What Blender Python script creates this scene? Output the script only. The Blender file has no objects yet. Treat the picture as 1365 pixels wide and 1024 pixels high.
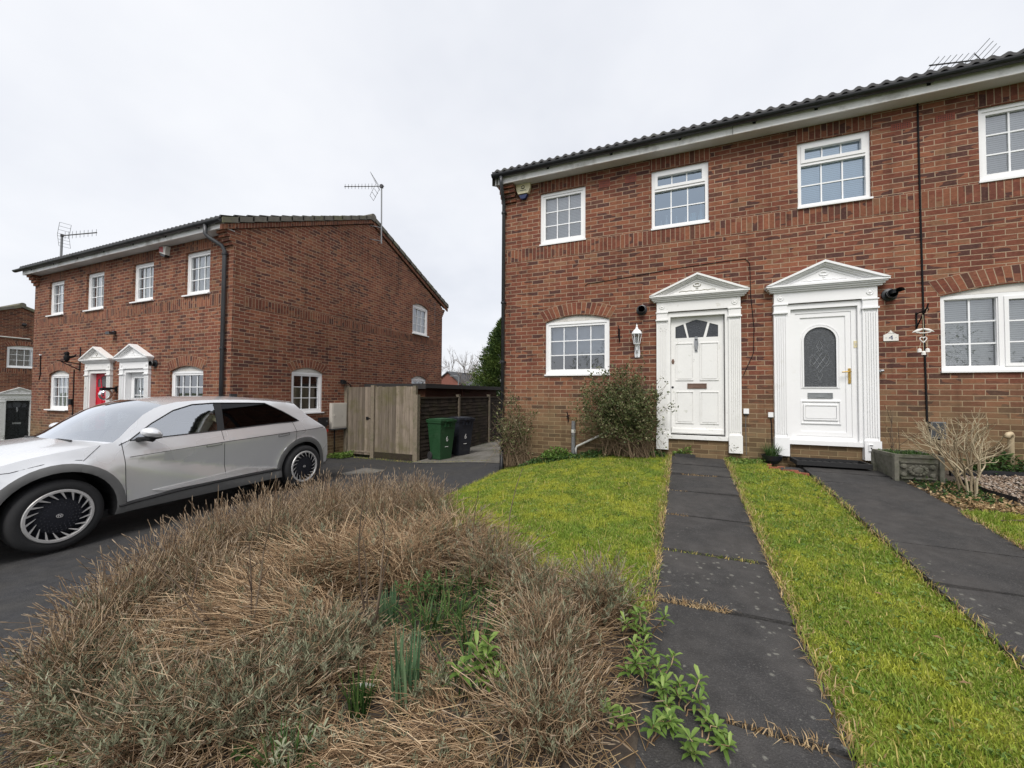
import bpy, bmesh, math, random
import numpy as np
from mathutils import Vector, Matrix, geometry
PI = math.pi
rng = np.random.default_rng(7)
random.seed(7)
scene = bpy.context.scene
COL = scene.collection

# ------------------------------------------------------------------ camera
EYE = 1.63
cam_d = bpy.data.cameras.new('camera'); cam = bpy.data.objects.new('camera', cam_d); COL.objects.link(cam)
cam_d.sensor_width = 36; cam_d.lens = 36 * 521.24 / 1365; cam_d.clip_start = 0.05; cam_d.clip_end = 3000
yaw, pitch, roll = math.radians(-22.1395), math.radians(1.4676), math.radians(0.3662)
_f = Vector((math.sin(yaw), math.cos(yaw), 0)); _r = Vector((math.cos(yaw), -math.sin(yaw), 0)); _u = Vector((0, 0, 1))
_f2 = _f * math.cos(pitch) + _u * math.sin(pitch); _u2 = _u * math.cos(pitch) - _f * math.sin(pitch)
_r3 = _r * math.cos(roll) + _u2 * math.sin(roll); _u3 = _u2 * math.cos(roll) - _r * math.sin(roll)
M = Matrix((_r3, _u3, -_f2)).transposed().to_4x4(); M.translation = (0, 0, EYE)
cam.matrix_world = M
scene.camera = cam

# ------------------------------------------------------------------ node helpers
class NT:
    def __init__(s, tree): s.t = tree; s.n = tree.nodes; s.l = tree.links
    def new(s, typ, **kw):
        n = s.n.new(typ)
        for k, v in kw.items(): setattr(n, k, v)
        return n
    def set(s, sock, v):
        if hasattr(v, 'is_output') or isinstance(v, bpy.types.NodeSocket): s.l.new(v, sock)
        else:
            if sock.type == 'RGBA' and not isinstance(v, (int, float)) and len(v) == 3: v = (*v, 1)
            sock.default_value = v
    def math(s, op, a, b=None, c=None, clamp=False):
        n = s.new('ShaderNodeMath', operation=op, use_clamp=clamp); s.set(n.inputs[0], a)
        if b is not None: s.set(n.inputs[1], b)
        if c is not None: s.set(n.inputs[2], c)
        return n.outputs[0]
    def noise(s, vec=None, scale=5, detail=3, rough=.55, dim='3D', lac=2.0):
        n = s.new('ShaderNodeTexNoise', noise_dimensions=dim)
        if vec is not None: s.set(n.inputs['Vector'], vec)
        n.inputs['Scale'].default_value = scale; n.inputs['Detail'].default_value = detail; n.inputs['Roughness'].default_value = rough
        return n.outputs[0]
    def ramp(s, fac, stops, interp='LINEAR'):
        n = s.new('ShaderNodeValToRGB'); cr = n.color_ramp; cr.interpolation = interp
        while len(cr.elements) < len(stops): cr.elements.new(.5)
        for e, (p, c) in zip(cr.elements, stops):
            e.position = p; e.color = (*c, 1) if not isinstance(c, (int, float)) else (c, c, c, 1)
        s.set(n.inputs[0], fac); return n.outputs[0]
    def mapr(s, v, a, b, c=0., d=1., smooth=False):
        n = s.new('ShaderNodeMapRange', interpolation_type='SMOOTHSTEP' if smooth else 'LINEAR')
        s.set(n.inputs[0], v)
        for i, x in enumerate((a, b, c, d)): s.set(n.inputs[i + 1], x)
        return n.outputs[0]
    def mix(s, fac, a, b, blend='MIX'):
        n = s.new('ShaderNodeMix', data_type='RGBA', blend_type=blend)
        s.set(n.inputs[0], fac); s.set(n.inputs[6], a); s.set(n.inputs[7], b); return n.outputs[2]
    def xyz(s, v):
        n = s.new('ShaderNodeSeparateXYZ'); s.set(n.inputs[0], v); return n.outputs
    def comb(s, x, y, z=0.):
        n = s.new('ShaderNodeCombineXYZ')
        for i, k in enumerate((x, y, z)): s.set(n.inputs[i], k)
        return n.outputs[0]
    def bump(s, h, strength=.4, dist=.01):
        n = s.new('ShaderNodeBump'); s.set(n.inputs['Height'], h); n.inputs['Strength'].default_value = strength; n.inputs['Distance'].default_value = dist
        return n.outputs[0]
    def coord(s, which='Object'): return s.new('ShaderNodeTexCoord').outputs[which]
    def uv(s): return s.new('ShaderNodeUVMap').outputs[0]
    def geo(s, k='Position'): return s.new('ShaderNodeNewGeometry').outputs[k]
    def attr(s, name): return s.new('ShaderNodeAttribute', attribute_name=name).outputs['Fac']

MATS = {}
def mat(name):
    m = bpy.data.materials.new(name); m.use_nodes = True; MATS[name] = m
    t = NT(m.node_tree); p = t.n['Principled BSDF']
    return m, t, p
def pset(t, p, **kw):
    names = dict(col='Base Color', rough='Roughness', metal='Metallic', normal='Normal', coat='Coat Weight', coatr='Coat Roughness', spec='Specular IOR Level', trans='Transmission Weight', emit='Emission Color', estr='Emission Strength', sub='Subsurface Weight', alpha='Alpha')
    for k, v in kw.items(): t.set(p.inputs[names[k]], v)

def simple(name, col, rough=.6, metal=0., var=.12, scale=12., bump=.0, spec=.5, dirt=None):
    """one colour broken up by two noises (and, for dirt, a third with its own colour)"""
    m, t, p = mat(name); c = t.geo()
    n1 = t.noise(c, scale, 4); n2 = t.noise(c, scale * 9, 2)
    v = t.math('ADD', t.math('MULTIPLY', n1, .7), t.math('MULTIPLY', n2, .3))
    f = t.mapr(v, .3, .7, 1 - var, 1 + var)
    out = t.mix(1., col, f, 'MULTIPLY')
    if dirt:
        dc, lo, hi, sc = dirt
        out = t.mix(t.mapr(t.noise(c, sc, 5, .65), lo, hi, 0, 1), out, dc)
    pset(t, p, col=out, rough=t.mapr(n1, .3, .7, max(rough - .08, .02), min(rough + .08, 1)), metal=metal, spec=spec)
    if bump: pset(t, p, normal=t.bump(v, bump, .004))
    return m

def rnd_mat(name, stops, rough=.7, trans=.0, patch=None, patch2=None):
    """plant material: colour by the per-plant-piece random attribute, optional large patches"""
    m, t, p = mat(name); a = t.attr('rnd')
    c = t.ramp(a, stops)
    if patch:
        pc, sc, lo, hi, amt = patch
        f = t.math('MULTIPLY', t.mapr(t.noise(t.geo(), sc, 4, .6), lo, hi, 0, 1, True), amt)
        c = t.mix(f, c, t.mix(a, pc, tuple(x * 1.5 for x in pc)))
    if patch2:
        pc, sc, lo, hi, amt = patch2
        f = t.math('MULTIPLY', t.mapr(t.noise(t.geo(), sc, 4, .6), lo, hi, 0, 1, True), amt)
        c = t.mix(f, c, t.mix(a, pc, tuple(x * 1.6 for x in pc)))
    pset(t, p, col=c, rough=rough, spec=.25)
    if trans:
        tr = t.new('ShaderNodeBsdfTranslucent'); t.set(tr.inputs[0], c)
        mx = t.new('ShaderNodeMixShader'); mx.inputs[0].default_value = trans
        t.l.new(p.outputs[0], mx.inputs[1]); t.l.new(tr.outputs[0], mx.inputs[2])
        t.l.new(mx.outputs[0], t.n['Material Output'].inputs[0])
    return m

BRICKS = [(0, (0.188, 0.0668, 0.0418)), (0.15, (0.1436, 0.053, 0.0362)), (0.27, (0.2191, 0.0885, 0.0511)), (0.4, (0.0862, 0.0407, 0.034)), (0.5, (0.1941, 0.08, 0.0491)), (0.62, (0.1709, 0.0608, 0.0392)), (0.74, (0.1105, 0.0501, 0.0369)), (0.84, (0.2434, 0.0953, 0.0546)), (0.93, (0.2145, 0.1081, 0.063))]
def brick_mat(name, bw=.225, bh=.075, off=.5, base_z=None, dark=1., seed=0., mort=(.36, .265, .185)):
    m, t, p = mat(name); uv = t.uv(); x, y, _ = t.xyz(uv)
    wob = t.noise(t.comb(x, y, seed), 7, 2)
    jx = t.math('MULTIPLY', t.math('SUBTRACT', wob, .5), .006)
    u = t.math('DIVIDE', t.math('ADD', x, jx), bw); v = t.math('DIVIDE', t.math('ADD', y, jx), bh)
    row = t.math('FLOOR', v)
    u2 = t.math('ADD', u, t.math('MULTIPLY', t.math('MODULO', t.math('ABSOLUTE', row), 2.), off))
    col = t.math('FLOOR', u2)
    fu = t.math('MULTIPLY', t.math('FRACT', u2), bw); fv = t.math('MULTIPLY', t.math('FRACT', v), bh)
    dx = t.math('MINIMUM', fu, t.math('SUBTRACT', bw, fu)); dy = t.math('MINIMUM', fv, t.math('SUBTRACT', bh, fv))
    d = t.math('MINIMUM', dx, dy)
    fine = t.noise(t.comb(x, y, seed), 130, 3, .6)
    d = t.math('ADD', d, t.math('MULTIPLY', t.math('SUBTRACT', fine, .5), .005))
    mask = t.mapr(d, .0035, .0062, 0, 1, True)
    wn = t.new('ShaderNodeTexWhiteNoise', noise_dimensions='3D'); t.set(wn.inputs[0], t.comb(col, row, seed + 3.1))
    # runs of similar bricks: bias the random pick by a slow noise
    slow = t.noise(t.comb(x, t.math('MULTIPLY', y, 3.), seed), 1.1, 3)
    pick = t.math('FRACT', t.math('ADD', wn.outputs[0], t.math('MULTIPLY', slow, .8)))
    bc = t.ramp(pick, BRICKS, 'CONSTANT')
    inb = t.noise(t.comb(t.math('MULTIPLY', x, .5), t.math('ADD', y, t.math('MULTIPLY', col, .37)), seed), 38, 3, .6)
    bc = t.mix(t.mapr(inb, .58, .80, 0, .5), bc, (.21, .11, .07))
    bc = t.mix(1., bc, t.mapr(inb, .3, .7, .8, 1.18), 'MULTIPLY')
    mc = t.mix(t.noise(t.comb(x, y, seed), 3, 3), tuple(c * .75 for c in mort), tuple(c * 1.2 for c in mort))
    c = t.mix(mask, mc, bc)
    c = t.mix(1., c, t.mapr(t.noise(t.comb(x, y, seed), .55, 4, .6), .3, .7, .76 * dark, 1.18 * dark), 'MULTIPLY')
    if base_z is not None:   # algae and splash staining on the lowest courses, blotchy
        z = t.xyz(t.geo())[2]
        h = t.math('ADD', t.math('SUBTRACT', z, base_z), t.math('MULTIPLY', t.math('SUBTRACT', t.noise(t.geo(), 2.2, 4, .65), .5), 1.3))
        c = t.mix(t.mapr(h, .15, 1.65, .85, 0, True), c, t.mix(mask, (.25, .19, .10), t.mix(t.mapr(wn.outputs[0], .2, .9), (.105, .078, .043), (.205, .150, .083))))
    st = t.noise(t.comb(t.math('MULTIPLY', x, 5.), t.math('MULTIPLY', y, .55), seed), 1.0, 4, .6)      # rain streaks
    c = t.mix(1., c, t.mapr(st, .5, .72, 1., .74, True), 'MULTIPLY')
    # pale lime bloom
    c = t.mix(t.mapr(t.noise(t.geo(), 3.3, 5, .7), .66, .82, 0, .28), c, (.30, .22, .17))
    pset(t, p, col=c, rough=.92, spec=.2)
    hgt = t.math('ADD', t.math('MULTIPLY', mask, 1.), t.math('MULTIPLY', fine, .35))
    pset(t, p, normal=t.bump(hgt, .55, .006))
    return m

# ------------------------------------------------------------------ mesh helpers
class MB:
    """collects faces (metres); T maps local (u,v,w) to world; uv = metric box projection unless given"""
    def __init__(s, T=None): s.v = []; s.f = []; s.uv = []; s.T = T or (lambda u, v, w: (u, v, w)); s.mi = []; s.cur = 0
    def face(s, pts, uv=None, raw=False):
        i0 = len(s.v)
        s.v += [tuple(p) if raw else s.T(*p) for p in pts]
        s.f.append(tuple(range(i0, i0 + len(pts)))); s.uv.append(uv); s.mi.append(s.cur)
    def box(s, a0, a1, b0, b1, c0, c1, skip=''):
        q = [(a0, b0, c0), (a1, b0, c0), (a1, b1, c0), (a0, b1, c0), (a0, b0, c1), (a1, b0, c1), (a1, b1, c1), (a0, b1, c1)]
        for nm, idx in (('c-', (0, 3, 2, 1)), ('c+', (4, 5, 6, 7)), ('b-', (0, 1, 5, 4)), ('b+', (2, 3, 7, 6)), ('a-', (0, 4, 7, 3)), ('a+', (1, 2, 6, 5))):
            if nm not in skip: s.face([q[i] for i in idx])
    def ring(s, a0, a1, b0, b1, w, c0, c1, wb=None):
        wb = w if wb is None else wb
        s.box(a0, a0 + w, b0, b1, c0, c1); s.box(a1 - w, a1, b0, b1, c0, c1)
        s.box(a0 + w, a1 - w, b1 - w, b1, c0, c1, ); s.box(a0 + w, a1 - w, b0, b0 + wb, c0, c1)
    def prism(s, poly, c0, c1):
        """poly of (u,v) counter-clockwise, extruded from depth c0 (back) to c1 (front)"""
        tri = geometry.tessellate_polygon([[Vector((a, b, 0)) for a, b in poly]])
        ar = sum(poly[i][0] * poly[(i + 1) % len(poly)][1] - poly[(i + 1) % len(poly)][0] * poly[i][1] for i in range(len(poly)))
        if ar < 0: poly = poly[::-1]; tri = geometry.tessellate_polygon([[Vector((a, b, 0)) for a, b in poly]])
        n = len(poly)
        if n == 4 or n == 3:
            s.face([(a, b, c1) for a, b in poly]); s.face([(a, b, c0) for a, b in poly[::-1]])
        else:
            for t in tri:
                t = list(t)
                o = (poly[t[1]][0] - poly[t[0]][0]) * (poly[t[2]][1] - poly[t[0]][1]) - (poly[t[2]][0] - poly[t[0]][0]) * (poly[t[1]][1] - poly[t[0]][1])
                if o < 0: t = t[::-1]
                s.face([(*poly[i], c1) for i in t]); s.face([(*poly[i], c0) for i in t[::-1]])
        for i in range(n):
            a, b = poly[i], poly[(i + 1) % n]
            s.face([(*a, c0), (*b, c0), (*b, c1), (*a, c1)])
    def wall(s, outer, holes, c1=0., depth=.12):
        loops = [[Vector((a, b, 0)) for a, b in outer]] + [[Vector((a, b, 0)) for a, b in h] for h in holes]
        flat = [p for l in loops for p in l]
        for t in geometry.tessellate_polygon(loops):
            p = [flat[i] for i in t]
            o = (p[1].x - p[0].x) * (p[2].y - p[0].y) - (p[2].x - p[0].x) * (p[1].y - p[0].y)
            if abs(o) < 1e-9: continue
            if o < 0: p = p[::-1]
            s.face([(q.x, q.y, c1) for q in p])
        for h in holes:
            n = len(h)
            for i in range(n):
                a, b = h[i], h[(i + 1) % n]
                s.face([(*a, c1), (*b, c1), (*b, c1 - depth), (*a, c1 - depth)])
    def tube(s, pts, r, n=8, cap=True, raw=False):
        """sweep; pts are local unless raw"""
        P = [Vector(p if raw else s.T(*p)) for p in pts]; R = r if hasattr(r, '__len__') else [r] * len(P)
        rings = []; up = Vector((0, 0, 1)); N = None
        for i, p in enumerate(P):
            d = (P[min(i + 1, len(P) - 1)] - P[max(i - 1, 0)]).normalized()
            if N is None: N = d.cross(up if abs(d.z) < .9 else Vector((1, 0, 0))).normalized()
            N = (N - d * N.dot(d)).normalized(); B = d.cross(N)
            rings.append([p + (N * math.cos(2 * PI * k / n) + B * math.sin(2 * PI * k / n)) * R[i] for k in range(n)])
        i0 = len(s.v)
        for rg in rings: s.v += [tuple(q) for q in rg]
        for i in range(len(P) - 1):
            for k in range(n):
                a = i0 + i * n + k; b = i0 + i * n + (k + 1) % n
                s.f.append((a, b, b + n, a + n)); s.uv.append(None); s.mi.append(s.cur)
        if cap:
            s.f.append(tuple(i0 + k for k in range(n))[::-1]); s.uv.append(None); s.mi.append(s.cur)
            e = i0 + (len(P) - 1) * n; s.f.append(tuple(e + k for k in range(n))); s.uv.append(None); s.mi.append(s.cur)
    def lathe(s, prof, c, axis=(0, 0, 1), n=20, raw=True, cap=True):
        """prof = [(radius, along axis)] about the axis through c"""
        A = Vector(axis).normalized(); X = A.cross(Vector((0, 0, 1)) if abs(A.z) < .9 else Vector((1, 0, 0))).normalized(); Y = A.cross(X); C0 = Vector(c)
        i0 = len(s.v); m = len(prof)
        for r, h in prof:
            for k in range(n): s.v.append(tuple(C0 + A * h + (X * math.cos(2 * PI * k / n) + Y * math.sin(2 * PI * k / n)) * r))
        for i in range(m - 1):
            for k in range(n):
                a = i0 + i * n + k; b = i0 + i * n + (k + 1) % n
                s.f.append((a, b, b + n, a + n)); s.uv.append(None); s.mi.append(s.cur)
        for i, rev in ((0, True), (m - 1, False)):
            if cap and prof[i][0] > 1e-5:
                q = tuple(i0 + i * n + k for k in range(n)); s.f.append(q[::-1] if rev else q); s.uv.append(None); s.mi.append(s.cur)
    def build(s, name, mats, parent=None, smooth=False, bevel=0., seg=2, merge=False):
        me = bpy.data.meshes.new(name); me.from_pydata(s.v, [], s.f)
        mats = mats if isinstance(mats, (list, tuple)) else [mats]
        for m in mats: me.materials.append(MATS[m] if isinstance(m, str) else m)
        me.polygons.foreach_set('material_index', s.mi)
        me.update()
        ul = me.uv_layers.new(name='UVMap'); co = s.v; buf = []
        for poly, cuv in zip(me.polygons, s.uv):
            if cuv is not None: buf += [x for q in cuv for x in q]; continue
            n = poly.normal; ax, ay, az = abs(n.x), abs(n.y), abs(n.z)
            for vi in poly.vertices:
                x, y, z = co[vi]
                buf += (x, y) if az > ax and az > ay else ((x, z) if ay >= ax else (y, z))
        ul.data.foreach_set('uv', buf)
        if smooth: me.polygons.foreach_set('use_smooth', [True] * len(me.polygons))
        if merge:
            bm = bmesh.new(); bm.from_mesh(me); bmesh.ops.remove_doubles(bm, verts=bm.verts, dist=1e-4); bm.to_mesh(me); bm.free()
        o = bpy.data.objects.new(name, me); COL.objects.link(o)
        if bevel:
            b = o.modifiers.new('bevel', 'BEVEL'); b.width = bevel; b.segments = seg; b.limit_method = 'ANGLE'; b.angle_limit = math.radians(35)
        if parent is not None: adopt(o, parent)
        return o

def root_mat(o):
    m = o.matrix_basis.copy(); q = o
    while q.parent is not None: m = q.parent.matrix_basis @ q.matrix_parent_inverse @ m; q = q.parent
    return m
def adopt(o, parent):
    o.parent = parent; o.matrix_parent_inverse = root_mat(parent).inverted()
def tag(o, label=None, cat=None, group=None, kind=None):
    if label: o['label'] = label
    if cat: o['category'] = cat
    if group: o['group'] = group
    if kind: o['kind'] = kind
    return o
def thing(name, loc, label, cat, group=None, rot=0.):
    o = bpy.data.objects.new(name, None); COL.objects.link(o); o.empty_display_size = .2
    o.location = loc; o.rotation_euler = (0, 0, rot)
    return tag(o, label, cat, group)
def copy_tree(src, loc, rot=None, scale=None, label=None, group=None):
    """a copy of a thing with copies of its parts and sub-parts (meshes shared)"""
    r = src.copy(); COL.objects.link(r); r.location = loc
    if rot is not None: r.rotation_euler = (0, 0, rot)
    if scale is not None: r.scale = scale
    if label: r['label'] = label
    if group: r['group'] = group
    for ch in list(src.children):
        c = ch.copy(); COL.objects.link(c); c.parent = r
        for g in list(ch.children):
            d = g.copy(); COL.objects.link(d); d.parent = c
    return r

def np_mesh(name, V, F, mats, parent=None, rnd=None, smooth=False, mi=None, local=False):
    """fast mesh from arrays; F (n,k); rnd = per-vertex value for the colour attribute"""
    V = np.asarray(V, np.float32); F = np.asarray(F, np.int32); k = F.shape[1]
    me = bpy.data.meshes.new(name)
    me.vertices.add(len(V)); me.vertices.foreach_set('co', V.ravel())
    me.loops.add(F.size); me.loops.foreach_set('vertex_index', F.ravel())
    me.polygons.add(len(F)); me.polygons.foreach_set('loop_start', np.arange(0, F.size, k, dtype=np.int32))
    me.polygons.foreach_set('loop_total', np.full(len(F), k, np.int32))
    mats = mats if isinstance(mats, (list, tuple)) else [mats]
    for m in mats: me.materials.append(MATS[m])
    if mi is not None: me.polygons.foreach_set('material_index', np.asarray(mi, np.int32))
    if smooth: me.polygons.foreach_set('use_smooth', np.ones(len(F), bool))
    me.update(calc_edges=True)
    if rnd is not None:
        a = me.attributes.new('rnd', 'FLOAT', 'POINT'); a.data.foreach_set('value', np.asarray(rnd, np.float32))
    o = bpy.data.objects.new(name, me); COL.objects.link(o)
    if parent is not None:
        if local: o.parent = parent
        else: adopt(o, parent)
    return o

def np_tubes(P, R, n=3):
    """P (N,K,3) centre lines, R (N,K) radii -> verts, quads, per-vertex stem index"""
    N, K, _ = P.shape
    D = np.gradient(P, axis=1); D /= np.linalg.norm(D, axis=2, keepdims=True) + 1e-9
    ref = np.tile(np.array([0.31, 0.77, 0.55]), (N, K, 1))
    A = np.cross(D, ref); A /= np.linalg.norm(A, axis=2, keepdims=True) + 1e-9
    B = np.cross(D, A)
    ang = np.arange(n) * 2 * np.pi / n
    V = P[:, :, None, :] + R[:, :, None, None] * (A[:, :, None, :] * np.cos(ang)[None, None, :, None] + B[:, :, None, :] * np.sin(ang)[None, None, :, None])
    idx = np.arange(N * K * n).reshape(N, K, n)
    a = idx[:, :-1, :]; b = np.roll(idx, -1, axis=2)[:, :-1, :]; c = np.roll(idx, -1, axis=2)[:, 1:, :]; d = idx[:, 1:, :]
    F = np.stack([a, b, c, d], -1).reshape(-1, 4)
    return V.reshape(-1, 3), F, np.repeat(np.arange(N), K * n)

def np_leaves(C, D, L, W, droop=.15, rg=rng):
    """leaf quads folded of 2 quads: base C, direction D (unit), length L, width W"""
    n = len(C); ref = rg.normal(size=(n, 3)); S = np.cross(D, ref); S /= np.linalg.norm(S, axis=1, keepdims=True) + 1e-9
    Nn = np.cross(S, D)
    L = np.asarray(L).reshape(-1, 1) * np.ones((n, 1)); W = np.asarray(W).reshape(-1, 1) * np.ones((n, 1))
    p0 = C; p1 = C + D * L * .5 + S * W * .5 + Nn * L * .06; p2 = C + D * L - Nn * L * droop; p3 = C + D * L * .5 - S * W * .5 + Nn * L * .06
    V = np.stack([p0, p1, p2, p3], 1).reshape(-1, 3); F = np.arange(4 * n).reshape(n, 4)
    return V, F, np.repeat(np.arange(n), 4)

# ------------------------------------------------------------------ terrain
def sstep(a, b, x):
    t = np.clip((x - a) / (b - a), 0, 1); return t * t * (3 - 2 * t)
def zdrive(x, y):
    x = np.asarray(x, float); y = np.asarray(y, float)
    z = -.115 + .24 * sstep(-6.4, -2.9, x) + .082 * (1 - sstep(5., 8.6, y)) * (1 - sstep(-6.4, -2.9, x))
    return z - .04 * np.maximum(-9.5 - x, 0)
def h(x, y):
    x = np.asarray(x, float); y = np.asarray(y, float)
    zp = .612 + .0825 * (np.clip(y, -6, 7.2) - 7.06) + .012 * np.maximum(x - 1, 0)
    u = np.clip((x + 3.1) / 2.55, 0, 1); tt = 1 - (1 - u) ** 1.7
    zd = zdrive(x, y)
    z = zd * (1 - tt) + zp * tt
    return np.where(y > 7.25, np.where(x > -2.9, np.minimum(z, .12), zd), z)
def hz(x, y): return float(h(x, y))

def region(name, poly, mats, off=.004, step=.12, jitter=.0, extra=None, hf=h, closed=False):
    """a sheet following the terrain inside a polygon, triangulated on a fine grid"""
    P = [Vector(p) for p in poly]; n = len(P); pts = []; 
    for i in range(n):
        a, b = P[i], P[(i + 1) % n]; m = max(1, int((b - a).length / step))
        pts += [a.lerp(b, k / m) for k in range(m)]
    nb = len(pts); edges = [(i, (i + 1) % nb) for i in range(nb)]
    xs = [p.x for p in P]; ys = [p.y for p in P]
    for gx in np.arange(min(xs) + step / 2, max(xs), step):
        for gy in np.arange(min(ys) + step / 2, max(ys), step):
            pts.append(Vector((gx + random.uniform(-.2, .2) * step, gy + random.uniform(-.2, .2) * step)))
    v, e, f, *_ = geometry.delaunay_2d_cdt(pts, edges, [list(range(nb))], 1, 1e-5)
    V = np.array([(p.x, p.y) for p in v]); z = hf(V[:, 0], V[:, 1]) + off
    if extra is not None: z = z + extra(V[:, 0], V[:, 1])
    mb = MB(); mb.v = [(float(a), float(b), float(c)) for (a, b), c in zip(V, z)]
    for q in f:
        q = list(q); a, b, c = [V[i] for i in q[:3]]
        if (b[0] - a[0]) * (c[1] - a[1]) - (c[0] - a[0]) * (b[1] - a[1]) < 0: q = q[::-1]
        mb.f.append(tuple(q)); mb.uv.append(None); mb.mi.append(0)
    o = mb.build(name, mats, smooth=True); return o

def in_poly(x, y, poly):
    r = np.zeros(len(x), bool); n = len(poly)
    for i in range(n):
        x0, y0 = poly[i]; x1, y1 = poly[(i + 1) % n]
        c = ((y0 > y) != (y1 > y)) & (x < (x1 - x0) * (y - y0) / (y1 - y0 + 1e-12) + x0)
        r ^= c
    return r
# ------------------------------------------------------------------ world and light: bright overcast
world = bpy.data.worlds.new('World'); scene.world = world; world.use_nodes = True
t = NT(world.node_tree); bg = t.n['Background']
sky = t.new('ShaderNodeTexSky', sky_type='NISHITA'); sky.sun_disc = False
SUN_EL, SUN_AZ = math.radians(52), math.radians(171)      # azimuth clockwise from +y: high, behind the camera and a little to its left
sky.sun_elevation = SUN_EL; sky.sun_rotation = SUN_AZ; sky.air_density = 1.; sky.dust_density = 4.
g = t.coord('Generated'); gx, gy, gz = t.xyz(g)
cl = t.noise(t.comb(t.math('DIVIDE', gx, t.math('ADD', gz, .35)), t.math('DIVIDE', gy, t.math('ADD', gz, .35)), 0.), 1.1, 5, .55)
cloud = t.ramp(cl, [(.3, (4.75, 4.92, 5.32)), (.5, (5.55, 5.66, 5.95)), (.7, (6.2, 6.26, 6.42))])
cover = t.mix(.90, sky.outputs[0], cloud)           # a closed cloud sheet with a little of the clear sky's tint and sun side left in it
t.set(bg.inputs[0], cover); bg.inputs[1].default_value = .086
sd = bpy.data.lights.new('sun', 'SUN'); sd.energy = 1.5; sd.angle = math.radians(26); sd.color = (1., .97, .93)
so = bpy.data.objects.new('sun', sd); COL.objects.link(so)
dirv = Vector((math.sin(SUN_AZ) * math.cos(SUN_EL), math.cos(SUN_AZ) * math.cos(SUN_EL), math.sin(SUN_EL)))
so.rotation_euler = dirv.to_track_quat('Z', 'Y').to_euler(); so.location = dirv * 40
vs = scene.view_settings; vs.view_transform = 'Standard'; vs.look = 'None'; vs.exposure = .97; vs.gamma = 1; vs.use_curve_mapping = False
scene.cycles.max_bounces = 6; scene.cycles.transparent_max_bounces = 12; scene.cycles.use_denoising = True
scene.cycles.diffuse_bounces = 3; scene.cycles.glossy_bounces = 3

# ------------------------------------------------------------------ materials
brick_mat('brick', base_z=.55); brick_mat('brick_low', base_z=-.15); brick_mat('brick_gable', base_z=-.25, dark=1.06, seed=5.)
brick_mat('soldier', bw=.075, bh=.225, off=0., seed=2.); brick_mat('soldier_gable', bw=.075, bh=.225, off=0., seed=8., dark=1.06)
brick_mat('brick_far', base_z=-1., dark=.8, seed=9.)
simple('upvc', (.81, .81, .81), .35, var=.02, scale=2, dirt=((.62, .60, .55), .62, .9, 3.))
simple('old_paint', (.77, .765, .745), .45, var=.035, scale=3, bump=.06, dirt=((.46, .44, .36), .66, .84, 5.))
def chipped():
    t = NT(MATS['old_paint'].node_tree); p = t.n['Principled BSDF']; old = p.inputs['Base Color'].links[0].from_socket
    a = t.noise(t.geo(), 42, 4, .7); b = t.noise(t.geo(), 2.6, 3, .6); z = t.xyz(t.geo())[2]
    low = t.mapr(z, 2.0, .75, 0, .045)
    f = t.mapr(t.math('ADD', t.math('ADD', t.math('MULTIPLY', a, .55), t.math('MULTIPLY', b, .55)), low), .70, .715, 0, .85)
    c = t.mix(f, old, (.13, .115, .085)); gr = t.mapr(t.math('ADD', t.noise(t.geo(), 11, 4, .6), low), .66, .80, 0, .5)
    t.set(p.inputs['Base Color'], t.mix(gr, c, (.30, .32, .20)))
chipped()
simple('dirty_carving', (.30, .29, .24), .7, var=.3, scale=20)
simple('infill', (.66, .64, .60), .5, var=.06, scale=5, dirt=((.4, .38, .33), .5, .8, 4.))
simple('bar_white', (.82, .83, .84), .35, var=.02)
simple('black_plastic', (.016, .017, .02), .38, var=.15)
simple('pipe_grey', (.050, .052, .056), .42, var=.15, scale=6)
simple('soffit_grey', (.62, .61, .59), .6, var=.1, scale=4)
simple('fascia', (.84, .835, .82), .45, var=.06, scale=4, dirt=((.30, .28, .24), .5, .8, 3.))
simple('verge_tile', (.135, .125, .105), .9, var=.35, scale=9, bump=.5, dirt=((.16, .16, .07), .5, .75, 3.))
simple('roof_tile', (.026, .0255, .027), .72, var=.35, scale=7, bump=.4, dirt=((.07, .072, .05), .56, .8, 2.2))
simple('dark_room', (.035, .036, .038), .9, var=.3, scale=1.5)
simple('terracotta', (.26, .085, .045), .85, var=.3, scale=20, bump=.3)
simple('iron', (.010, .010, .011), .75, var=.2, spec=.2)
simple('steel', (.32, .33, .34), .42, metal=.7, var=.12)
simple('galv', (.22, .225, .23), .5, metal=.4, var=.2, scale=30)
simple('gold', (.55, .36, .10), .28, metal=.9, var=.06)
simple('bronze', (.24, .16, .125), .38, metal=.8, var=.2)
simple('cream', (.70, .62, .40), .5, var=.05)
simple('beige_box', (.56, .53, .47), .55, var=.08, scale=6, dirt=((.26, .24, .18), .62, .85, 5.))
simple('red_paint', (.52, .008, .026), .45, var=.06, spec=.3)
simple('black_paint', (.012, .014, .017), .3, var=.1)
simple('waste_white', (.62, .61, .57), .45, var=.08, dirt=((.3, .28, .2), .55, .8, 9.))
simple('cream_pipe', (.50, .40, .26), .5, var=.1)
simple('soil', (.040, .030, .022), .95, var=.45, scale=16, bump=.9, dirt=((.075, .06, .045), .5, .7, 22.))
simple('bin_green', (.016, .062, .023), .5, var=.14, scale=5, bump=.08, dirt=((.05, .09, .05), .58, .85, 4.))
simple('bin_black', (.018, .021, .030), .5, var=.14, scale=5, bump=.08, dirt=((.05, .055, .06), .58, .85, 4.))
simple('white_mark', (.75, .75, .74), .6, var=.08, scale=30)
simple('stone_trough', (.155, .148, .118), .95, var=.35, scale=22, bump=.6, dirt=((.075, .085, .045), .48, .72, 8.))
simple('rubber_mat', (.012, .012, .013), .7, var=.25, scale=40)
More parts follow.
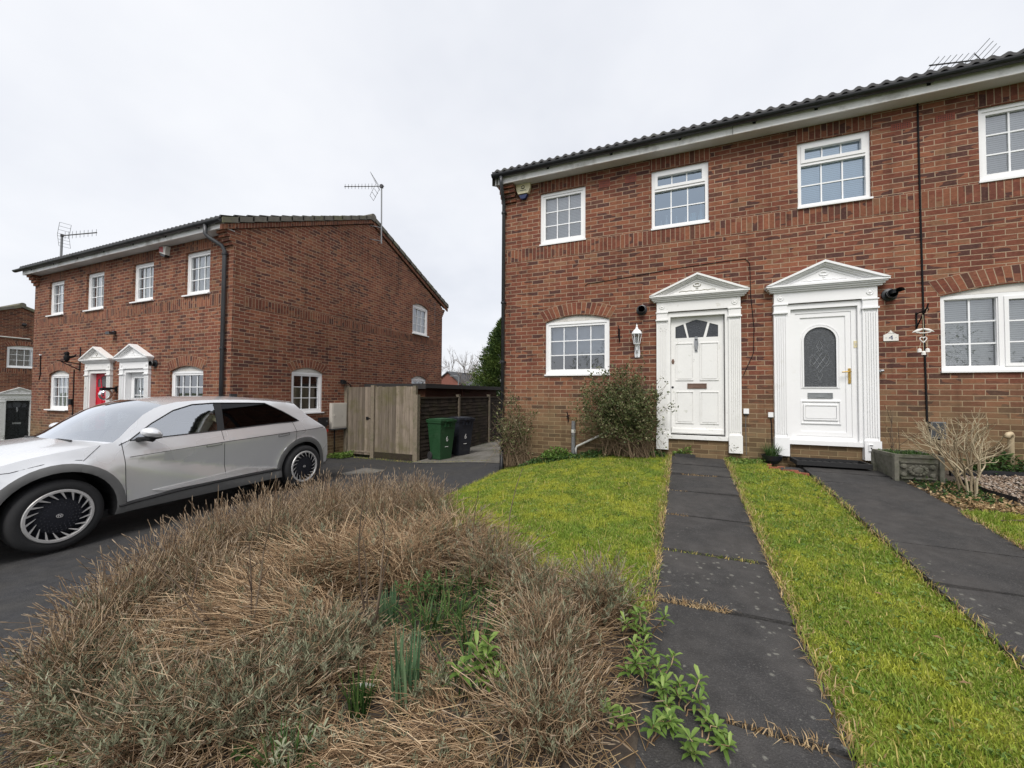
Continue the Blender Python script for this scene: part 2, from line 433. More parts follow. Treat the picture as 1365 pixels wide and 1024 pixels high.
simple('mortar_bed', (.27, .19, .13), .95, var=.2, scale=30)
simple('felt', (.030, .027, .026), .85, var=.3, scale=8, bump=.2)
simple('aerial_metal', (.085, .082, .085), .5, metal=.3, var=.15)
simple('pale_wood_post', (.20, .165, .12), .85, var=.25, scale=14, bump=.3, dirt=((.09, .10, .045), .5, .8, 5.))
simple('leaf_litter', (.20, .12, .055), .8, var=.3, scale=20)
simple('wall_red', (.20, .078, .058), .9, var=.12, scale=3)
simple('far_roof', (.060, .062, .068), .8, var=.2, scale=2)
simple('ceramic', (.72, .70, .66), .4, var=.05)
simple('window_ornament', (.42, .58, .62), .3, var=.05)
simple('vent_red', (.20, .055, .035), .9, var=.2, scale=20)
simple('seat_cloth', (.10, .105, .11), .8, var=.1)
simple('alarm_yellow', (.80, .74, .50), .4, var=.04)
simple('alarm_blue', (.012, .025, .10), .35, var=.1)
simple('fox_red', (.45, .10, .10), .5, var=.1)

def wood(name, c0, c1, green, along='Z', scale=1.):
    """sawn board: long grain, knots and green algae"""
    m, t, p = mat(name); c = t.geo(); x, y, z = t.xyz(c)
    v = t.comb(t.math('MULTIPLY', x, 26.), t.math('MULTIPLY', y, 26.), t.math('MULTIPLY', z, 1.6 if along == 'Z' else 26.))
    if along == 'Y': v = t.comb(t.math('MULTIPLY', x, 26.), t.math('MULTIPLY', y, 1.6), t.math('MULTIPLY', z, 26.))
    gr = t.noise(v, 1.2 * scale, 5, .65)
    isl = t.new('ShaderNodeNewGeometry').outputs['Random Per Island']
    col = t.mix(t.mapr(gr, .3, .7), c0, c1)
    col = t.mix(1., col, t.mapr(isl, 0, 1, .60, 1.36), 'MULTIPLY')
    kn = t.new('ShaderNodeTexVoronoi'); t.set(kn.inputs['Vector'], t.comb(t.math('MULTIPLY', x, 9.), t.math('MULTIPLY', y, 9.), t.math('MULTIPLY', z, 3.2))); kn.inputs['Scale'].default_value = 1.
    col = t.mix(t.mapr(kn.outputs['Distance'], .04, .11, .75, 0, True), col, tuple(q * .35 for q in c0))
    al = t.noise(c, 2.3, 5, .65)
    col = t.mix(t.mapr(al, .48, .72, 0, .75), col, green)
    pset(t, p, col=col, rough=.85, spec=.2, normal=t.bump(gr, .35, .004))
wood('gate_wood', (.140, .112, .086), (.265, .220, .172), (.115, .105, .045))
wood('lap_wood', (.022, .017, .013), (.055, .042, .032), (.045, .042, .018), 'Y')
wood('shed_wood', (.070, .028, .018), (.125, .055, .033), (.07, .055, .02), 'Y')

# tarmac, slabs, concrete
def ground_mat(name, base, speck, spec_sc, patch, patch_rng, rough=.9, lichen=False, bump=.5, crack=None):
    m, t, p = mat(name); c = t.geo()
    n1 = t.noise(c, 1.4, 5, .6); n2 = t.noise(c, spec_sc, 2, .5); n3 = t.noise(c, 9, 4, .6)
    col = t.mix(t.mapr(n2, .52, .75, 0, .8), base, speck)
    col = t.mix(t.mapr(n1, *patch_rng, 0, .85), col, patch)
    col = t.mix(1., col, t.mapr(n3, .3, .7, .78, 1.22), 'MULTIPLY')
    if lichen:
        vo = t.new('ShaderNodeTexVoronoi'); t.set(vo.inputs['Vector'], t.mix(.03, c, t.new('ShaderNodeTexNoise').outputs[1])); vo.inputs['Scale'].default_value = 27.; vo.inputs['Randomness'].default_value = 1.
        rag = t.math('ADD', vo.outputs['Distance'], t.math('MULTIPLY', t.math('SUBTRACT', t.noise(c, 120, 3, .7), .5), .75))
        wn = t.new('ShaderNodeTexWhiteNoise'); t.set(wn.inputs[0], vo.outputs['Color'])
        pat = t.mapr(t.noise(c, 1.5, 3, .5), .40, .58, 0, 1, True)
        yy = t.xyz(c)[1]; near = t.math('MULTIPLY', t.mapr(yy, 4.9, 3.2, .1, 1), pat)
        sz = t.math('MULTIPLY', t.mapr(wn.outputs[0], .30, 1, 0, .50), near)
        col = t.mix(t.mapr(t.math('SUBTRACT', sz, rag), 0., .14, 0, .55), col, (.22, .215, .185))
    pset(t, p, col=col, rough=rough, spec=.3, normal=t.bump(t.math('ADD', n2, t.math('MULTIPLY', n3, .6)), bump, .006))
ground_mat('tarmac', (.033, .033, .035), (.098, .095, .092), 130, (.046, .044, .041), (.42, .62), .85, bump=.9)
ground_mat('slab', (.036, .035, .035), (.095, .091, .086), 120, (.060, .056, .053), (.40, .62), .8, lichen=True, bump=.9)
ground_mat('concrete', (.15, .14, .125), (.22, .21, .19), 90, (.085, .080, .060), (.42, .65), .9)
ground_mat('lawn_base', (.095, .125, .018), (.16, .17, .03), 60, (.165, .165, .022), (.45, .66), .95, bump=.9)
ground_mat('earth', (.06, .075, .025), (.08, .085, .03), 4, (.05, .06, .03), (.4, .6), .95)

GR = [(0, (0.1349, 0.2176, 0.0231)), (0.3, (0.213, 0.306, 0.0357)), (0.55, (0.3053, 0.3808, 0.0578)), (0.75, (0.1775, 0.272, 0.0294)), (0.88, (0.3976, 0.3944, 0.105)), (1.0, (0.568, 0.476, 0.21))]
rnd_mat('grass_blade', GR, .6, .3, ((.40, .40, .05), 3.6, .44, .62, .6), ((.14, .24, .035), 1.7, .52, .68, .5))
rnd_mat('long_grass', [(0, (0.1518, 0.2184, 0.0315)), (0.5, (0.2429, 0.2912, 0.0525)), (0.8, (0.425, 0.3349, 0.105)), (1, (0.6072, 0.4514, 0.1785))], .6, .25)
rnd_mat('straw', [(0, (0.22, 0.1375, 0.066)), (0.4, (0.363, 0.2475, 0.1265)), (0.8, (0.484, 0.352, 0.198)), (1, (0.572, 0.451, 0.275))], .8, .1)
rnd_mat('lav_stem', [(0, (0.0931, 0.059, 0.0353)), (0.35, (0.2173, 0.1393, 0.0826)), (0.65, (0.3539, 0.2421, 0.1434)), (0.9, (0.5215, 0.3839, 0.2426)), (1, (0.6952, 0.5433, 0.364))], .8, .1)
rnd_mat('lav_straw', [(0, (0.0887, 0.056, 0.0307)), (0.3, (0.2275, 0.1422, 0.0799)), (0.65, (0.3996, 0.2671, 0.1558)), (0.9, (0.5439, 0.3931, 0.2407)), (1, (0.6882, 0.5278, 0.3483))], .75, .1)
rnd_mat('lav_head', [(0, (0.1547, 0.1126, 0.0774)), (0.5, (0.2619, 0.1972, 0.1354)), (1, (0.4045, 0.3154, 0.2225))], .9, .1)
rnd_mat('lav_leaf', [(0, (0.0919, 0.1016, 0.0562)), (0.5, (0.2022, 0.2096, 0.1318)), (0.85, (0.3185, 0.3302, 0.2214)), (1, (0.441, 0.4508, 0.324))], .8, .15)
rnd_mat('shrub_leaf', [(0, (0.0465, 0.0675, 0.0252)), (0.5, (0.0961, 0.12, 0.042)), (0.85, (0.1783, 0.18, 0.077)), (1, (0.31, 0.285, 0.168))], .5, .2)
rnd_mat('conifer_leaf', [(0, (.022, .046, .015)), (.5, (.070, .115, .030)), (.85, (.14, .19, .045)), (1, (.20, .25, .07))], .6, .2)
rnd_mat('fresh_leaf', [(0, (0.0648, 0.1242, 0.0238)), (0.5, (0.135, 0.2214, 0.0454)), (1, (0.2538, 0.3402, 0.0918))], .42, .25)
rnd_mat('deep_leaf', [(0, (.024, .055, .016)), (.6, (.055, .110, .028)), (1, (.11, .175, .05))], .5, .25)
rnd_mat('daff_leaf', [(0, (.055, .115, .055)), (.6, (.105, .185, .095)), (1, (.17, .25, .13))], .45, .25)
rnd_mat('twig_dark', [(0, (.045, .030, .022)), (.6, (.095, .068, .048)), (1, (.17, .13, .09))], .85)
rnd_mat('twig_brown', [(0, (.11, .075, .045)), (.5, (.19, .135, .085)), (1, (.28, .21, .14))], .85)
rnd_mat('twig_pale', [(0, (0.224, 0.1736, 0.11)), (0.5, (0.3584, 0.2912, 0.1925)), (1, (0.4704, 0.4032, 0.275))], .85)
rnd_mat('twig_far', [(0, (.16, .135, .12)), (1, (.28, .245, .22))], .9)
rnd_mat('gravel_stone', [(0, (0.144, 0.0962, 0.0666)), (0.5, (0.2592, 0.1924, 0.1406)), (1, (0.396, 0.3552, 0.3108))], .8)

# glass
def glass(name, tint, gloss, rough=.02, tintg=(.93, .96, 1.)):
    m, t, p = mat(name); t.n.remove(p)
    tr = t.new('ShaderNodeBsdfTransparent'); t.set(tr.inputs[0], (*tint, 1)); gl = t.new('ShaderNodeBsdfGlossy'); gl.inputs['Roughness'].default_value = rough
    t.set(gl.inputs[0], tintg)
    lw = t.new('ShaderNodeFresnel'); lw.inputs[0].default_value = 1.52
    f = t.math('ADD', t.math('MULTIPLY', lw.outputs[0], 1.7), gloss, clamp=True)
    nz = t.noise(t.geo(), 1.6, 2); b = t.new('ShaderNodeBump'); t.set(b.inputs['Height'], nz); b.inputs['Strength'].default_value = .012; b.inputs['Distance'].default_value = .05
    t.l.new(b.outputs[0], gl.inputs['Normal'])
    mx = t.new('ShaderNodeMixShader'); t.set(mx.inputs[0], f); t.l.new(tr.outputs[0], mx.inputs[1]); t.l.new(gl.outputs[0], mx.inputs[2])
    t.l.new(mx.outputs[0], t.n['Material Output'].inputs[0])
glass('window_glass', (.90, .92, .93), .15); glass('window_glass_bright', (.72, .84, .92), .30, tintg=(.72, .86, 1.)); glass('car_glass', (.76, .82, .82), .42); glass('clear_globe', (.95, .96, .96), .0); glass('privacy_glass', (.04, .04, .045), .0, tintg=(.45, .46, .48))
def etched(name, base):
    m, t, p = mat(name); c = t.geo(); v = t.new('ShaderNodeTexVoronoi'); v.inputs['Scale'].default_value = 70; t.set(v.inputs['Vector'], c)
    pset(t, p, col=t.mix(v.outputs['Distance'], base, tuple(b * 3. for b in base)), rough=.18, spec=.6, normal=t.bump(v.outputs['Distance'], .35, .01))
etched('patterned_glass', (.020, .022, .026)); etched('obscure_glass', (.035, .037, .040))
def blind(name, c, pitch):
    m, t, p = mat(name); z = t.xyz(t.geo())[2]; s = t.math('FRACT', t.math('DIVIDE', z, pitch))
    pset(t, p, col=t.mix(t.mapr(s, .72, .98), c, tuple(q * .35 for q in c)), rough=.6, normal=t.bump(s, .5, .01))
blind('venetian', (.80, .81, .81), .028)
simple('roller_blind', (.62, .67, .75), .8, var=.04); simple('net_curtain', (.70, .72, .68), .8, var=.10, scale=8)
# ------------------------------------------------------------------ houses
def front_T(y0): return lambda u, v, w: (u, y0 - w, v)          # wall facing -y: u = x, v = z, w = out of the wall
def side_T(x0): return lambda u, v, w: (x0 + w, u, v)           # wall facing +x: u = y

def rect(a0, a1, b0, b1): return [(a0, b0), (a1, b0), (a1, b1), (a0, b1)]
def arch_hole(a0, a1, b0, b1, rise, n=14):
    return [(a0, b0), (a1, b0)] + [(a1 + (a0 - a1) * k / n, b1 + rise * (1 - (2 * k / n - 1) ** 2)) for k in range(n + 1)]

def window(parent, T, a0, a1, b0, b1, cols=3, rows=3, style='plain', back='net', sill=True, arch=0., w0=-.03, glass_m='window_glass', sill_out=.03, mull=None):
    """frame (the window itself) > glazing_bar, pane, sill, blind, room recess"""
    fr = MB(T); out = .05; sash = .042; zb = b0 + (.03 if sill else 0)
    fr.ring(a0, a1, zb, b1, out, w0 - .07, w0)
    lights = []
    if style == 'transom':
        zt = b1 - (b1 - zb) * .335
        fr.box(a0 + out, a1 - out, zt - .02, zt + .02, w0 - .07, w0)
        fr.ring(a0 + out, a1 - out, zt + .02, b1 - out, sash + .006, w0 - .06, w0 + .012)
        lights = [(a0 + out + sash, a1 - out - sash, zt + .02 + sash, b1 - out - sash, cols, 1), (a0 + out + .004, a1 - out - .004, zb + out, zt - .02, cols, 2)]
    elif style == 'multi':
        n = mull; wd = (a1 - a0 - 2 * out + .05) / n
        for k in range(n):
            x0 = a0 + out + k * wd; x1 = x0 + wd - .05
            if k: fr.box(x0 - .05, x0, zb + out, b1 - out, w0 - .07, w0)
            s = sash if k % 2 else .012
            fr.ring(x0, x1, zb + out, b1 - out, s, w0 - .06, w0 + (.012 if k % 2 else -.014))
            lights.append((x0 + s, x1 - s, zb + out + s, b1 - out - s, cols, rows))
    else:
        fr.ring(a0 + out, a1 - out, zb + out, b1 - out, sash, w0 - .06, w0 + (-.012 if style == 'plain' else .01))
        lights = [(a0 + out + sash, a1 - out - sash, zb + out + sash, b1 - out - sash, cols, rows)]
    win = fr.build('window', 'upvc', parent, bevel=.006, seg=1)
    for (p0, p1, q0, q1, c, r) in lights:
        gb = MB(T)
        for k in range(1, c): gb.box(p0 + (p1 - p0) * k / c - .009, p0 + (p1 - p0) * k / c + .009, q0, q1, w0 - .046, w0 - .032)
        for k in range(1, r): gb.box(p0, p1, q0 + (q1 - q0) * k / r - .009, q0 + (q1 - q0) * k / r + .009, w0 - .047, w0 - .033)
        if gb.f: gb.build('glazing_lattice', 'bar_white', win)
        pn = MB(T); pn.face([(p0, q0, w0 - .05), (p1, q0, w0 - .05), (p1, q1, w0 - .05), (p0, q1, w0 - .05)]); pn.build('pane', glass_m, win)
        if back in ('venetian', 'roller', 'net'):
            bl = MB(T); lo = q0 - .02 if back != 'roller' else q0 + (q1 - q0) * .40; d = w0 - .13
            if back == 'net':
                n = 26
                for k in range(n):
                    x0 = p0 - .05 + (p1 - p0 + .1) * k / n; x1 = p0 - .05 + (p1 - p0 + .1) * (k + 1) / n
                    e0 = .018 * math.sin(k * 1.7); e1 = .018 * math.sin((k + 1) * 1.7)
                    bl.face([(x0, lo, d + e0), (x1, lo, d + e1), (x1, q1 + .05, d + e1), (x0, q1 + .05, d + e0)])
            else: bl.box(p0 - .03, p1 + .03, lo, q1 + .04, d - .004, d)
            if back == 'roller': bl.box(p0 - .03, p1 + .03, lo - .03, lo, d - .012, d + .008)
            bl.build({'net': 'net_curtain', 'venetian': 'venetian_blind', 'roller': 'roller_blind'}[back], {'net': 'net_curtain', 'venetian': 'venetian', 'roller': 'roller_blind'}[back], win)
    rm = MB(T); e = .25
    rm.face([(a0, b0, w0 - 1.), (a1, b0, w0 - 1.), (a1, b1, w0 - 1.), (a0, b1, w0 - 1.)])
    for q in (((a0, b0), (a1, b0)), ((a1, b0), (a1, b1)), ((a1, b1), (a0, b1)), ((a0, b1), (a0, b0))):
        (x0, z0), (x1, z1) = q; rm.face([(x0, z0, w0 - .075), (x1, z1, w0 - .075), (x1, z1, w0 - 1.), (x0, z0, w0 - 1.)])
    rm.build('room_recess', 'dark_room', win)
    if sill:
        sl = MB(T); sl.prism([(a0 - (.03 if sill_out > .04 else .012), b0), (a1 + (.03 if sill_out > .04 else .012), b0), (a1 + (.03 if sill_out > .04 else .012), b0 + .028), (a0 - (.03 if sill_out > .04 else .012), b0 + .028)], w0 - .07, sill_out)
        sl.build('sill', 'upvc', win, bevel=.006, seg=1)
    if arch:
        ap = MB(T); n = 14
        ap.prism([(a1 + (a0 - a1) * k / n, b1 + .004 + max(0, (arch) * (1 - (2 * k / n - 1) ** 2) - .004)) for k in range(n + 1)][::-1], w0 - .06, w0 - .004)
        ap.build('arch_panel', 'infill', win)
    return win

def soldiers(parent, T, a0, a1, b0, b1, proud=.003, m='soldier', name='soldier_course'):
    mb = MB(T); mb.face([(a0, b0, proud), (a1, b0, proud), (a1, b1, proud), (a0, b1, proud)], uv=[(a0, 0), (a1, 0), (a1, .2249), (a0, .2249)])
    for q in (((a0, b1), (a1, b1)), ((a0, b0), (a1, b0)), ((a0, b0), (a0, b1)), ((a1, b0), (a1, b1))):
        mb.face([(*q[0], proud), (*q[1], proud), (*q[1], -.005), (*q[0], -.005)])
    return mb.build(name, m, parent)

def brick_arch(parent, T, a0, a1, b1, rise, hgt=.225, m='soldier', proud=.003):
    """segmental arch of voussoirs, its joints running square to the curve"""
    mb = MB(T); n = 22; w = a1 - a0; pts = []; s = 0; last = None
    for k in range(n + 1):
        tt = 2 * k / n - 1; u = a0 + w * k / n; v = b1 + rise * (1 - tt * tt); sl = -4 * rise * tt / w
        nrm = Vector((-sl - .25 * tt * (1 if True else 0), 1)); nrm = Vector((-nrm.x * -1, 1)) if False else Vector((-(-sl) * -1, 1))
        nx = -sl + .30 * tt; L = math.hypot(nx, 1)
        if last: s += math.hypot(u - last[0], v - last[1])
        last = (u, v); pts.append((u, v, u + nx / L * hgt, v + hgt / L, s))
    k0 = 75e-3 * round(pts[-1][4] / 75e-3) / pts[-1][4]
    for p, q in zip(pts, pts[1:]):
        mb.face([(p[0], p[1], proud), (q[0], q[1], proud), (q[2], q[3], proud), (p[2], p[3], proud)], uv=[(p[4] * k0, 0), (q[4] * k0, 0), (q[4] * k0, .2249), (p[4] * k0, .2249)])
        mb.face([(p[0], p[1], proud), (p[0], p[1], -.06), (q[0], q[1], -.06), (q[0], q[1], proud)])
        mb.face([(p[2], p[3], proud), (q[2], q[3], proud), (q[2], q[3], -.005), (p[2], p[3], -.005)])
    return mb.build('window_arch', m, parent)

def surround(parent, T, c, zb, paint, depth=.1, zoff=0.):
    """classical door case: pilasters on plinths, entablature, cornice and pediment"""
    d = MB(T); hw = .625
    # inner lining and frame head (the door case itself)
    d.box(c - .455, c - .405, zb + .19, zb + 2.26, -depth, .03); d.box(c + .405, c + .455, zb + .19, zb + 2.26, -depth, .03)
    d.box(c - .455, c + .455, zb + 2.215, zb + 2.29, -depth, .028)
    ds = d.build('door_surround', paint, parent, bevel=.005, seg=1)
    for s in (-1, 1):
        p = MB(T); e0, e1 = (c - hw, c - .452) if s < 0 else (c + .452, c + hw)
        p.box(e0 - .008, e1 + .008, zb, zb + .275, 0, .085)
        w = (e1 - e0); fl = 5
        p.box(e0, e1, zb + .275, zb + 2.155, 0, .045)
        for k in range(fl + 1):                       # raised fillets between the flutes
            x0 = e0 + .012 + (w - .024 - .012) * k / fl; p.box(x0, x0 + .012, zb + .33, zb + 2.10, .045, .058)
        p.box(e0, e0 + .012, zb + .275, zb + 2.155, .045, .057); p.box(e1 - .012, e1, zb + .275, zb + 2.155, .045, .057)
        p.box(e0 - .012, e1 + .012, zb + 2.155, zb + 2.178, 0, .078)
        p.box(e0, e1, zb + 2.178, zb + 2.285, 0, .062)
        p.box(e0 - .010, e1 + .010, zb + 2.285, zb + 2.303, 0, .074)
        p.build('pilaster', paint, ds, bevel=.003, seg=1)
    e = MB(T)
    e.box(c - hw + .004, c + hw - .004, zb + 2.303, zb + 2.475, 0, .060)
    for s in (-1, 1):                                  # paterae over the pilasters
        e.lathe([(0, .016), (.016, .014), (.022, .004), (.036, .010), (.044, .004), (.046, 0)], T(c + s * (hw - .087), zb + 2.39, .060), axis=Vector(T(0, 0, 1)) - Vector(T(0, 0, 0)), n=18)
    e.build('entablature', paint, ds, bevel=.003, seg=1)
    pd = MB(T)
    for k, (z0, z1, o) in enumerate(((2.475, 2.50, .085), (2.50, 2.525, .108), (2.525, 2.545, .130), (2.545, 2.572, .148))):
        pd.box(c - hw - o + .038, c + hw + o - .038, zb + z0, zb + z1, 0, o)
    tip, zt, za = hw + .115, zb + 2.574, zb + 2.895
    pd.prism([(c - tip + .06, zt), (c + tip - .06, zt), (c, za - .035)], .002, .075)              # tympanum
    sl = (za - zt) / tip
    for (o0, o1, dep) in ((.0, .032, .158), (.032, .058, .128), (.058, .078, .102), (.105, .118, .086)):
        for s in (-1, 1):
            P = [(c + s * (tip - o0 / sl), zt + .0), (c, za - o0), (c, za - o1), (c + s * (tip - o1 / sl), zt + .0)]
            pd.prism(P, .003, dep)
    # carved swag and urn
    pd.build('pediment', paint, ds, bevel=.002, seg=1); pd = MB(T)
    sw = []
    for k in range(25):
        a = k / 24; sw.append((c - .27 + .54 * a, zb + 2.612 + .012 * abs(math.sin(a * PI * 5)), .078))
    pd.tube(sw, .0055, 5)
    pd.tube([(c - .055, zb + 2.715, .078), (c - .045, zb + 2.69, .079), (c, zb + 2.682, .08), (c + .045, zb + 2.69, .079), (c + .055, zb + 2.715, .078)], .007, 5)
    pd.tube([(c - .03, zb + 2.728, .078), (c, zb + 2.735, .08), (c + .03, zb + 2.728, .078)], .008, 5)
    pd.tube([(c - .02, zb + 2.655, .078), (c + .02, zb + 2.655, .078)], .006, 5)
    pd.build('carved_swag', 'dirty_carving' if paint == 'old_paint' else paint, ds)
    return ds

def tiled_roof(parent, x0, x1, eave, ridge, pitch_w=.15, name='roof', amp=.022, sides=1, course=.30):
    """pantile slope: rolls across, courses lapping down the slope; eave/ridge = (y, z)"""
    ny = max(2, int(round(math.hypot(ridge[0] - eave[0], ridge[1] - eave[1]) / course)))
    per = 6; nx = int((x1 - x0) / pitch_w * per)
    xs = np.linspace(x0, x1, nx + 1); ph = (xs / pitch_w) % 1.
    prof = np.where(ph < .62, amp * np.sin(np.clip(ph / .62, 0, 1) * PI) ** .8 * 1.5, -amp * .25 * np.sin((ph - .62) / .38 * PI))
    V = []; F = []; row = 0
    def line(tt, lift):
        y = eave[0] + (ridge[0] - eave[0]) * tt; z = eave[1] + (ridge[1] - eave[1]) * tt
        return np.stack([xs, np.full_like(xs, y), z + prof + lift], 1)
    lines = []
    for k in range(ny):
        lines += [line(k / ny, .028), line((k + 1) / ny, .0)]
    lines.insert(0, line(0, .012 - .028))
    n = nx + 1; V = np.concatenate(lines); m = len(lines)
    idx = np.arange(m * n).reshape(m, n)
    F = np.stack([idx[:-1, :-1], idx[:-1, 1:], idx[1:, 1:], idx[1:, :-1]], -1).reshape(-1, 4)
    if ridge[0] < eave[0]: F = F[:, ::-1]
    o = np_mesh(name, V, F, 'roof_tile', parent); return o

def downpipe(parent, pts, clips, out=(0, -1, 0), r=.034):
    mb = MB(); mb.tube(pts, r, 12, raw=True); o = mb.build('downpipe', 'pipe_grey', parent, smooth=True)
    for p in clips:
        c = MB(); c.lathe([(r + .008, -.02), (r + .012, -.015), (r + .012, .015), (r + .008, .02)], p, n=14); c.box(p[0] - .05, p[0] + .05, p[1] + .0, p[1] + .05, p[2] - .014, p[2] + .014)
        c.build('pipe_clip', 'black_plastic', o)
    return o

def gutter(parent, x0, x1, y, z, r=.058, brackets=()):
    mb = MB(); n = 9
    sec = [(y - r * math.cos(PI * k / n), z - r * math.sin(PI * k / n)) for k in range(n + 1)]
    inn = [(y - (r - .006) * math.cos(PI * k / n), z - (r - .006) * math.sin(PI * k / n)) for k in range(n + 1)]
    for s in (sec, inn):
        for a, b in zip(s, s[1:]): mb.face([(x0, *a), (x0, *b), (x1, *b), (x1, *a)], raw=True)
    for k in (0, n): mb.face([(x0, *sec[k]), (x1, *sec[k]), (x1, *inn[k]), (x0, *inn[k])], raw=True)
    for x in (x0, x1): mb.face([(x, *q) for q in sec], raw=True)
    o = mb.build('gutter', 'black_plastic', parent, smooth=False)
    for x in brackets:
        b = MB(); q = [(y - (r + .007) * math.cos(PI * k / n), z - (r + .007) * math.sin(PI * k / n)) for k in range(n + 1)]
        for a, c in zip(q, q[1:]): b.face([(x - .03, *a), (x - .03, *c), (x + .03, *c), (x + .03, *a)], raw=True)
        b.box(x - .02, x + .02, y + r, y + r + .03, z - .07, z + .01)
        b.build('gutter_bracket', 'black_plastic', o)
    return o

def letterplate(door, T, a0, a1, b0, b1, w, m):
    p = MB(T); p.ring(a0, a1, b0, b1, .012, w, w + .012); p.box(a0 + .012, a1 - .012, b0 + .012, b1 - .012, w, w + .006)
    p.tube([((a0 + a1) / 2 - .05, b0 + .02, w + .012), ((a0 + a1) / 2 + .05, b0 + .02, w + .012)], .004, 6)
    p.build('letterbox', m, door, bevel=.003, seg=1)

def panel_raised(mb, a0, a1, b0, b1, w, d=.012, m=.028):
    mb.ring(a0, a1, b0, b1, .012, w, w + d); 
    i0, i1, j0, j1 = a0 + m, a1 - m, b0 + m, b1 - m
    mb.box(i0, i1, j0, j1, w, w + d * .8)

def arc_door_lights(c, b, s=1.):
    return [[(-.325 * s, b), (-.145 * s, b), (-.20 * s, b + .232), (-.325 * s, b + .19)], [(-.118 * s, b), (.10 * s, b), (.165 * s, b + .25), (-.005 * s, b + .30), (-.168 * s, b + .245)], [(.142 * s, b), (.318 * s, b), (.318 * s, b + .19), (.195 * s, b + .232)]]

def sunburst_door(parent, T, c, zb, paint, glass_m, w=-.055, letter='bronze', knocker=None, lock=True):
    """four-panel door with a three-light fan; zb = bottom of the leaf"""
    d = MB(T); hw = .397; H = 1.975
    lights = [[(c + x, z) for x, z in q] for q in arc_door_lights(c, zb + 1.605)]
    d.wall(rect(c - hw, c + hw, zb, zb + H), lights, c1=w, depth=.02)
    d.box(c - hw, c + hw, zb, zb + H, w - .045, w - .02, skip='')
    for (a0, a1, b0, b1) in ((-.325, -.052, .89, 1.515), (.045, .322, .89, 1.515), (-.325, -.052, .175, .705), (.045, .322, .175, .705)):
        panel_raised(d, c + a0, c + a1, zb + b0, zb + b1, w)
    d.box(c - hw + .01, c + hw - .01, zb + .02, zb + .085, w, w + .028)
    door = d.build('door', paint, parent, bevel=.003, seg=1)
    g = MB(T)
    for q in lights: g.prism(q, w - .019, w - .010)
    g.build('fan_light', glass_m, door)
    letterplate(door, T, c - .145, c + .145, zb + .755, zb + .84, w, letter)
    if knocker:
        k = MB(T); zc = zb + 1.5
        k.lathe([(0, .0), (.018, .0), (.022, .012), (.012, .02), (0, .022)], T(c - .008, zc + .08, w), axis=Vector(T(0, 0, 1)) - Vector(T(0, 0, 0)), n=12)
        k.box(c - .03, c + .014, zc - .14, zc + .12, w, w + .006)
        k.tube([(c - .03, zc + .08, w + .015), (c - .036, zc - .03, w + .03), (c - .008, zc - .085, w + .034), (c + .02, zc - .03, w + .03), (c + .014, zc + .08, w + .015)], .007, 6)
        k.lathe([(0, .0), (.02, .0), (.014, .02), (0, .024)], T(c - .008, zc - .10, w), axis=Vector(T(0, 0, 1)) - Vector(T(0, 0, 0)), n=10)
        k.build('knocker', knocker, door, bevel=.002, seg=1)
    if lock:
        l = MB(T); ax = Vector(T(0, 0, 1)) - Vector(T(0, 0, 0))
        l.lathe([(0, .012), (.02, .012), (.026, .0)], T(c - .365, zb + 1.21, w), axis=ax, n=12); l.box(c - .382, c - .348, zb + 1.17, zb + 1.25, w, w + .005)
        l.build('latch', 'bronze', door); k2 = MB(T)
        k2.lathe([(0, .004), (.018, .004), (.02, 0)], T(c - .372, zb + .775, w), axis=ax, n=12); k2.build('keyhole', 'black_plastic', door)
    return door

def corbel(parent, x0, x1, y, z, n=4, step=.075, m='brick_gable', out=.045):
    mb = MB()
    for k in range(n): mb.box(x0, x1, y - out * (k + 1), y + .02, z + k * step + .002, z + (k + 1) * step - .003)
    return mb.build('corbel', m, parent)

def ball_flue(name, T, c, v, label, tilt=.0):
    th = thing(name, T(c, v, 0), label, 'flue vent'); b = MB(T); ax = Vector(T(0, 0, 1)) - Vector(T(0, 0, 0))
    b.lathe([(.084, -.001), (.090, .004), (.088, .02), (.058, .030)], T(c, v, 0), axis=ax, n=20); b.build('wall_collar', 'black_plastic', th)
    p = MB(T); p.lathe([(.058, .02), (.058, .115), (.051, .115), (.051, .03), (0., .03)], T(c, v, 0), axis=ax, n=20); p.build('terminal', 'iron', th, smooth=False)
    r = MB(T); r.lathe([(.059, .085), (.062, .088), (.062, .095), (.059, .098)], T(c, v, 0), axis=ax, n=20, cap=False); r.build('seal_ring', 'galv', th)
    return th

# ============================ right-hand house
Y0 = 7.1; XA, XB = -3.12, 6.2
FT = front_T(Y0)
house = thing('brick_house', (XA, Y0, .2), 'red brick semi-detached house with two white pedimented front doors, behind the lawn', 'house')
RISE = .075
W_UP = [(-2.32, -1.45, 4.473, 5.487, 'plain', 'venetian'), (-.30, .585, 4.467, 5.50, 'transom', 'none'), (1.805, 2.685, 4.470, 5.495, 'transom', 'venetian'), (3.82, 4.70, 4.475, 5.49, 'plain', 'venetian')]
G1w = (-2.205, -1.015, 1.975, 2.99); G2w = (3.40, 5.20, 1.955, 3.0)
holes = [rect(a, b, c, d) for a, b, c, d, *_ in W_UP] + [arch_hole(*G1w, RISE + .03), arch_hole(*G2w, RISE + .04)] + [rect(-.055, .855, .90, 2.99), rect(1.64, 2.545, .90, 2.995)]
wl = MB(FT); wl.wall([(XA, -.3), (XB, -.3), (XB, 5.78), (XA, 5.78)], holes, depth=.11)
wl.build('wall', 'brick', house)
DEP = 8.15; RID = (Y0 + 4.05, 7.78); PIT = .461
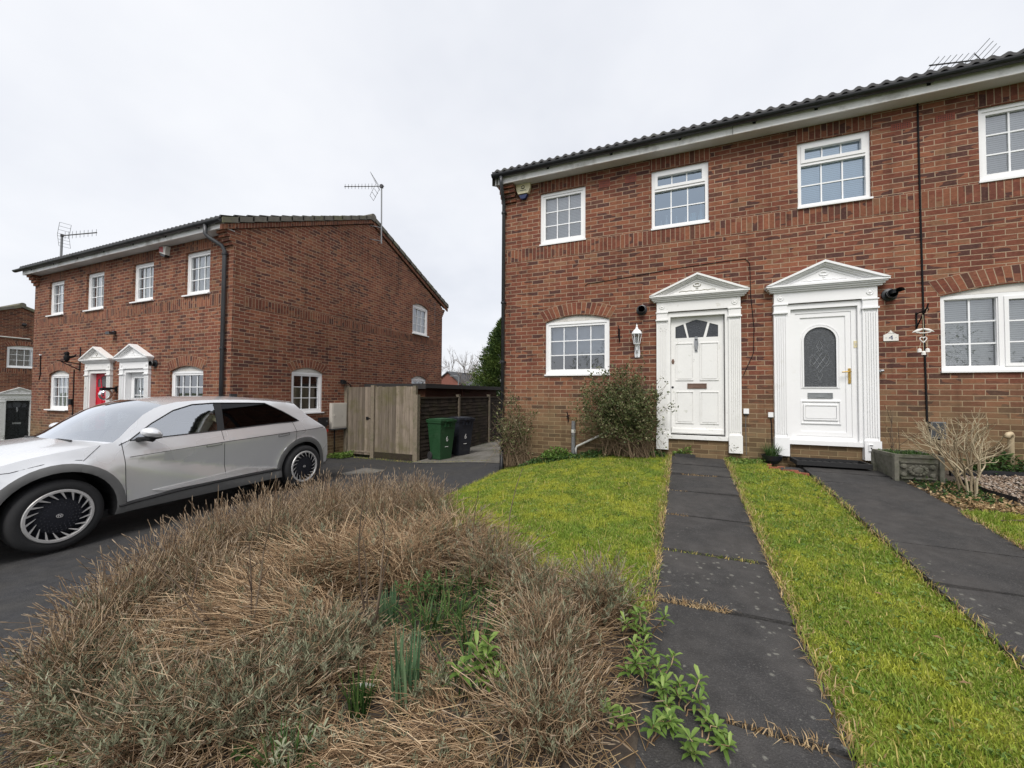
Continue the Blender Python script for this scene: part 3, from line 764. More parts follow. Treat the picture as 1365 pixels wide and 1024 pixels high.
for X, s in ((XA, -1), (XB, 1)):
    g = MB((lambda X_: (lambda u, v, w: (X_ - (w if X_ < 0 else -w), u, v)))(X))
    poly = [(Y0, -.3), (Y0 + DEP, -.3), (Y0 + DEP, 5.78), (RID[0], RID[1] - .16), (Y0, 5.78)]
    fc = [(a, b, 0) for a, b in poly]; g.face(fc if s > 0 else fc[::-1]); g.build('gable_wall', 'brick_gable', house)
bk = MB(); bk.face([(XA, Y0 + DEP, -.3), (XA, Y0 + DEP, 5.78), (XB, Y0 + DEP, 5.78), (XB, Y0 + DEP, -.3)]); bk.build('back_wall', 'brick_gable', house)
soldiers(house, FT, XA + .11, XB, 4.225, 4.475)
for i, (a, b, c, d, st, back) in enumerate(W_UP):
    soldiers(house, FT, a - .03, b + .03, d + .012, 5.722, name='lintel')
    window(house, FT, a, b, c, d, 3, 3, st, back, glass_m='window_glass_bright' if i in (1, 2) else 'window_glass', sill_out=.018 if i != 2 else .03)
window(house, FT, *G1w, cols=4, rows=3, style='plain', back='roller', arch=RISE + .03, sill_out=.03)
window(house, FT, *G2w, cols=2, rows=3, style='multi', mull=3, back='venetian', arch=RISE + .04, sill_out=.03)
brick_arch(house, FT, G1w[0] - .01, G1w[1] + .01, G1w[3] + .012, RISE + .03); brick_arch(house, FT, G2w[0] - .01, G2w[1] + .01, G2w[3] + .012, RISE + .04)
# front door, weathered timber
ds1 = surround(house, FT, .40, .725, 'old_paint', .10)
d1 = sunburst_door(house, FT, .397, .985, 'old_paint', 'patterned_glass', letter='bronze', knocker='steel')
th = MB(FT); th.box(-.052, .852, .905, .965, -.10, .045); th.build('threshold', 'old_paint', house, bevel=.006, seg=1)
# front door, plastic
ds2 = surround(house, FT, 2.09, .725, 'upvc', .10)
fr = MB(FT); fr.ring(1.688, 2.492, .97, 2.935, .062, -.075, -.012); fr.ring(1.645, 2.535, .93, 2.99, .043, -.08, -.03)
d2 = MB(FT); L0, L1, LB, LT = 1.752, 2.428, 1.035, 2.872
gl = [(1.862, 1.765), (2.258, 1.765)] + [(2.06 + .198 * math.cos(PI * k / 18), 2.462 + .198 * math.sin(PI * k / 18)) for k in range(19)]
d2.wall(rect(L0, L1, LB, LT), [gl], c1=-.035, depth=.02); d2.box(L0, L1, LB, LT, -.075, -.056)
d2.ring(L0, L1, LB, LT, .062, -.035, -.020)
def outline(poly, o):
    cx = sum(p[0] for p in poly) / len(poly); n = len(poly); out = []
    for i, p in enumerate(poly):
        a, b = Vector(poly[i - 1]), Vector(poly[(i + 1) % n]); tdir = (b - a).normalized(); out.append((p[0] + tdir.y * o, p[1] - tdir.x * o))
    return out
for o0, o1, dd in ((.0, .022, -.022), (.034, .046, -.028)):
    A_, B_ = outline(gl, o0), outline(gl, o1); n = len(gl)
    for i in range(n):
        j = (i + 1) % n
        d2.face([(*A_[i], dd), (*A_[j], dd), (*B_[j], dd), (*B_[i], dd)][::-1]); d2.face([(*B_[i], dd), (*B_[j], dd), (*B_[j], -.036), (*B_[i], -.036)][::-1]); d2.face([(*A_[i], dd), (*A_[j], dd), (*A_[j], -.05), (*A_[i], -.05)])
d2.ring(1.815, 2.305, 1.215, 1.56, .016, -.035, -.018); d2.ring(1.85, 2.27, 1.27, 1.505, .02, -.035, -.014, .02); d2.box(1.875, 2.245, 1.30, 1.475, -.035, -.022)
dd2 = d2.build('door', 'upvc', house, bevel=.003, seg=1)
fr.build('door_frame', 'upvc', dd2, bevel=.004, seg=1)
pg = MB(FT); pg.prism(gl, -.054, -.046); pg.build('arched_glass', 'obscure_glass', dd2)
ld = MB(FT)                                                    # leaded lattice
def diamond(cx, cz, a, b, r=.0032):
    ld.tube([(cx, cz - b, -.044), (cx + a, cz, -.044), (cx, cz + b, -.044), (cx - a, cz, -.044), (cx, cz - b, -.044)], r, 5)
cx, cz = 2.06, 2.16
for k in (-1, 0, 1):
    for j in (-1, 0, 1): diamond(cx + (k - j) * .038, cz + (k + j) * .062, .036, .058)
diamond(cx, cz + .215, .036, .085); diamond(cx, cz - .215, .036, .085)
for s in (-1, 1):
    ld.tube([(cx + s * .08, cz + .09, -.044), (cx + s * .12, cz + .05, -.044), (cx + s * .11, cz, -.044), (cx + s * .135, cz - .02, -.044)], .003, 5)
    ld.tube([(cx + s * .08, cz - .09, -.044), (cx + s * .12, cz - .05, -.044), (cx + s * .11, cz, -.044)], .003, 5)
ld.build('lead_lattice', 'steel', dd2)
letterplate(dd2, FT, 1.905, 2.21, 1.595, 1.678, -.035, 'steel')
hd = MB(FT); hd.box(2.39, 2.42, 1.815, 2.035, -.020, -.008); hd.tube([(2.405, 1.985, -.008), (2.405, 1.985, .04), (2.375, 1.984, .045), (2.30, 1.978, .042)], [.01, .01, .011, .009], 8); hd.lathe([(0, .004), (.008, .004), (.01, 0)], FT(2.405, 1.87, -.008), (0, -1, 0), 10)
hd.build('handle', 'gold', dd2, bevel=.003, seg=1)
sl2 = MB(FT); sl2.box(1.645, 2.538, .905, .968, -.10, .055); sl2.build('threshold', 'upvc', house, bevel=.008)
# eaves
so_ = MB(); so_.box(XA - .06, XB + .06, 6.89, 7.11, 5.722, 5.734); so_.build('soffit', 'soffit_grey', house)
fa = MB()
for a, b in ((XA - .06, .905), (.912, XB + .06)): fa.box(a, b, 6.865, 6.888, 5.712, 5.905)
fa.build('fascia', 'fascia', house, bevel=.003, seg=1)
gutter(house, XA - .09, XB + .1, 6.80, 5.875, .06, brackets=[-2.1, -.95, .15, 1.2, 1.98, 3.22, 4.4])
tiled_roof(house, XA - .09, XB + .09, (6.79, 5.915), RID); tiled_roof(house, XA - .09, XB + .09, (Y0 + DEP + .3, 5.915), RID)
rc = MB(); rc.tube([(XA - .09, RID[0], RID[1] - .03), (XB + .09, RID[0], RID[1] - .03)], .115, 12, raw=True); rc.build('ridge_tiles', 'roof_tile', house)
for X in (XA - .045, XB + .045):
    vg = MB(); 
    for (ya, za), (yb, zb_) in (((6.80, 5.87), RID), (RID, (Y0 + DEP + .3, 5.87))):
        vg.face([(X - .045, ya, za), (X + .045, ya, za), (X + .045, yb, zb_), (X - .045, yb, zb_)], raw=True)
        for xx in (X - .045, X + .045): vg.face([(xx, ya, za - .2), (xx, yb, zb_ - .2), (xx, yb, zb_), (xx, ya, za)], raw=True)
    vg.build('verge', 'verge_tile', house)
corbel(house, XA - .004, XA + .30, Y0, 5.42, m='brick_gable')
downpipe(house, [(-3.02, 6.80, 5.83), (-3.02, 6.80, 5.70), (-3.055, 6.97, 5.50), (-3.062, 7.035, 5.42), (-3.062, 7.035, .20)], [(-3.062, 7.035, z) for z in (5.22, 3.43, 2.26, 1.0)])
sh = MB(); sh.tube([(-3.062, 7.035, .52), (-3.062, 7.03, .24), (-3.05, 6.96, .12)], .047, 12, raw=True); sh.build('drain_shoe', 'black_plastic', house, smooth=True)
# air bricks under the eaves
for a, b, c, d in ((-1.20, -1.005, 5.385, 5.515), (-.745, -.55, 5.385, 5.515), (2.915, 3.13, 5.405, 5.50), (3.392, 3.59, 5.405, 5.50)):
    ab = MB(FT); ab.ring(a, b, c, d, .012, -.002, .006); n = 9; m_ = 3
    for k in range(1, n): ab.box(a + (b - a) * k / n - .006, a + (b - a) * k / n + .006, c, d, -.002, .005)
    for k in range(1, m_): ab.box(a, b, c + (d - c) * k / m_ - .006, c + (d - c) * k / m_ + .006, -.002, .0055)
    o_ = ab.build('air_brick', 'vent_red', house); hb = MB(FT); hb.box(a + .004, b - .004, c + .004, d - .004, -.02, .0015); hb.build('vent_cavity', 'dark_room', o_)
# aerial lead down the wall
cb = MB(FT); cb.tube([(3.204, 5.72, .012), (3.21, 4.2, .013), (3.222, 2.6, .012), (3.232, 1.7, .012), (3.236, 1.30, .012), (3.25, 1.19, .012), (3.32, 1.13, .012), (3.36, 1.02, .012), (3.36, .6, .012)], .0105, 6); cb.build('wall_cable', 'iron', house)
cb = MB(FT); cb.tube([(-1.45, 3.62, .008), (-1.40, 3.66, .009), (-1.2, 3.665, .008), (-.7, 3.70, .008), (.05, 3.76, .008), (.9, 3.80, .008), (1.10, 3.80, .008), (1.16, 3.72, .01), (1.17, 3.2, .01), (1.21, 2.7, .008), (1.20, 2.3, .009), (1.06, 1.95, .008)], .005, 5); cb.build('wall_cable', 'iron', house)
cb = MB(FT); cb.tube([(1.09, 1.34, .008), (1.085, 1.2, .008), (1.09, .7, .008)], .004, 5); cb.build('wall_cable', 'galv', house)

# ============================ left-hand house
YL, XL, XLE = 5.36, -8.55, -17.52
LT = front_T(YL); GT = side_T(XL)
lhouse = thing('brick_house', (XL, YL, -.15), 'red brick house with a tall blank gable, red front door and silver car in front', 'house')
LW = [(-10.20, -9.32, 3.775, 4.775), (-12.315, -11.45, 3.80, 4.770), (-14.555, -13.672, 3.76, 4.785), (-16.635, -15.78, 3.765, 4.77)]
LE = (-16.475, -15.33, 1.09, 2.10); LG = (-10.68, -9.46, 1.09, 2.10)
CR, CW, ZB = -13.72, -12.05, -.115
lholes = [rect(*w) for w in LW] + [arch_hole(*LE, .11), arch_hole(*LG, .11)] + [rect(c - .455, c + .455, ZB + .18, ZB + 2.265) for c in (CR, CW)]
wl = MB(LT); wl.wall([(XLE, -.8), (XL, -.8), (XL, 5.08), (XLE, 5.08)], lholes, depth=.20); wl.build('wall', 'brick_low', lhouse)
REARY = 13.49; RIDL = (9.42, 7.04); EV = (5.27, 5.13); EVR = (13.84, 5.13)
GU = (11.55, 12.49, 3.765, 4.80); GLo = (6.785, 7.70, 1.10, 2.14); GRr = (11.53, 12.425, 1.12, 2.15)
gholes = [arch_hole(*GU, .11), arch_hole(*GLo, .11), arch_hole(*GRr, .11)]
gw = MB(GT); gw.wall([(YL, -.8), (REARY, -.8), (REARY, 5.08), (RIDL[0], RIDL[1] - .2), (YL, 5.08)], gholes, depth=.1); gw.build('gable_wall', 'brick_gable', lhouse)
g2 = MB(); g2.face([(XLE, REARY, -.8), (XLE, YL, -.8), (XLE, YL, 5.08), (XLE, RIDL[0], RIDL[1] - .2), (XLE, REARY, 5.08)]); g2.build('gable_wall', 'brick_gable', lhouse)
g2 = MB(); g2.face([(XL, REARY, -.8), (XLE, REARY, -.8), (XLE, REARY, 5.08), (XL, REARY, 5.08)]); g2.build('back_wall', 'brick_gable', lhouse)
soldiers(lhouse, LT, XLE + .12, XL - .12, 3.505, 3.755); soldiers(lhouse, GT, YL + .23, REARY - .23, 3.49, 3.715, m='soldier_gable')
for k, w in enumerate(LW):
    soldiers(lhouse, LT, w[0] - .05, w[1] + .05, w[3] + .012, 5.02, name='lintel')
    window(lhouse, LT, *w, 3, 3, 'plain', 'net', w0=-.05, sill_out=.05)
window(lhouse, LT, *LE, 4, 3, 'plain', 'net', arch=.11, w0=-.05, sill_out=.07); window(lhouse, LT, *LG, 4, 3, 'plain', 'none', arch=.11, w0=-.05, sill_out=.05)
for q in (LE, LG): brick_arch(lhouse, LT, q[0] - .01, q[1] + .01, q[3] + .012, .11)
for q, bk_ in ((GU, 'net'), (GLo, 'none'), (GRr, 'none')):
    window(lhouse, GT, *q, 3, 3, 'plain', bk_, arch=.11, w0=-.03, sill_out=.05); brick_arch(lhouse, GT, q[0] - .01, q[1] + .01, q[3] + .012, .11, m='soldier_gable')
for c, pnt in ((CR, 'old_paint'), (CW, 'upvc')): surround(lhouse, LT, c, ZB, pnt, .13)
rd = sunburst_door(lhouse, LT, CR, ZB + .255, 'red_paint', 'obscure_glass', w=-.085, letter='iron', knocker='iron', lock=False)
rd['label'] = 'glossy red front door'
wd = MB(LT); c, zb, w = CW, ZB + .235, -.085
gl_ = rect(c - .27, c + .27, zb + .55, zb + 1.86); wd.wall(rect(c - .40, c + .40, zb, zb + 2.0), [gl_], c1=w, depth=.03); wd.box(c - .4, c + .4, zb, zb + 2.0, w - .07, w - .05)
wd.ring(c - .27, c + .27, zb + .55, zb + 1.86, .02, w, w + .01); panel_raised(wd, c - .27, c + .27, zb + .12, zb + .45, w)
wdo = wd.build('door', 'upvc', lhouse, bevel=.003, seg=1); wdo['label'] = 'white front door with a tall glazed panel'
q = MB(LT); q.face([(a, b, w - .02) for a, b in gl_]); q.build('pane', 'window_glass', wdo)
q = MB(LT); q.face([(a, b, w - .045) for a, b in gl_]); q.build('net_curtain', 'net_curtain', wdo)
q = MB(LT); q.box(c - .009, c + .009, zb + .57, zb + 1.84, w - .016, w - .004)
for k in (1, 2): q.box(c - .25, c + .25, zb + .55 + 1.31 * k / 3 - .009, zb + .55 + 1.31 * k / 3 + .009, w - .017, w - .003)
q.build('glazing_lattice', 'bar_white', wdo)
for c in (CR, CW):
    q = MB(LT); q.box(c - .452, c + .452, ZB + .16, ZB + .235, -.17, .05); q.build('threshold', 'upvc', lhouse, bevel=.006, seg=1)
# eaves, roof, verges
q = MB(); q.box(XLE - .05, XL + .02, 5.14, 5.365, 5.025, 5.037); q.build('soffit', 'soffit_grey', lhouse)
q = MB(); q.box(XLE - .05, XL + .035, 5.115, 5.138, 5.015, 5.19); q.build('fascia', 'fascia', lhouse, bevel=.003, seg=1)
gutter(lhouse, XLE - .35, XL + .06, 5.055, 5.165, .058, brackets=[-17.0, -15.7, -14.4, -13.1, -11.8, -10.5, -9.3])
tiled_roof(lhouse, XLE - .06, XL + .07, (5.05, 5.19), RIDL); tiled_roof(lhouse, XLE - .06, XL + .07, (EVR[0], 5.25), RIDL)
rc = MB(); rc.tube([(XLE - .06, RIDL[0], RIDL[1]), (XL + .09, RIDL[0], RIDL[1])], .115, 12, raw=True); rc.build('ridge_tiles', 'verge_tile', lhouse)
for (ya, za), (yb, zb_) in (((5.08, 5.20), (RIDL[0], RIDL[1] + .06)), ((EVR[0], 5.24), (RIDL[0], RIDL[1] + .06))):
    n = 14; vg = MB(); rb = MB()
    for k in range(n):
        a, b = k / n, (k + 1.10) / n; Y1, Z1, Y2, Z2 = ya + (yb - ya) * a, za + (zb_ - za) * a, ya + (yb - ya) * min(b, 1), za + (zb_ - za) * min(b, 1)
        l0, l1 = .018, 0.
        for (xo, s) in ((XL + .085, 1), (XL - .16, -1)): vg.face([(xo, Y1, Z1 + l0 - .12), (xo, Y2, Z2 + l1 - .12), (xo, Y2, Z2 + l1), (xo, Y1, Z1 + l0)], raw=True)
        vg.face([(XL - .16, Y1, Z1 + l0), (XL + .085, Y1, Z1 + l0), (XL + .085, Y2, Z2 + l1), (XL - .16, Y2, Z2 + l1)], raw=True)
        vg.face([(XL - .16, Y1, Z1 + l0 - .12), (XL + .085, Y1, Z1 + l0 - .12), (XL + .085, Y2, Z2 + l1 - .12), (XL - .16, Y2, Z2 + l1 - .12)], raw=True)
        vg.face([(XL - .16, Y1, Z1 + l0), (XL + .085, Y1, Z1 + l0), (XL + .085, Y1, Z1 + l0 - .12), (XL - .16, Y1, Z1 + l0 - .12)], raw=True)
    vg.build('verge', 'verge_tile', lhouse)
    L = math.hypot(yb - ya, zb_ - za)
    A = [(ya, za - .125), (yb, zb_ - .125), (yb, zb_ - .235), (ya, za - .235)]
    rb.face([(XL + .045, *p) for p in A], uv=[(0, .005), (L, .005), (L, .105), (0, .105)], raw=True)
    rb.face([(XL, *A[2]), (XL + .045, *A[2]), (XL + .045, *A[3]), (XL, *A[3])], uv=[(0, 0), (0, .03), (L, .03), (L, 0)], raw=True); rb.face([(XL, *A[0]), (XL + .045, *A[0]), (XL + .045, *A[3]), (XL, *A[3])], raw=True)
    rb.build('raking_course', 'soldier_gable', lhouse)
corbel(lhouse, XL - .28, XL + .004, YL, 4.74); corbel(lhouse, XLE - .004, XLE + .28, YL, 4.74)
q = MB(GT)
for k in range(4): q.box(REARY - .02, REARY + .045 * (k + 1), 4.74 + k * .075, 4.81 + k * .075, -.25, .003)
q.build('corbel', 'brick_gable', lhouse)
downpipe(lhouse, [(-8.98, 5.055, 5.13), (-8.98, 5.055, 4.93), (-8.93, 5.10, 4.86), (-8.76, 5.25, 4.72), (-8.735, 5.295, 4.62), (-8.735, 5.295, -.15)], [(-8.735, 5.295, z) for z in (4.55, 2.55, .9)], r=.04)
cb = MB(LT); cb.tube([(-15.03, 2.22, .01), (-15.03, 1.2, .01), (-15.03, 0., .01)], .014, 5); cb.build('wall_cable', 'iron', lhouse)
cb = MB(GT); cb.tube([(12.95, 5.2, .008), (12.95, 4.3, .008)], .005, 5); cb.build('wall_cable', 'galv', lhouse)

# ============================ house at the far left
XF = -31.; FTs = side_T(XF)
fhouse = thing('brick_house', (XF, 9., -.9), 'far brick house with a black front door, half hidden at the left edge', 'house')
fw = MB(FTs); FWn = (8.62, 9.80, 2.80, 3.85); fd = rect(8.60, 9.50, -.87, 1.22)
fw.wall([(4.2, -2.), (13.9, -2.), (13.9, 4.0), (9.05, 5.92), (4.2, 4.0)], [arch_hole(*FWn, .1), fd], depth=.15); fw.build('wall', 'brick_far', fhouse)
soldiers(fhouse, FTs, 4.4, 13.7, 2.52, 2.78); brick_arch(fhouse, FTs, FWn[0], FWn[1], FWn[3] + .012, .1)
window(fhouse, FTs, *FWn, 4, 3, 'plain', 'net', arch=.1); surround(fhouse, FTs, 9.05, -1.08, 'old_paint', .14)
bd = sunburst_door(fhouse, FTs, 9.05, -.825, 'black_paint', 'patterned_glass', w=-.1, letter='steel', knocker='steel', lock=False); bd['label'] = 'black front door with a fan light'
q = MB(FTs); q.box(8.6, 9.5, -.90, -.845, -.14, .05); q.build('threshold', 'upvc', fhouse)
q = MB(FTs); q.tube([(4.2, 4.40, .03), (9.36, 4.33, .03)], .03, 6); q.build('waste_pipe', 'waste_white', fhouse)
for s in (-1, 1):
    q = MB(); q.face([(XF + .1, 9.05, 6.06), (XF - 8, 9.05, 6.06), (XF - 8, 9.05 + s * 5.1, 4.02), (XF + .1, 9.05 + s * 5.1, 4.02)][::s]); q.face([(XF + .1, 9.05, 6.06), (XF + .1, 9.05 + s * 5.1, 4.02), (XF + .1, 9.05 + s * 5.1, 3.88), (XF + .1, 9.05, 5.92)][::s])
    q.build('roof', 'verge_tile', fhouse)
q = MB(); q.tube([(XF + .12, 9.05, 6.05), (XF - 8, 9.05, 6.05)], .12, 10, raw=True); q.build('ridge_tiles', 'verge_tile', fhouse)
for yy in (4.2, 13.9): 
    q = MB(); q.face([(XF, yy, -2.), (XF - 8, yy, -2.), (XF - 8, yy, 4.), (XF, yy, 4.)]); q.build('side_wall', 'brick_far', fhouse)
tag(MB.build((lambda m_: (m_.lathe([(0, .1), (.05, .09), (.09, .03), (.09, 0)], FTs(9.15, 5.05, 0), (1, 0, 0), 14), m_)[1])(MB()), 'flue_vent', 'black_plastic'), 'small dark vent near the top of the far gable', 'flue vent')
# ------------------------------------------------------------------ the car
def paint_mat():
    m, t, p = mat('car_paint'); c = t.coord('Object')
    n = t.noise(c, 3, 3); pset(t, p, col=t.mix(t.mapr(n, .3, .7), (.78, .785, .80), (.82, .822, .83)), metal=.52, rough=.3, coat=.9, coatr=.06)
    t.set(p.inputs['Roughness'], t.mapr(t.noise(t.geo(), 1.2, 2, .5), .3, .7, .22, .30))
paint_mat()
simple('car_clad', (.13, .13, .128), .5, var=.08, scale=20)
simple('tyre', (.020, .020, .021), .85, var=.25, scale=25, bump=.15)
simple('rim_silver', (.58, .57, .56), .4, metal=.4, var=.05)
simple('rim_dark', (.013, .014, .020), .6, var=.3, scale=60, spec=.3)
simple('car_dark', (.010, .010, .011), .6, var=.15)
simple('seam', (.018, .018, .019), .7, var=.1)
simple('lamp_clear', (.62, .64, .66), .15, var=.05); simple('lamp_red', (.25, .012, .015), .2, var=.1)

CAR = thing('parked_car', (-6.744, 1.142, -.022), 'silver electric hatchback parked on the drive, charging lead plugged in behind', 'car', rot=math.radians(92.13))
CT = lambda s, y, z: (s, y, z)
WF, WR, WZ = (.84, .365), (3.847, .362), .364
RF, RR = .447, .428
def lerp_tab(tab, x):
    xs = [a for a, _ in tab]; ys = [b for _, b in tab]; return np.interp(x, xs, ys)
zc_t = [(0, .80), (.4, .85), (1.363, .879), (2.494, .943), (3.675, .988), (4.258, 1.011), (4.7, 1.03)]
zb_t = [(0, .9), (1.2, 1.05), (1.34, 1.056), (1.81, 1.08), (2.38, 1.101), (3.37, 1.143), (3.62, 1.147), (4.2, 1.03), (4.7, .98)]
tp_t = [(0, .70), (.1, .79), (.25, .885), (.45, .955), (.8, 1.), (3.6, 1.), (3.95, .985), (4.2, .955), (4.4, .915), (4.6, .86)]
def Ys(s, z):
    s = np.asarray(s, float); z = np.asarray(z, float)
    zc = lerp_tab(zc_t, s); zb = lerp_tab(zb_t, s)
    zk = np.interp(s, [0, 1.363, 2.5, 3.386, 3.6, 4.7], [.85, .879, .60, .405, .36, .30])
    zk = np.minimum(zk, zc)
    y = np.full_like(s, .93)
    up = z > zc; y = np.where(up, .93 - (np.minimum(z, zb) - zc) * .36, y)
    mid = (z <= zc) & (z > zk); y = np.where(mid, .93 - (zc - z) * .085, y)
    low = (z <= zk); yk = .93 - (zc - zk) * .085; y = np.where(low, np.minimum(yk + (zk - z) * .20, .945), y)
    y = np.where(z < .33, y - (.33 - z) * .25, y)
    gh = z > zb; y = np.where(gh, .93 - (zb - zc) * .36 - (z - zb) * .52 - np.maximum(z - zb - .25, 0) ** 2 * .7, y)
    y = y * lerp_tab(tp_t, s)
    for (cx, cz), r in ((WF, RF), (WR, RR)):
        d = np.hypot(s - cx, z - cz); y = y + .020 * np.clip(1 - np.abs(d - r - .04) / .06, 0, 1) ** .5 * (z < 1.)
    return y
up_front = [(.20, .22), (.10, .33), (.06, .50), (.07, .64), (.13, .75)]
hood = [(.25, .845), (.43, .925), (.6, .972), (.8, 1.008), (1.0, 1.035), (1.15, 1.052), (1.27, 1.066)]
apil = [(1.34, 1.115), (1.464, 1.232), (1.623, 1.366), (1.75, 1.437), (1.86, 1.478)]
roof = [(2.03, 1.515), (2.3, 1.534), (2.6, 1.540), (3.0, 1.533), (3.3, 1.513), (3.55, 1.488), (3.80, 1.455)]
rearw = [(3.86, 1.385), (3.99, 1.245), (4.16, 1.13), (4.33, 1.017)]
tail = [(4.40, .95), (4.44, .80), (4.475, .62), (4.49, .5), (4.47, .38), (4.31, .25)]
def arc(c, r, a0, a1, n=22): return [(c[0] + r * math.cos(a0 + (a1 - a0) * k / n), c[1] + r * math.sin(a0 + (a1 - a0) * k / n)) for k in range(n + 1)]
zlo = .255
def arch_pts(c, r):
    a = math.asin((zlo - c[1]) / r); return arc(c, r, a, PI - a)
bottom = arch_pts(WR, RR) + [(3.2, .262), (2.4, .262), (1.6, .262)] + arch_pts(WF, RF)
SIDE = up_front + hood + apil + roof + rearw + tail + bottom
DLO = [(1.42, 1.072), (1.81, 1.085), (2.38, 1.106), (3.37, 1.148), (3.66, 1.152), (3.77, 1.165), (3.52, 1.33), (3.25, 1.475), (2.97, 1.485), (2.48, 1.493), (2.2, 1.477), (1.95, 1.405), (1.68, 1.255)]
BP = [(2.395, 1.0), (2.485, 1.0), (2.60, 1.6), (2.49, 1.6)]
CLADF = arc(WF, RF + .083, -.3, PI + .3, 26); CLADR = arc(WR, RR + .088, -.3, PI + .3, 26)
SILL = [(1.27, .36), (1.375, .372), (1.9, .410), (2.49, .426), (3.4, .403), (3.45, .40)]
DOORF = [(1.345, 1.056), (1.369, .372), (1.9, .410), (2.507, .426), (2.462, 1.095), (2.38, 1.50), (2.2, 1.52), (1.9, 1.45), (1.62, 1.31)]
DOORR = [(2.507, .426), (3.36, .404), (3.37, .56), (3.46, .72), (3.665, .845), (3.675, .988), (3.63, 1.148), (3.3, 1.50), (2.38, 1.50), (2.462, 1.095)]
def cdt_side():
    pts = []; edges = []
    def loop(P, closed=True, step=.06):
        out = []
        for i in range(len(P) - (0 if closed else 1)):
            a, b = Vector(P[i]), Vector(P[(i + 1) % len(P)]); m = max(1, int((b - a).length / step))
            out += [a.lerp(b, k / m) for k in range(m)]
        if not closed: out.append(Vector(P[-1]))
        i0 = len(pts); pts.extend(out)
        for k in range(len(out) - (0 if closed else 1)): edges.append((i0 + k, i0 + (k + 1) % len(out)))
        return list(range(i0, i0 + len(out)))
    outer = loop(SIDE)
    for P in (DLO, DOORF, DOORR): loop(P)
    for P in (CLADF, CLADR, SILL, [(1.363, .879), (2.494, .943), (3.675, .988), (4.258, 1.011)], [(1.363, .879), (2.5, .6), (3.386, .405)], [(2.413, 1.1), (2.476, 1.5)], [(2.504, 1.1), (2.582, 1.5)]): loop(P, False)
    for gx in np.arange(.1, 4.5, .055):
        for gz in np.arange(.24, 1.55, .055): pts.append(Vector((gx, gz)))
    v, e, f, *_ = geometry.delaunay_2d_cdt(pts, edges, [], 0, 1e-4)
    V = np.array([(p.x, p.y) for p in v]); F = np.array([q for q in f if len(q) == 3])
    C = V[F].mean(1); F = F[in_poly(C[:, 0], C[:, 1], SIDE)]; C = V[F].mean(1)
    return V, F, C
SV, SF, SC = cdt_side()
inp = lambda P: in_poly(SC[:, 0], SC[:, 1], P)
k_glass = inp(DLO); k_bp = k_glass & inp(BP); mid_ = 2.44 + (SC[:, 1] - 1.) * .18; k_f = k_glass & (SC[:, 0] < mid_) & ~k_bp; k_r = k_glass & (SC[:, 0] >= mid_) & ~k_bp
dF = np.hypot(SC[:, 0] - WF[0], SC[:, 1] - WF[1]); dR = np.hypot(SC[:, 0] - WR[0], SC[:, 1] - WR[1])
k_clad = ((dF < RF + .083) | (dR < RR + .088)) & (SC[:, 1] < .95)
k_sill = (SC[:, 1] < np.interp(SC[:, 0], [a for a, _ in SILL], [b for _, b in SILL])) & (SC[:, 0] > 1.2) & (SC[:, 0] < 3.5) & ~k_clad
k_low = ((SC[:, 0] < .75) | (SC[:, 0] > 4.0)) & (SC[:, 1] < .36) & ~k_clad
k_df = inp(DOORF) & ~k_glass & ~k_clad & ~k_sill; k_dr = inp(DOORR) & ~k_glass & ~k_clad & ~k_sill & ~k_df
k_body = ~(k_glass | k_df | k_dr)
body_mi = np.zeros(len(SF), int); body_mi[k_clad | k_sill | k_low] = 1
def side_piece(name, mask, side, mats, mi=None, inset=0., parent=CAR):
    F = SF[mask]; us, inv = np.unique(F, return_inverse=True); q = SV[us]
    y = (Ys(q[:, 0], q[:, 1]) - inset) * side
    Fn = inv.reshape(F.shape)
    if side > 0: Fn = Fn[:, ::-1]
    o = np_mesh(name, np.stack([q[:, 0], y, q[:, 1]], 1), Fn, mats, parent, smooth=True, mi=None if mi is None else mi[mask], local=True); return o
# shell: both flanks and the strip across the top in one mesh
up = [(p, 'f') for p in up_front] + [(p, 'h') for p in hood] + [(p, 'w') for p in apil] + [(p, 'r') for p in roof] + [(p, 'g') for p in rearw] + [(p, 't') for p in tail]
NF = 15; fr_ = np.linspace(-1, 1, NF)
bow_t = {'f': -.10, 'h': -.13, 'w': -.16, 'r': 0, 'g': .20, 't': .13}
rows = []
for i, ((s, z), k) in enumerate(up):
    y = float(Ys(s, z)); q = 1 - fr_ ** 2
    if k == 'h': bow = -.13 - .09 * max(0, (s - .9) / .37)
    elif k == 'w': bow = -.22 + .14 * (s - 1.3) / .56
    elif k == 'r': bow = np.interp(s, [2.0, 2.4, 3.3, 3.8], [-.05, 0, .06, .22])
    elif k == 'g': bow = np.interp(s, [3.86, 4.33], [.08, .13])
    else: bow = bow_t[k]
    crown = {'f': 0, 'h': .035, 'w': .03 + .03 * (s - 1.3) / .5 if k == 'w' else 0, 'r': .055, 'g': .03, 't': 0}[k]
    rows.append(np.stack([s + bow * q, fr_ * y, z + crown * q + (.02 * q * (1 - q) if k == 'h' else 0)], 1))
rows = np.array(rows)
def strip(name, i0, i1, m, inset=0., f0=0, f1=NF, smooth=True):
    R = rows[i0:i1 + 1, f0:f1]; a, b, _ = R.shape; idx = np.arange(a * b).reshape(a, b)
    F = np.stack([idx[:-1, :-1], idx[1:, :-1], idx[1:, 1:], idx[:-1, 1:]], -1).reshape(-1, 4)
    V = R.reshape(-1, 3).copy(); V[:, 2] -= inset
    return np_mesh(name, V, F, m, CAR, smooth=smooth, local=True)
n0, n1, n2, n3, n4, n5 = [sum(len(x) for x in (up_front, hood, apil, roof, rearw, tail)[:k + 1]) for k in range(6)]
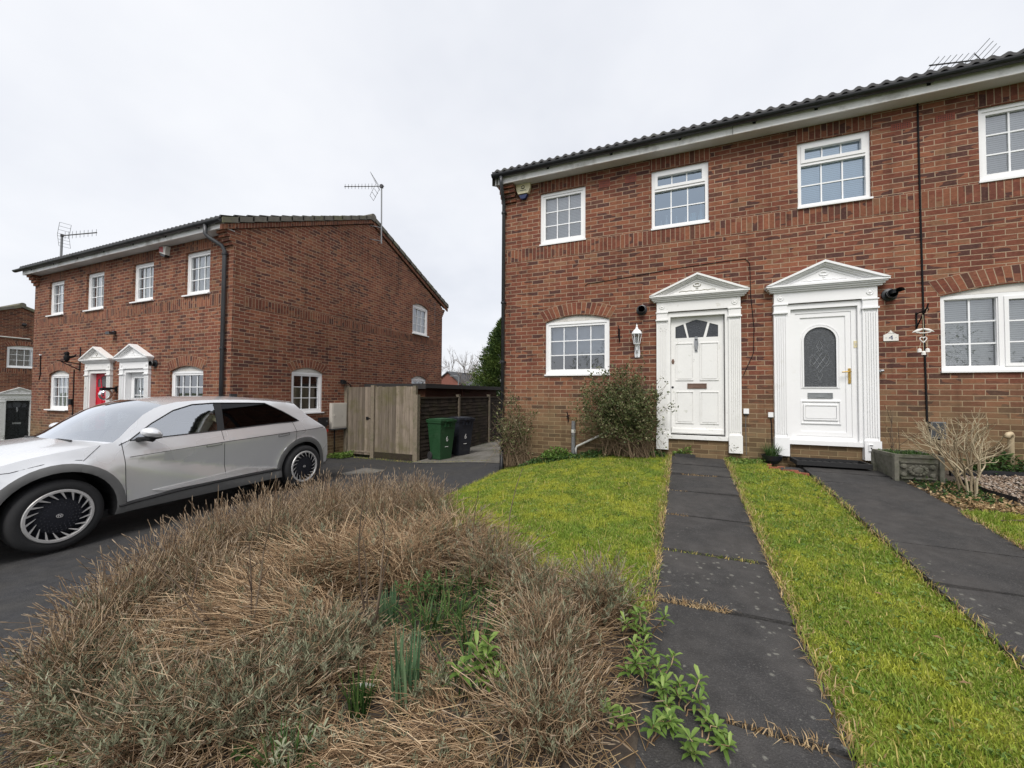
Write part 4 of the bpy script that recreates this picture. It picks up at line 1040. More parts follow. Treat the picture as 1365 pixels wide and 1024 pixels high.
strip('front_bumper', 0, n0, 'car_paint'); strip('bonnet', n0, n1 - 1, 'car_paint'); strip('windscreen', n1 - 1, n2 - 1, 'car_glass')
strip('roof_panel', n2 - 1, n3 - 1, 'car_paint'); strip('rear_window', n3, n4 - 1, 'privacy_glass'); strip('tailgate', n4 - 1, n5 - 2, 'car_paint'); strip('rear_bumper', n5 - 2, n5 - 1, 'car_clad')
sp = MB(CT)                                                     # spoiler lip
a, b = rows[n3 - 1], rows[n3]
for k in range(NF - 1): sp.face([tuple(a[k]), tuple(a[k + 1]), tuple(b[k + 1]), tuple(b[k])])
def lo(mb, name, m, **kw):
    o = mb.build(name, m, None, **kw); o.parent = CAR; return o
lo(sp, 'spoiler', 'car_clad')
for sd_ in (-1, 1):
    side_piece('body_side', k_body, sd_, ['car_paint', 'car_clad'], body_mi)
    d_f = side_piece('door', k_df, sd_, ['car_paint']); d_r = side_piece('door', k_dr, sd_, ['car_paint'])
    side_piece('side_window', k_f, sd_, ['car_glass'], inset=.006); side_piece('side_window', k_r, sd_, ['privacy_glass'], inset=.006); side_piece('door_pillar', k_bp, sd_, ['car_dark'], inset=.002)
    P3 = lambda P, o=.001: [(s, sd_ * (float(Ys(s, z)) + o), z) for s, z in P]
    def dens(P, st=.06):
        out = []
        for a_, b_ in zip(P, P[1:]):
            m_ = max(1, int(math.dist(a_, b_) / st)); out += [(a_[0] + (b_[0] - a_[0]) * k / m_, a_[1] + (b_[1] - a_[1]) * k / m_) for k in range(m_)]
        return out + [P[-1]]
    sm = MB(CT)
    for P in ([(1.345, 1.056), (1.369, .372)], [(2.462, 1.10), (2.507, .426)], [(3.63, 1.146), (3.675, .988), (3.665, .845), (3.63, .82)], [(1.40, .885), (2.494, .943), (3.675, .988), (4.30, 1.012)], [(1.005, .90), (1.16, 1.045)], [(.30, .86), (.5, .862), (.726, .91), (.84, .93), (1.0, .91)], SILL[1:]):
        sm.tube(P3(dens(P), -.0015), .0042, 5)
    sm.tube(P3(dens(DLO + [DLO[0]]), .0), .008, 5)
    sm.tube(P3(dens([(1.32, 1.03), (1.42, 1.075)]), 0), .006, 5)
    lo(sm, 'panel_gaps', 'seam')
    # ribbed garnish above the sill
    rb = MB(CT)
    for k in range(9):
        f = k / 8; A_, B_ = (1.62 + f * .12, .455 - f * .035), (3.34 - (1 - f) * .50, .520 - f * .088)
        rb.tube(P3(dens([A_, B_], .03), .008), .0042, 5)
    lo(rb, 'sill_garnish', 'rim_silver')
    bl = MB(CT); bl.tube(P3(dens([(1.30, .345), (1.9, .385), (2.49, .40), (3.40, .385)]), .002), .014, 6); lo(bl, 'sill_strip', 'seam')
    for (P, dr_) in (([(2.236, .918), (2.435, .930)], d_f), ([(3.33, .945), (3.53, .965)], d_r)):
        hdl = MB(CT); (s0, z0), (s1, z1) = P
        y0, y1 = float(Ys(s0, z0)) + .002, float(Ys(s1, z1)) + .002
        hdl.tube([(s0, sd_ * y0, z0 + .012), (s1, sd_ * y1, z1 + .012), (s1, sd_ * y1, z1 - .02), (s0, sd_ * y0, z0 - .02), (s0, sd_ * y0, z0 + .012)], .003, 5)
        oo = hdl.build('handle', 'seam', None); oo.parent = dr_
    # arch liners
    for (c, r) in ((WF, RF), (WR, RR)):
        ln = MB(CT); Q = arch_pts(c, r)
        for (a_, b_) in zip(Q, Q[1:]):
            ya, yb = float(Ys(*a_)), float(Ys(*b_))
            ln.face([(a_[0], sd_ * ya, a_[1]), (b_[0], sd_ * yb, b_[1]), (b_[0], sd_ * .52, b_[1]), (a_[0], sd_ * .52, a_[1])])
        ln.face([(p[0], sd_ * .52, p[1]) for p in Q]); lo(ln, 'arch_liner', 'car_dark')
    # mirror
    mr = MB(CT); mx, my, mz = 1.56, sd_ * 1.015, 1.145
    bm = bmesh.new(); bmesh.ops.create_uvsphere(bm, u_segments=20, v_segments=12, radius=1.)
    for v in bm.verts:
        x_, y_, z_ = v.co; fx = .10 if x_ < 0 else .055
        v.co = (mx + x_ * fx * 1.2 + .02 * (1 - z_), my + y_ * .125, mz + (z_ * .078 if z_ > 0 else z_ * .050) - .012 * x_)
    me = bpy.data.meshes.new('door_mirror'); bm.to_mesh(me); bm.free(); me.materials.append(MATS['car_paint']); me.polygons.foreach_set('use_smooth', [True] * len(me.polygons))
    mo = bpy.data.objects.new('door_mirror', me); COL.objects.link(mo); mo.parent = CAR
    ml = MB(CT); ml.prism([(1.44, 1.072), (1.64, 1.082), (1.655, 1.108), (1.46, 1.104)], 0, 1) if False else None
    ml.tube([(1.50, sd_ * .86, 1.075), (1.535, sd_ * .95, 1.088), (1.56, sd_ * 1.03, 1.098)], [.03, .028, .05], 8); ml.tube([(1.475, sd_ * .945, 1.102), (1.56, sd_ * 1.01, 1.094), (1.63, sd_ * 1.08, 1.104)], [.012, .028, .012], 8)
    oo = ml.build('mirror_base', 'seam', None, smooth=True); oo.parent = mo
    # lamps
    hl = MB(CT)
    for k in range(2):
        e = sorted((sd_ * (.46 + k * .12), sd_ * (.56 + k * .12))); s_ = .06 - .10 * (1 - ((abs(sum(e)) / 2) / .70) ** 2); hl.box(s_ - .008, s_ + .06, e[0], e[1], .635, .70)
    lo(hl, 'headlight', 'lamp_clear', bevel=.01)
    tl = MB(CT); tl.tube([(4.455, sd_ * .80, .93), (4.52, sd_ * .66, .93), (4.555, sd_ * .4, .93)], .028, 8); lo(tl, 'tail_light', 'lamp_red')
gi = MB(CT)
for r_i, rr in ((1, .035), (4, .018)): gi.tube([tuple(p) for p in rows[r_i][1:-1]], rr, 8)
lo(gi, 'grille_strip', 'car_dark', smooth=True)
# floor, seats, dash
fl = MB(CT); fl.box(.5, 4.3, -.80, .80, .22, .30); lo(fl, 'underbody', 'car_dark')
it = MB(CT); it.box(1.25, 1.62, -.74, .74, .72, 1.02); it.box(1.5, 3.9, -.76, .76, .30, .42); it.box(3.5, 4.0, -.74, .74, .4, 1.08)
lo(it, 'dashboard', 'car_dark', bevel=.04)
for sy in (-.37, .37):
    st = MB(CT); st.prism([(2.0, .42), (2.5, .42), (2.62, .55), (2.74, 1.10), (2.64, 1.13), (2.50, .66), (2.05, .62)], -1, 1) if False else None
    st.box(2.0, 2.52, sy - .24, sy + .24, .42, .62); st.face([(2.48, sy - .23, .60), (2.48, sy + .23, .60), (2.66, sy + .20, 1.16), (2.66, sy - .20, 1.16)]); st.face([(2.60, sy - .23, .60), (2.60, sy + .23, .60), (2.76, sy + .20, 1.16), (2.76, sy - .20, 1.16)])
    for e in (-1, 1): st.face([(2.48, sy + e * .23, .60), (2.60, sy + e * .23, .60), (2.76, sy + e * .20, 1.16), (2.66, sy + e * .20, 1.16)])
    st.box(2.66, 2.76, sy - .20, sy + .20, 1.14, 1.17); st.box(2.69, 2.79, sy - .13, sy + .13, 1.19, 1.36)
    lo(st, 'seat', 'seat_cloth', bevel=.03)
sw_ = MB(CT); sw_.tube([(1.78 + .05 * math.sin(a), .37 + .175 * math.cos(a), 1.0 + .165 * math.sin(a)) for a in np.linspace(0, 2 * PI, 25)], .014, 6); sw_.box(1.74, 1.79, .29, .45, .95, 1.03); lo(sw_, 'steering_wheel', 'car_dark')
for sy in (-.28, .28):
    wp = MB(CT); wp.tube([(1.06, sy - .25, 1.092), (1.08, sy + .25, 1.096), ], .012, 5); lo(wp, 'wiper', 'seam')
an = MB(CT); an.prism([(3.15, 1.585), (3.27, 1.58), (3.27, 1.612), (3.23, 1.62)], 0, 1) if False else an.box(3.16, 3.27, -.02, .02, 1.575, 1.625); lo(an, 'roof_aerial', 'seam', bevel=.012)
# wheels
def wheel(c, side):
    cx, cz = c; y0 = side * .928; R = WZ - .002
    w = MB(CT); ax = (0, side, 0); C0 = (cx, y0 - side * .235, cz)
    w.lathe([(.30, .02), (R - .03, 0.), (R - .004, .02), (R, .05), (R, .185), (R - .006, .212), (R - .03, .230), (R - .055, .238), (.285, .236), (.262, .228), (.262, .10)], C0, ax, 48, cap=False)
    wo = w.build('wheel', 'tyre', None, smooth=True); wo.parent = CAR
    r = MB(CT); r.lathe([(.264, .215), (.268, .232), (.262, .242), (.242, .242), (.236, .226), (.238, .20)], C0, ax, 48, cap=False)
    n = 18
    for k in range(n):
        a = 2 * PI * k / n; a1 = a - side * .27
        P = [(.247, a - .040), (.247, a + .062), (.168, a1 + .020), (.166, a1 - .014)]
        r.cur = 0
        for yy in (.238,): r.face([(cx + q * math.sin(t_), C0[1] + side * yy * (1 if q > .2 else .965), cz + q * math.cos(t_)) for q, t_ in P])
        for (q0, t0), (q1, t1) in zip(P, P[1:] + P[:1]): r.cur = 1; r.face([(cx + q0 * math.sin(t0), C0[1] + side * .238 * (1 if q0 > .2 else .965), cz + q0 * math.cos(t0)), (cx + q1 * math.sin(t1), C0[1] + side * .238 * (1 if q1 > .2 else .965), cz + q1 * math.cos(t1)), (cx + q1 * math.sin(t1), C0[1] + side * .205, cz + q1 * math.cos(t1)), (cx + q0 * math.sin(t0), C0[1] + side * .205, cz + q0 * math.cos(t0))])
    oo = r.build('rim', ['rim_silver', 'rim_dark'], None); oo.parent = wo
    d = MB(CT); d.lathe([(.262, .16), (.20, .185), (.175, .212), (.10, .222), (0, .226)], C0, ax, 40)
    for ring_ in (.155, .13, .105, .08):
        m = int(ring_ * 190)
        for k in range(m):
            a = 2 * PI * (k + (ring_ * 100 % 2) * .5) / m; q = .008
            p = Vector((cx + ring_ * math.sin(a), C0[1] + side * .2245, cz + ring_ * math.cos(a)))
            d.face([(p.x - q, p.y - side * .004, p.z), (p.x, p.y - side * .004, p.z - q), (p.x, p.y + side * .003, p.z)]); d.face([(p.x + q, p.y - side * .004, p.z), (p.x, p.y - side * .004, p.z + q), (p.x, p.y + side * .003, p.z)]); d.face([(p.x - q, p.y - side * .004, p.z), (p.x, p.y + side * .003, p.z), (p.x, p.y - side * .004, p.z + q)])
    oo = d.build('wheel_cover', 'rim_dark', None); oo.parent = wo
    b = MB(CT); yb = C0[1] + side * .229
    b.tube([(cx + .024 * math.sin(a), yb, cz + .017 * math.cos(a)) for a in np.linspace(0, 2 * PI, 25)], .0022, 5)
    b.tube([(cx - .012, yb, cz - .011), (cx - .006, yb, cz + .012)], .0028, 5); b.tube([(cx + .006, yb, cz - .012), (cx + .012, yb, cz + .011)], .0028, 5); b.tube([(cx - .009, yb, cz), (cx, yb, cz + .002), (cx + .009, yb, cz)], .0024, 5)
    oo = b.build('wheel_badge', 'rim_silver', None); oo.parent = wo
for sd_ in (-1, 1):
    wheel(WF, sd_); wheel(WR, sd_)
# ------------------------------------------------------------------ ground, lawn, paths
PDX = .0255
def pl(x, y0, y): return x + PDX * (y - y0)
P1L = lambda y: pl(-.015, 7.06, y) ; P1R = lambda y: pl(.80, 7.06, y)
P2L = lambda y: pl(1.70, 6.03, y); P2R = lambda y: pl(2.64, 6.28, y)
# one sheet to the horizon
gx = np.unique(np.concatenate([np.linspace(-900, -40, 18), np.arange(-40, 12.01, .4), np.linspace(12, 900, 18)]))
gy = np.unique(np.concatenate([np.linspace(-900, -8, 16), np.arange(-8, 20.01, .4), np.linspace(20, 1200, 18)]))
GX, GY = np.meshgrid(gx, gy); GZ = h(GX, GY) - .03
far_ = sstep(18, 70, np.hypot(GX + 4, GY - 4)); GZ = GZ * (1 - far_) + (-1.2) * far_
GZ = GZ - .05
idx = np.arange(GX.size).reshape(GX.shape)
gr = np_mesh('ground', np.stack([GX, GY, GZ], -1).reshape(-1, 3), np.stack([idx[:-1, :-1], idx[:-1, 1:], idx[1:, 1:], idx[1:, :-1]], -1).reshape(-1, 4), 'earth', smooth=True)
tag(gr, kind='structure')
tarmac = region('driveway', [(-30, -9), (-.25, -9), (-.2, .57), (-1.2, .52), (-2.3, .70), (-3.0, 1.), (-3.7, 1.9), (-4.15, 3.), (-3.9, 3.9), (-2.98, 4.15), (-2.98, 7.05), (-3.14, 7.2), (-3.14, 8.15), (-6.1, 8.25), (-6.1, 8.46), (-8.5, 8.46), (-8.5, 5.36), (-17.5, 5.36), (-30, 7.2)], 'tarmac', -.012, .35); tag(tarmac, kind='structure')
conc = region('side_path', [(-6.05, 8.2), (-4.4, 8.12), (-3.14, 7.85), (-3.14, 15.2), (-6.05, 15.2)], 'concrete', -.002, .35); tag(conc, kind='structure')
LAWN1 = [(-2.96, 7.05), (-3.0, 5.2), (-2.98, 4.1), (-2.6, 3.55), (-1.9, 3.15), (-1.2, 2.95), (-.55, 2.75), (-.13, 2.62), (P1L(4.5) - .01, 4.5), (P1L(7.06) - .01, 7.07)]
LAWN2 = [(P1R(-2) + .005, -2.), (P2L(-2) - .01, -2.), (P2L(6.25) - .01, 6.25), (1.34, 6.72), (1.25, 7.05), (P1R(7.05) + .005, 7.07)]
LAWN3 = [(P2R(-2) + .01, -2.), (7., -2.), (7., 5.35), (3.6, 5.15), (2.95, 5.35), (P2R(5.3) + .01, 5.25)]
mound = lambda x, y: .02 * np.sin(x * 2.1 + .4) * np.sin(y * 1.7) + .012 * np.sin(x * 5.3) * np.sin(y * 4.1 + 1)
for P in (LAWN1, LAWN2, LAWN3): tag(region('lawn', P, 'lawn_base', .004, .14), kind='structure')
BED = [(-2.98, 4.15), (-3.9, 3.9), (-4.15, 3.0), (-3.7, 1.9), (-3.0, 1.0), (-2.3, .72), (-1.2, .55), (-.2, .6), (P1L(2.0), 1.0), (P1L(3.0), 2.62), (-.55, 2.75), (-1.2, 2.95), (-1.9, 3.15), (-2.6, 3.55)]
tag(region('flower_bed', BED, 'soil', .012, .10, extra=lambda x, y: .03 * np.sin(x * 7) * np.sin(y * 6.2) * .5 + rng.normal(0, .006, len(x))), kind='structure')
BED2 = [(P2R(6.9) + .01, 7.06), (P2R(5.3) + .01, 5.25), (2.95, 5.35), (3.6, 5.15), (7., 5.35), (7., 7.08)]
tag(region('flower_bed', BED2, 'soil', .004, .12), kind='structure')
STRIP = [(-2.95, 7.04), (P1L(7.0) - .02, 7.04), (P1L(6.72) - .02, 6.80), (-1.2, 6.78), (-2.9, 6.72)]

def slabs(name, L, R, joints, th, seed):
    rg = random.Random(seed); mb = MB()
    for j, (a, b) in enumerate(zip(joints, joints[1:])):
        g = .009 + rg.random() * .008; tx, ty = rg.uniform(-.008, .008), rg.uniform(-.010, .010)
        sk = .0
        c = [(L(a + g), a + g), (R(a + g), a + g), (R(b - g), b - g), (L(b - g), b - g)]
        Z = [hz((L(y) + R(y)) / 2, y) + th + (tx if k in (0, 3) else -tx) + (ty if k < 2 else -ty) for k, (x, y) in enumerate(c)]
        if joints[0] == a and name == 'path_dropped': Z = [z - .05 for z in Z]
        nx, ny = 8, 8
        for u in range(nx):
            for v in range(ny):
                def pt(uu, vv):
                    x = (c[0][0] * (1 - uu) + c[1][0] * uu) * (1 - vv) + (c[3][0] * (1 - uu) + c[2][0] * uu) * vv
                    y = c[0][1] * (1 - vv) + c[3][1] * vv
                    z = (Z[0] * (1 - uu) + Z[1] * uu) * (1 - vv) + (Z[3] * (1 - uu) + Z[2] * uu) * vv
                    if uu in (0, 1) or vv in (0, 1): z -= .004
                    return (x, y, z)
                mb.face([pt(u / nx, v / ny), pt((u + 1) / nx, v / ny), pt((u + 1) / nx, (v + 1) / ny), pt(u / nx, (v + 1) / ny)])
        for k in range(4):
            (x0, y0), (x1, y1) = c[k], c[(k + 1) % 4]; z0, z1 = Z[k] - .004, Z[(k + 1) % 4] - .004
            mb.face([(x0, y0, z0), (x0, y0, z0 - .09), (x1, y1, z1 - .09), (x1, y1, z1)])
    return tag(mb.build(name, 'slab'), kind='structure')
slabs('garden_path', lambda y: P1L(y) + (-.09 if y < 3.4 else 0) * sstep(3.6, 2.6, y), P1R, [-1.2, -.4, .4, 1.2, 1.98, 2.82, 3.58, 4.40, 5.2, 5.98, 6.55, 7.06], .012, 3)
slabs('garden_path', P2L, P2R, [-1.2, -.4, .4, 1.2, 2.0, 2.8, 3.55, 4.25, 4.95, 5.45, 6.0, 6.45, 7.07], .035, 5)
jb = MB()
for L, R in ((P1L, P1R), (P2L, P2R)):
    ys = np.linspace(-1.2, 7.05, 24)
    for a, b in zip(ys, ys[1:]): jb.face([(L(a) - .01, a, hz((L(a) + R(a)) / 2, a) - .012), (R(a) + .01, a, hz((L(a) + R(a)) / 2, a) - .012), (R(b) + .01, b, hz((L(b) + R(b)) / 2, b) - .012), (L(b) - .01, b, hz((L(b) + R(b)) / 2, b) - .012)])
tag(jb.build('path_bedding', 'soil'), kind='structure')

# ------------------------------------------------------------------ grass
def in_any(x, y, polys): 
    m = np.zeros(len(x), bool)
    for P in polys: m |= in_poly(x, y, P)
    return m
def scatter(poly, n, rg=rng):
    P = np.array(poly); lo_, hi_ = P.min(0), P.max(0); out = np.zeros((0, 2))
    while len(out) < n:
        q = rg.uniform(lo_, hi_, (n * 2, 2)); q = q[in_poly(q[:, 0], q[:, 1], poly)]; out = np.concatenate([out, q])
    return out[:n]
def blades(name, xy, hgt, wid, mat_, lean=.5, rnd=None, zoff=.0, parent=None, hf=None):
    n = len(xy); z = (hf or h)(xy[:, 0], xy[:, 1]) + zoff
    a = rng.uniform(0, 2 * np.pi, n); b = rng.uniform(0, 2 * np.pi, n); l = rng.uniform(.1, 1, n) * lean
    hg = hgt * rng.uniform(.45, 1.25, n); w = wid * rng.uniform(.7, 1.3, n)
    s = np.stack([np.cos(a), np.sin(a), 0 * a], 1) * w[:, None] / 2; d = np.stack([np.cos(b), np.sin(b), 0 * b], 1)
    B = np.stack([xy[:, 0], xy[:, 1], z], 1); upv = np.array([0, 0, 1.])
    mid = B + d * (l * hg * .35)[:, None] + upv * (hg * .6)[:, None]; tip = B + d * (l * hg)[:, None] + upv * (hg * (1 - .35 * l))[:, None]
    V = np.stack([B - s, B + s, mid + s * .75, mid - s * .75, tip, tip], 1)[:, :5].reshape(-1, 3)
    i = np.arange(n) * 5
    F = np.concatenate([np.stack([i, i + 1, i + 2], 1), np.stack([i, i + 2, i + 3], 1), np.stack([i + 3, i + 2, i + 4], 1)])
    r = rng.random(n) if rnd is None else rnd
    return np_mesh(name, V, F, mat_, parent, rnd=np.repeat(r, 5))
def lawn_grass(P, dens, hgt, wid):
    A = abs(sum(P[i][0] * P[(i + 1) % len(P)][1] - P[(i + 1) % len(P)][0] * P[i][1] for i in range(len(P)))) / 2
    xy = scatter(P, int(A * dens)); 
    tuft = .6 + .7 * (np.sin(xy[:, 0] * 9 + np.sin(xy[:, 1] * 7) * 2) * np.sin(xy[:, 1] * 8 + 1) * .5 + .5)
    return tag(blades('grass', xy, hgt * tuft, wid, 'grass_blade', .9), kind='stuff')
lawn_grass([(p[0], p[1]) for p in LAWN1], 17000, .034, .0058)
lawn_grass([(P1R(1.2) + .005, 1.2), (P2L(1.2) - .01, 1.2), *LAWN2[2:]], 19000, .032, .0058)
lawn_grass([(P2R(3.5) + .01, 3.5), (4.6, 3.5), (4.6, 5.2), *LAWN3[3:]], 12000, .05, .006)
lawn_grass([(P1R(-2) + .005, -2), (P2L(-2) - .01, -2), (P2L(1.2) - .01, 1.2), (P1R(1.2) + .005, 1.2)], 7000, .034, .008)
lawn_grass([(P2R(-1) + .01, -1), (6.9, -1), (6.9, 5.3), (4.6, 5.2), (4.6, 3.5), (P2R(3.5) + .01, 3.5)], 4500, .045, .010)
def edge_grass(L, y0, y1, side, n, wdt=.05):
    y = rng.uniform(y0, y1, n); x = np.array([L(v) for v in y]) + side * np.abs(rng.normal(0, wdt, n)) - side * .03
    o = blades('grass', np.stack([x, y], 1), .055, .0055, 'straw', 1.5, zoff=.01); tag(o, kind='stuff')
    y = rng.uniform(y0, y1, n); x = np.array([L(v) for v in y]) + side * np.abs(rng.normal(0, wdt, n)) - side * .025
    o = blades('grass', np.stack([x, y], 1), .07, .006, 'long_grass', 1.2, zoff=.01); tag(o, kind='stuff')
edge_grass(P1R, 1.5, 7.0, 1, 1000, .045); edge_grass(P1L, 2.6, 7.0, -1, 750, .045); edge_grass(P2L, 1.5, 6.2, -1, 700, .03); edge_grass(P2R, 3.2, 5.2, 1, 500, .03)
def joint_grass(L, R, y, n, m='straw', f0=0., f1=1., hg=.045):
    x = L(y) + (R(y) - L(y)) * (f0 + (f1 - f0) * rng.random(n)); yy = y + rng.normal(0, .014, n)
    tag(blades('grass', np.stack([x, yy], 1), hg, .005, m, 1.7, zoff=-.004), kind='stuff')
for y, f0, f1, n in ((2.82, .0, .55, 260), (1.98, .45, .9, 90), (4.40, 0, .3, 70), (5.2, 0, .3, 60), (3.58, 0, .9, 160), (5.98, .2, .8, 120)): joint_grass(P1L, P1R, y, n, 'straw' if y < 6 and y != 3.58 else 'long_grass', f0, f1, .05 if y < 3.3 else .028)
# grass fringe between tarmac and gate, gable and side path
q = np.stack([rng.uniform(-8.45, -3.9, 1300), 8.30 + rng.normal(0, .05, 1300)], 1); tag(blades('grass', q, .04, .006, 'long_grass', 1., zoff=-.02, hf=zdrive), kind='stuff')
q = np.stack([rng.uniform(-3.08, -2.9, 700), rng.uniform(3.6, 7.1, 700)], 1); tag(blades('grass', q, .06, .006, 'long_grass', 1.), kind='stuff')
# fallen leaves on the grass
for k, (x, y) in enumerate([(1.28, 2.55), (1.5, 5.3), (1.25, 3.3), (1.45, 4.2), (.95, 2.9), (1.05, 6.2), (-.6, 5.0), (1.35, 2.9)]):
    m_ = MB(); z = hz(x, y) + .035; a = k * 1.3; L_ = .024
    dx, dy = math.cos(a) * L_, math.sin(a) * L_
    m_.face([(x - dx, y - dy, z), (x - dy * .5, y + dx * .5, z + .008), (x + dx, y + dy, z + .004), (x + dy * .5, y - dx * .5, z + .010)])
    tag(m_.build('fallen_leaf', 'leaf_litter'), 'dry brown fallen leaf lying on the lawn', 'leaf', 'fallen leaves on the lawns')

# weeds and moss in the turf
for P, n in ((LAWN1, 900), ([(P1R(1.2) + .005, 1.2), (P2L(1.2) - .01, 1.2), *LAWN2[2:]], 750)):
    c0 = scatter(P, n); k = 5; C = np.repeat(c0, k, 0) + rng.normal(0, .012, (n * k, 2)); C = np.concatenate([C, (h(C[:, 0], C[:, 1]) + .012 + rng.uniform(0, .014, n * k))[:, None]], 1)
    a = rng.uniform(0, 6.28, n * k); D = np.stack([np.cos(a), np.sin(a), np.full(n * k, .35)], 1); D /= np.linalg.norm(D, axis=1, keepdims=True)
    V, F, si = np_leaves(C, D, .022 * rng.uniform(.6, 1.4, n * k), .013); tag(np_mesh('lawn_weeds', V, F, 'fresh_leaf', rnd=np.repeat(rng.random(n), k)[si]), kind='stuff')
    xy = scatter(P, n * 2); o = blades('grass', xy, .085, .0048, 'long_grass', 1.2); tag(o, kind='stuff')
# ------------------------------------------------------------------ things fixed to or standing by the houses
NF_ = (0, -1, 0)
def text_mesh(name, body, size, m, loc, rot, parent=None, depth=.002, squash=1.):
    cu = bpy.data.curves.new(name, 'FONT'); cu.body = body; cu.size = size; cu.align_x = 'CENTER'; cu.align_y = 'CENTER'; cu.extrude = depth
    ob = bpy.data.objects.new(name, cu); COL.objects.link(ob)
    dg = bpy.context.evaluated_depsgraph_get(); me = bpy.data.meshes.new_from_object(ob.evaluated_get(dg)); bpy.data.objects.remove(ob)
    me.materials.clear(); me.materials.append(MATS[m]); o = bpy.data.objects.new(name, me); COL.objects.link(o)
    o.matrix_basis = Matrix.Translation(loc) @ Matrix.Rotation(rot[2], 4, 'Z') @ Matrix.Rotation(rot[1], 4, 'Y') @ Matrix.Rotation(rot[0], 4, 'X') @ Matrix.Diagonal((squash, 1, 1, 1))
    if parent is not None: adopt(o, parent)
    return o
UPR = (PI / 2, 0, 0)
# alarm box, right house
t1 = thing('alarm_box', FT(-2.655, 5.43, 0), 'cream shield-shaped alarm box with a dark blue tip under the eaves', 'alarm box')
def shield(c, z0, z1, hw, a, b):
    P = []; 
    for k in range(13):
        f = k / 12; z = z0 + (z1 - z0) * f; P.append((z, hw * min(1., .28 + .95 * math.sin(min(f * 1.15, 1) * PI / 2) * .78)))
    P = [p for p in P if a <= (p[0] - z0) / (z1 - z0) <= b]
    return [(c - w, z) for z, w in P] + [(c + w, z) for z, w in P[::-1]]
q = MB(FT); q.prism(shield(-2.655, 5.435, 5.735, .145, .30, 1.), 0, .075); q.build('cover', 'alarm_yellow', t1, bevel=.012)
q = MB(FT); q.prism(shield(-2.655, 5.435, 5.735, .146, 0, .33), 0, .07); q.build('strobe_lens', 'alarm_blue', t1, bevel=.01)
q = MB(FT); q.tube([(-2.655 + .030 * math.cos(a), 5.652 + .030 * math.sin(a), .0765) for a in np.linspace(0, 2 * PI, 22)], .006, 6); q.tube([(-2.66, 5.636, .0775), (-2.64, 5.622, .0775)], .006, 6); q.build('emblem', 'black_plastic', t1)
q = MB(FT)
for k in range(9): q.box(-2.72 + k * .0145, -2.71 + k * .0145, 5.585, 5.599, .0755, .0768)
q.build('name_strip', 'black_plastic', t1)
# alarm box, left house
t1 = thing('alarm_box', LT(-10.95, 4.83, 0), 'red and white alarm box high on the left house beside an upstairs window', 'alarm box')
q = MB(LT); q.prism([(-11.06, 4.88), (-10.83, 4.80), (-10.80, 5.0), (-11.07, 5.02)], 0, .09); q.build('cover', 'infill', t1, bevel=.012)
q = MB(LT); q.prism([(-11.055, 4.90), (-10.90, 4.86), (-10.92, 5.0), (-11.06, 5.005)], .09, .096); q.build('front_label', 'fox_red', t1)
q = MB(LT); q.prism([(-11.02, 4.80), (-10.88, 4.76), (-10.83, 4.80), (-11.06, 4.88)], 0, .08); q.build('strobe_lens', 'black_plastic', t1)
# flues and vents
ball_flue('flue_vent', FT, -.465, 3.10, 'round black flue vent beside the weathered door with the steel knocker')
v2 = ball_flue('flue_vent', FT, 2.86, 3.065, 'round black flue vent with a hooded spout beside the door numbered 4')
q = MB(FT); P = [(.051 * math.cos(a), .051 * math.sin(a)) for a in np.linspace(PI * .05, PI * 1.1, 12)]
for a, b in zip(P, P[1:]): q.face([(2.86 + a[0], 3.065 + a[1], .03), (2.86 + b[0], 3.065 + b[1], .03), (2.86 + b[0] + .05, 3.075 + b[1], .19), (2.86 + a[0] + .05, 3.075 + a[1], .19)])
q.build('hood', 'black_plastic', v2)
v3 = ball_flue('flue_vent', LT, -11.25, 2.29, 'black flue vent with a pale ring beside the white glazed door')
t1 = thing('wall_light', LT(-13.05, 3.09, 0), 'small black security light high on the wall above the two doors', 'wall light')
q = MB(LT); q.box(-13.10, -13.0, 3.09, 3.16, 0, .05); q.build('bracket', 'black_plastic', t1, bevel=.006); q = MB(LT); q.prism([(-13.16, 3.06), (-12.94, 3.06), (-12.97, 3.13), (-13.13, 3.13)], .05, .16); q.build('lamp_head', 'black_plastic', t1, bevel=.01)
# coach lantern
t1 = thing('wall_lantern', FT(-.54, 2.30, 0), 'white coach lantern on the wall left of the weathered front door', 'lantern')
c, z0 = -.54, 2.28; A = (0, 0, 1); W = .11
q = MB(FT); q.prism([(c - .038, z0), (c + .038, z0), (c + .046, z0 + .06), (c + .038, z0 + .22), (c, z0 + .25), (c - .038, z0 + .22), (c - .046, z0 + .06)], 0, .016); q.tube([(c, z0 + .10, .012), (c, z0 + .07, .06), (c, z0 + .12, .105), (c, z0 + .19, W)], .012, 8); q.tube([(c, z0 + .04, .012), (c + .0, z0 + .015, .035), (c, z0 + .035, .055)], .008, 6); q.build('bracket', 'bar_white', t1, smooth=False, bevel=.003, seg=1)
q = MB(); P0 = FT(c, z0, W); n = 6
q.lathe([(0, .19), (.022, .19), (.030, .205), (.05, .215), (.052, .225), (.04, .225)], P0, A, n); q.lathe([(.083, .385), (.088, .395), (.075, .43), (.05, .46), (.028, .475), (.02, .50), (.012, .51), (.018, .525), (.008, .545), (.002, .57)], P0, A, 12)
for k in range(6):
    a = 2 * PI * k / 6; q.tube([(P0[0] + .046 * math.cos(a), P0[1] + .046 * math.sin(a), z0 + .22), (P0[0] + .078 * math.cos(a), P0[1] + .078 * math.sin(a), z0 + .39)], .006, 5, raw=True)
q.build('cage', 'bar_white', t1)
q = MB(); q.lathe([(.043, .225), (.075, .385)], P0, A, 6, cap=False); q.build('glass', 'window_glass', t1)
q = MB(); q.lathe([(.012, .225), (.012, .27), (.022, .29), (.024, .31), (.012, .34), (0, .345)], P0, A, 10); q.build('bulb', 'ceramic', t1)
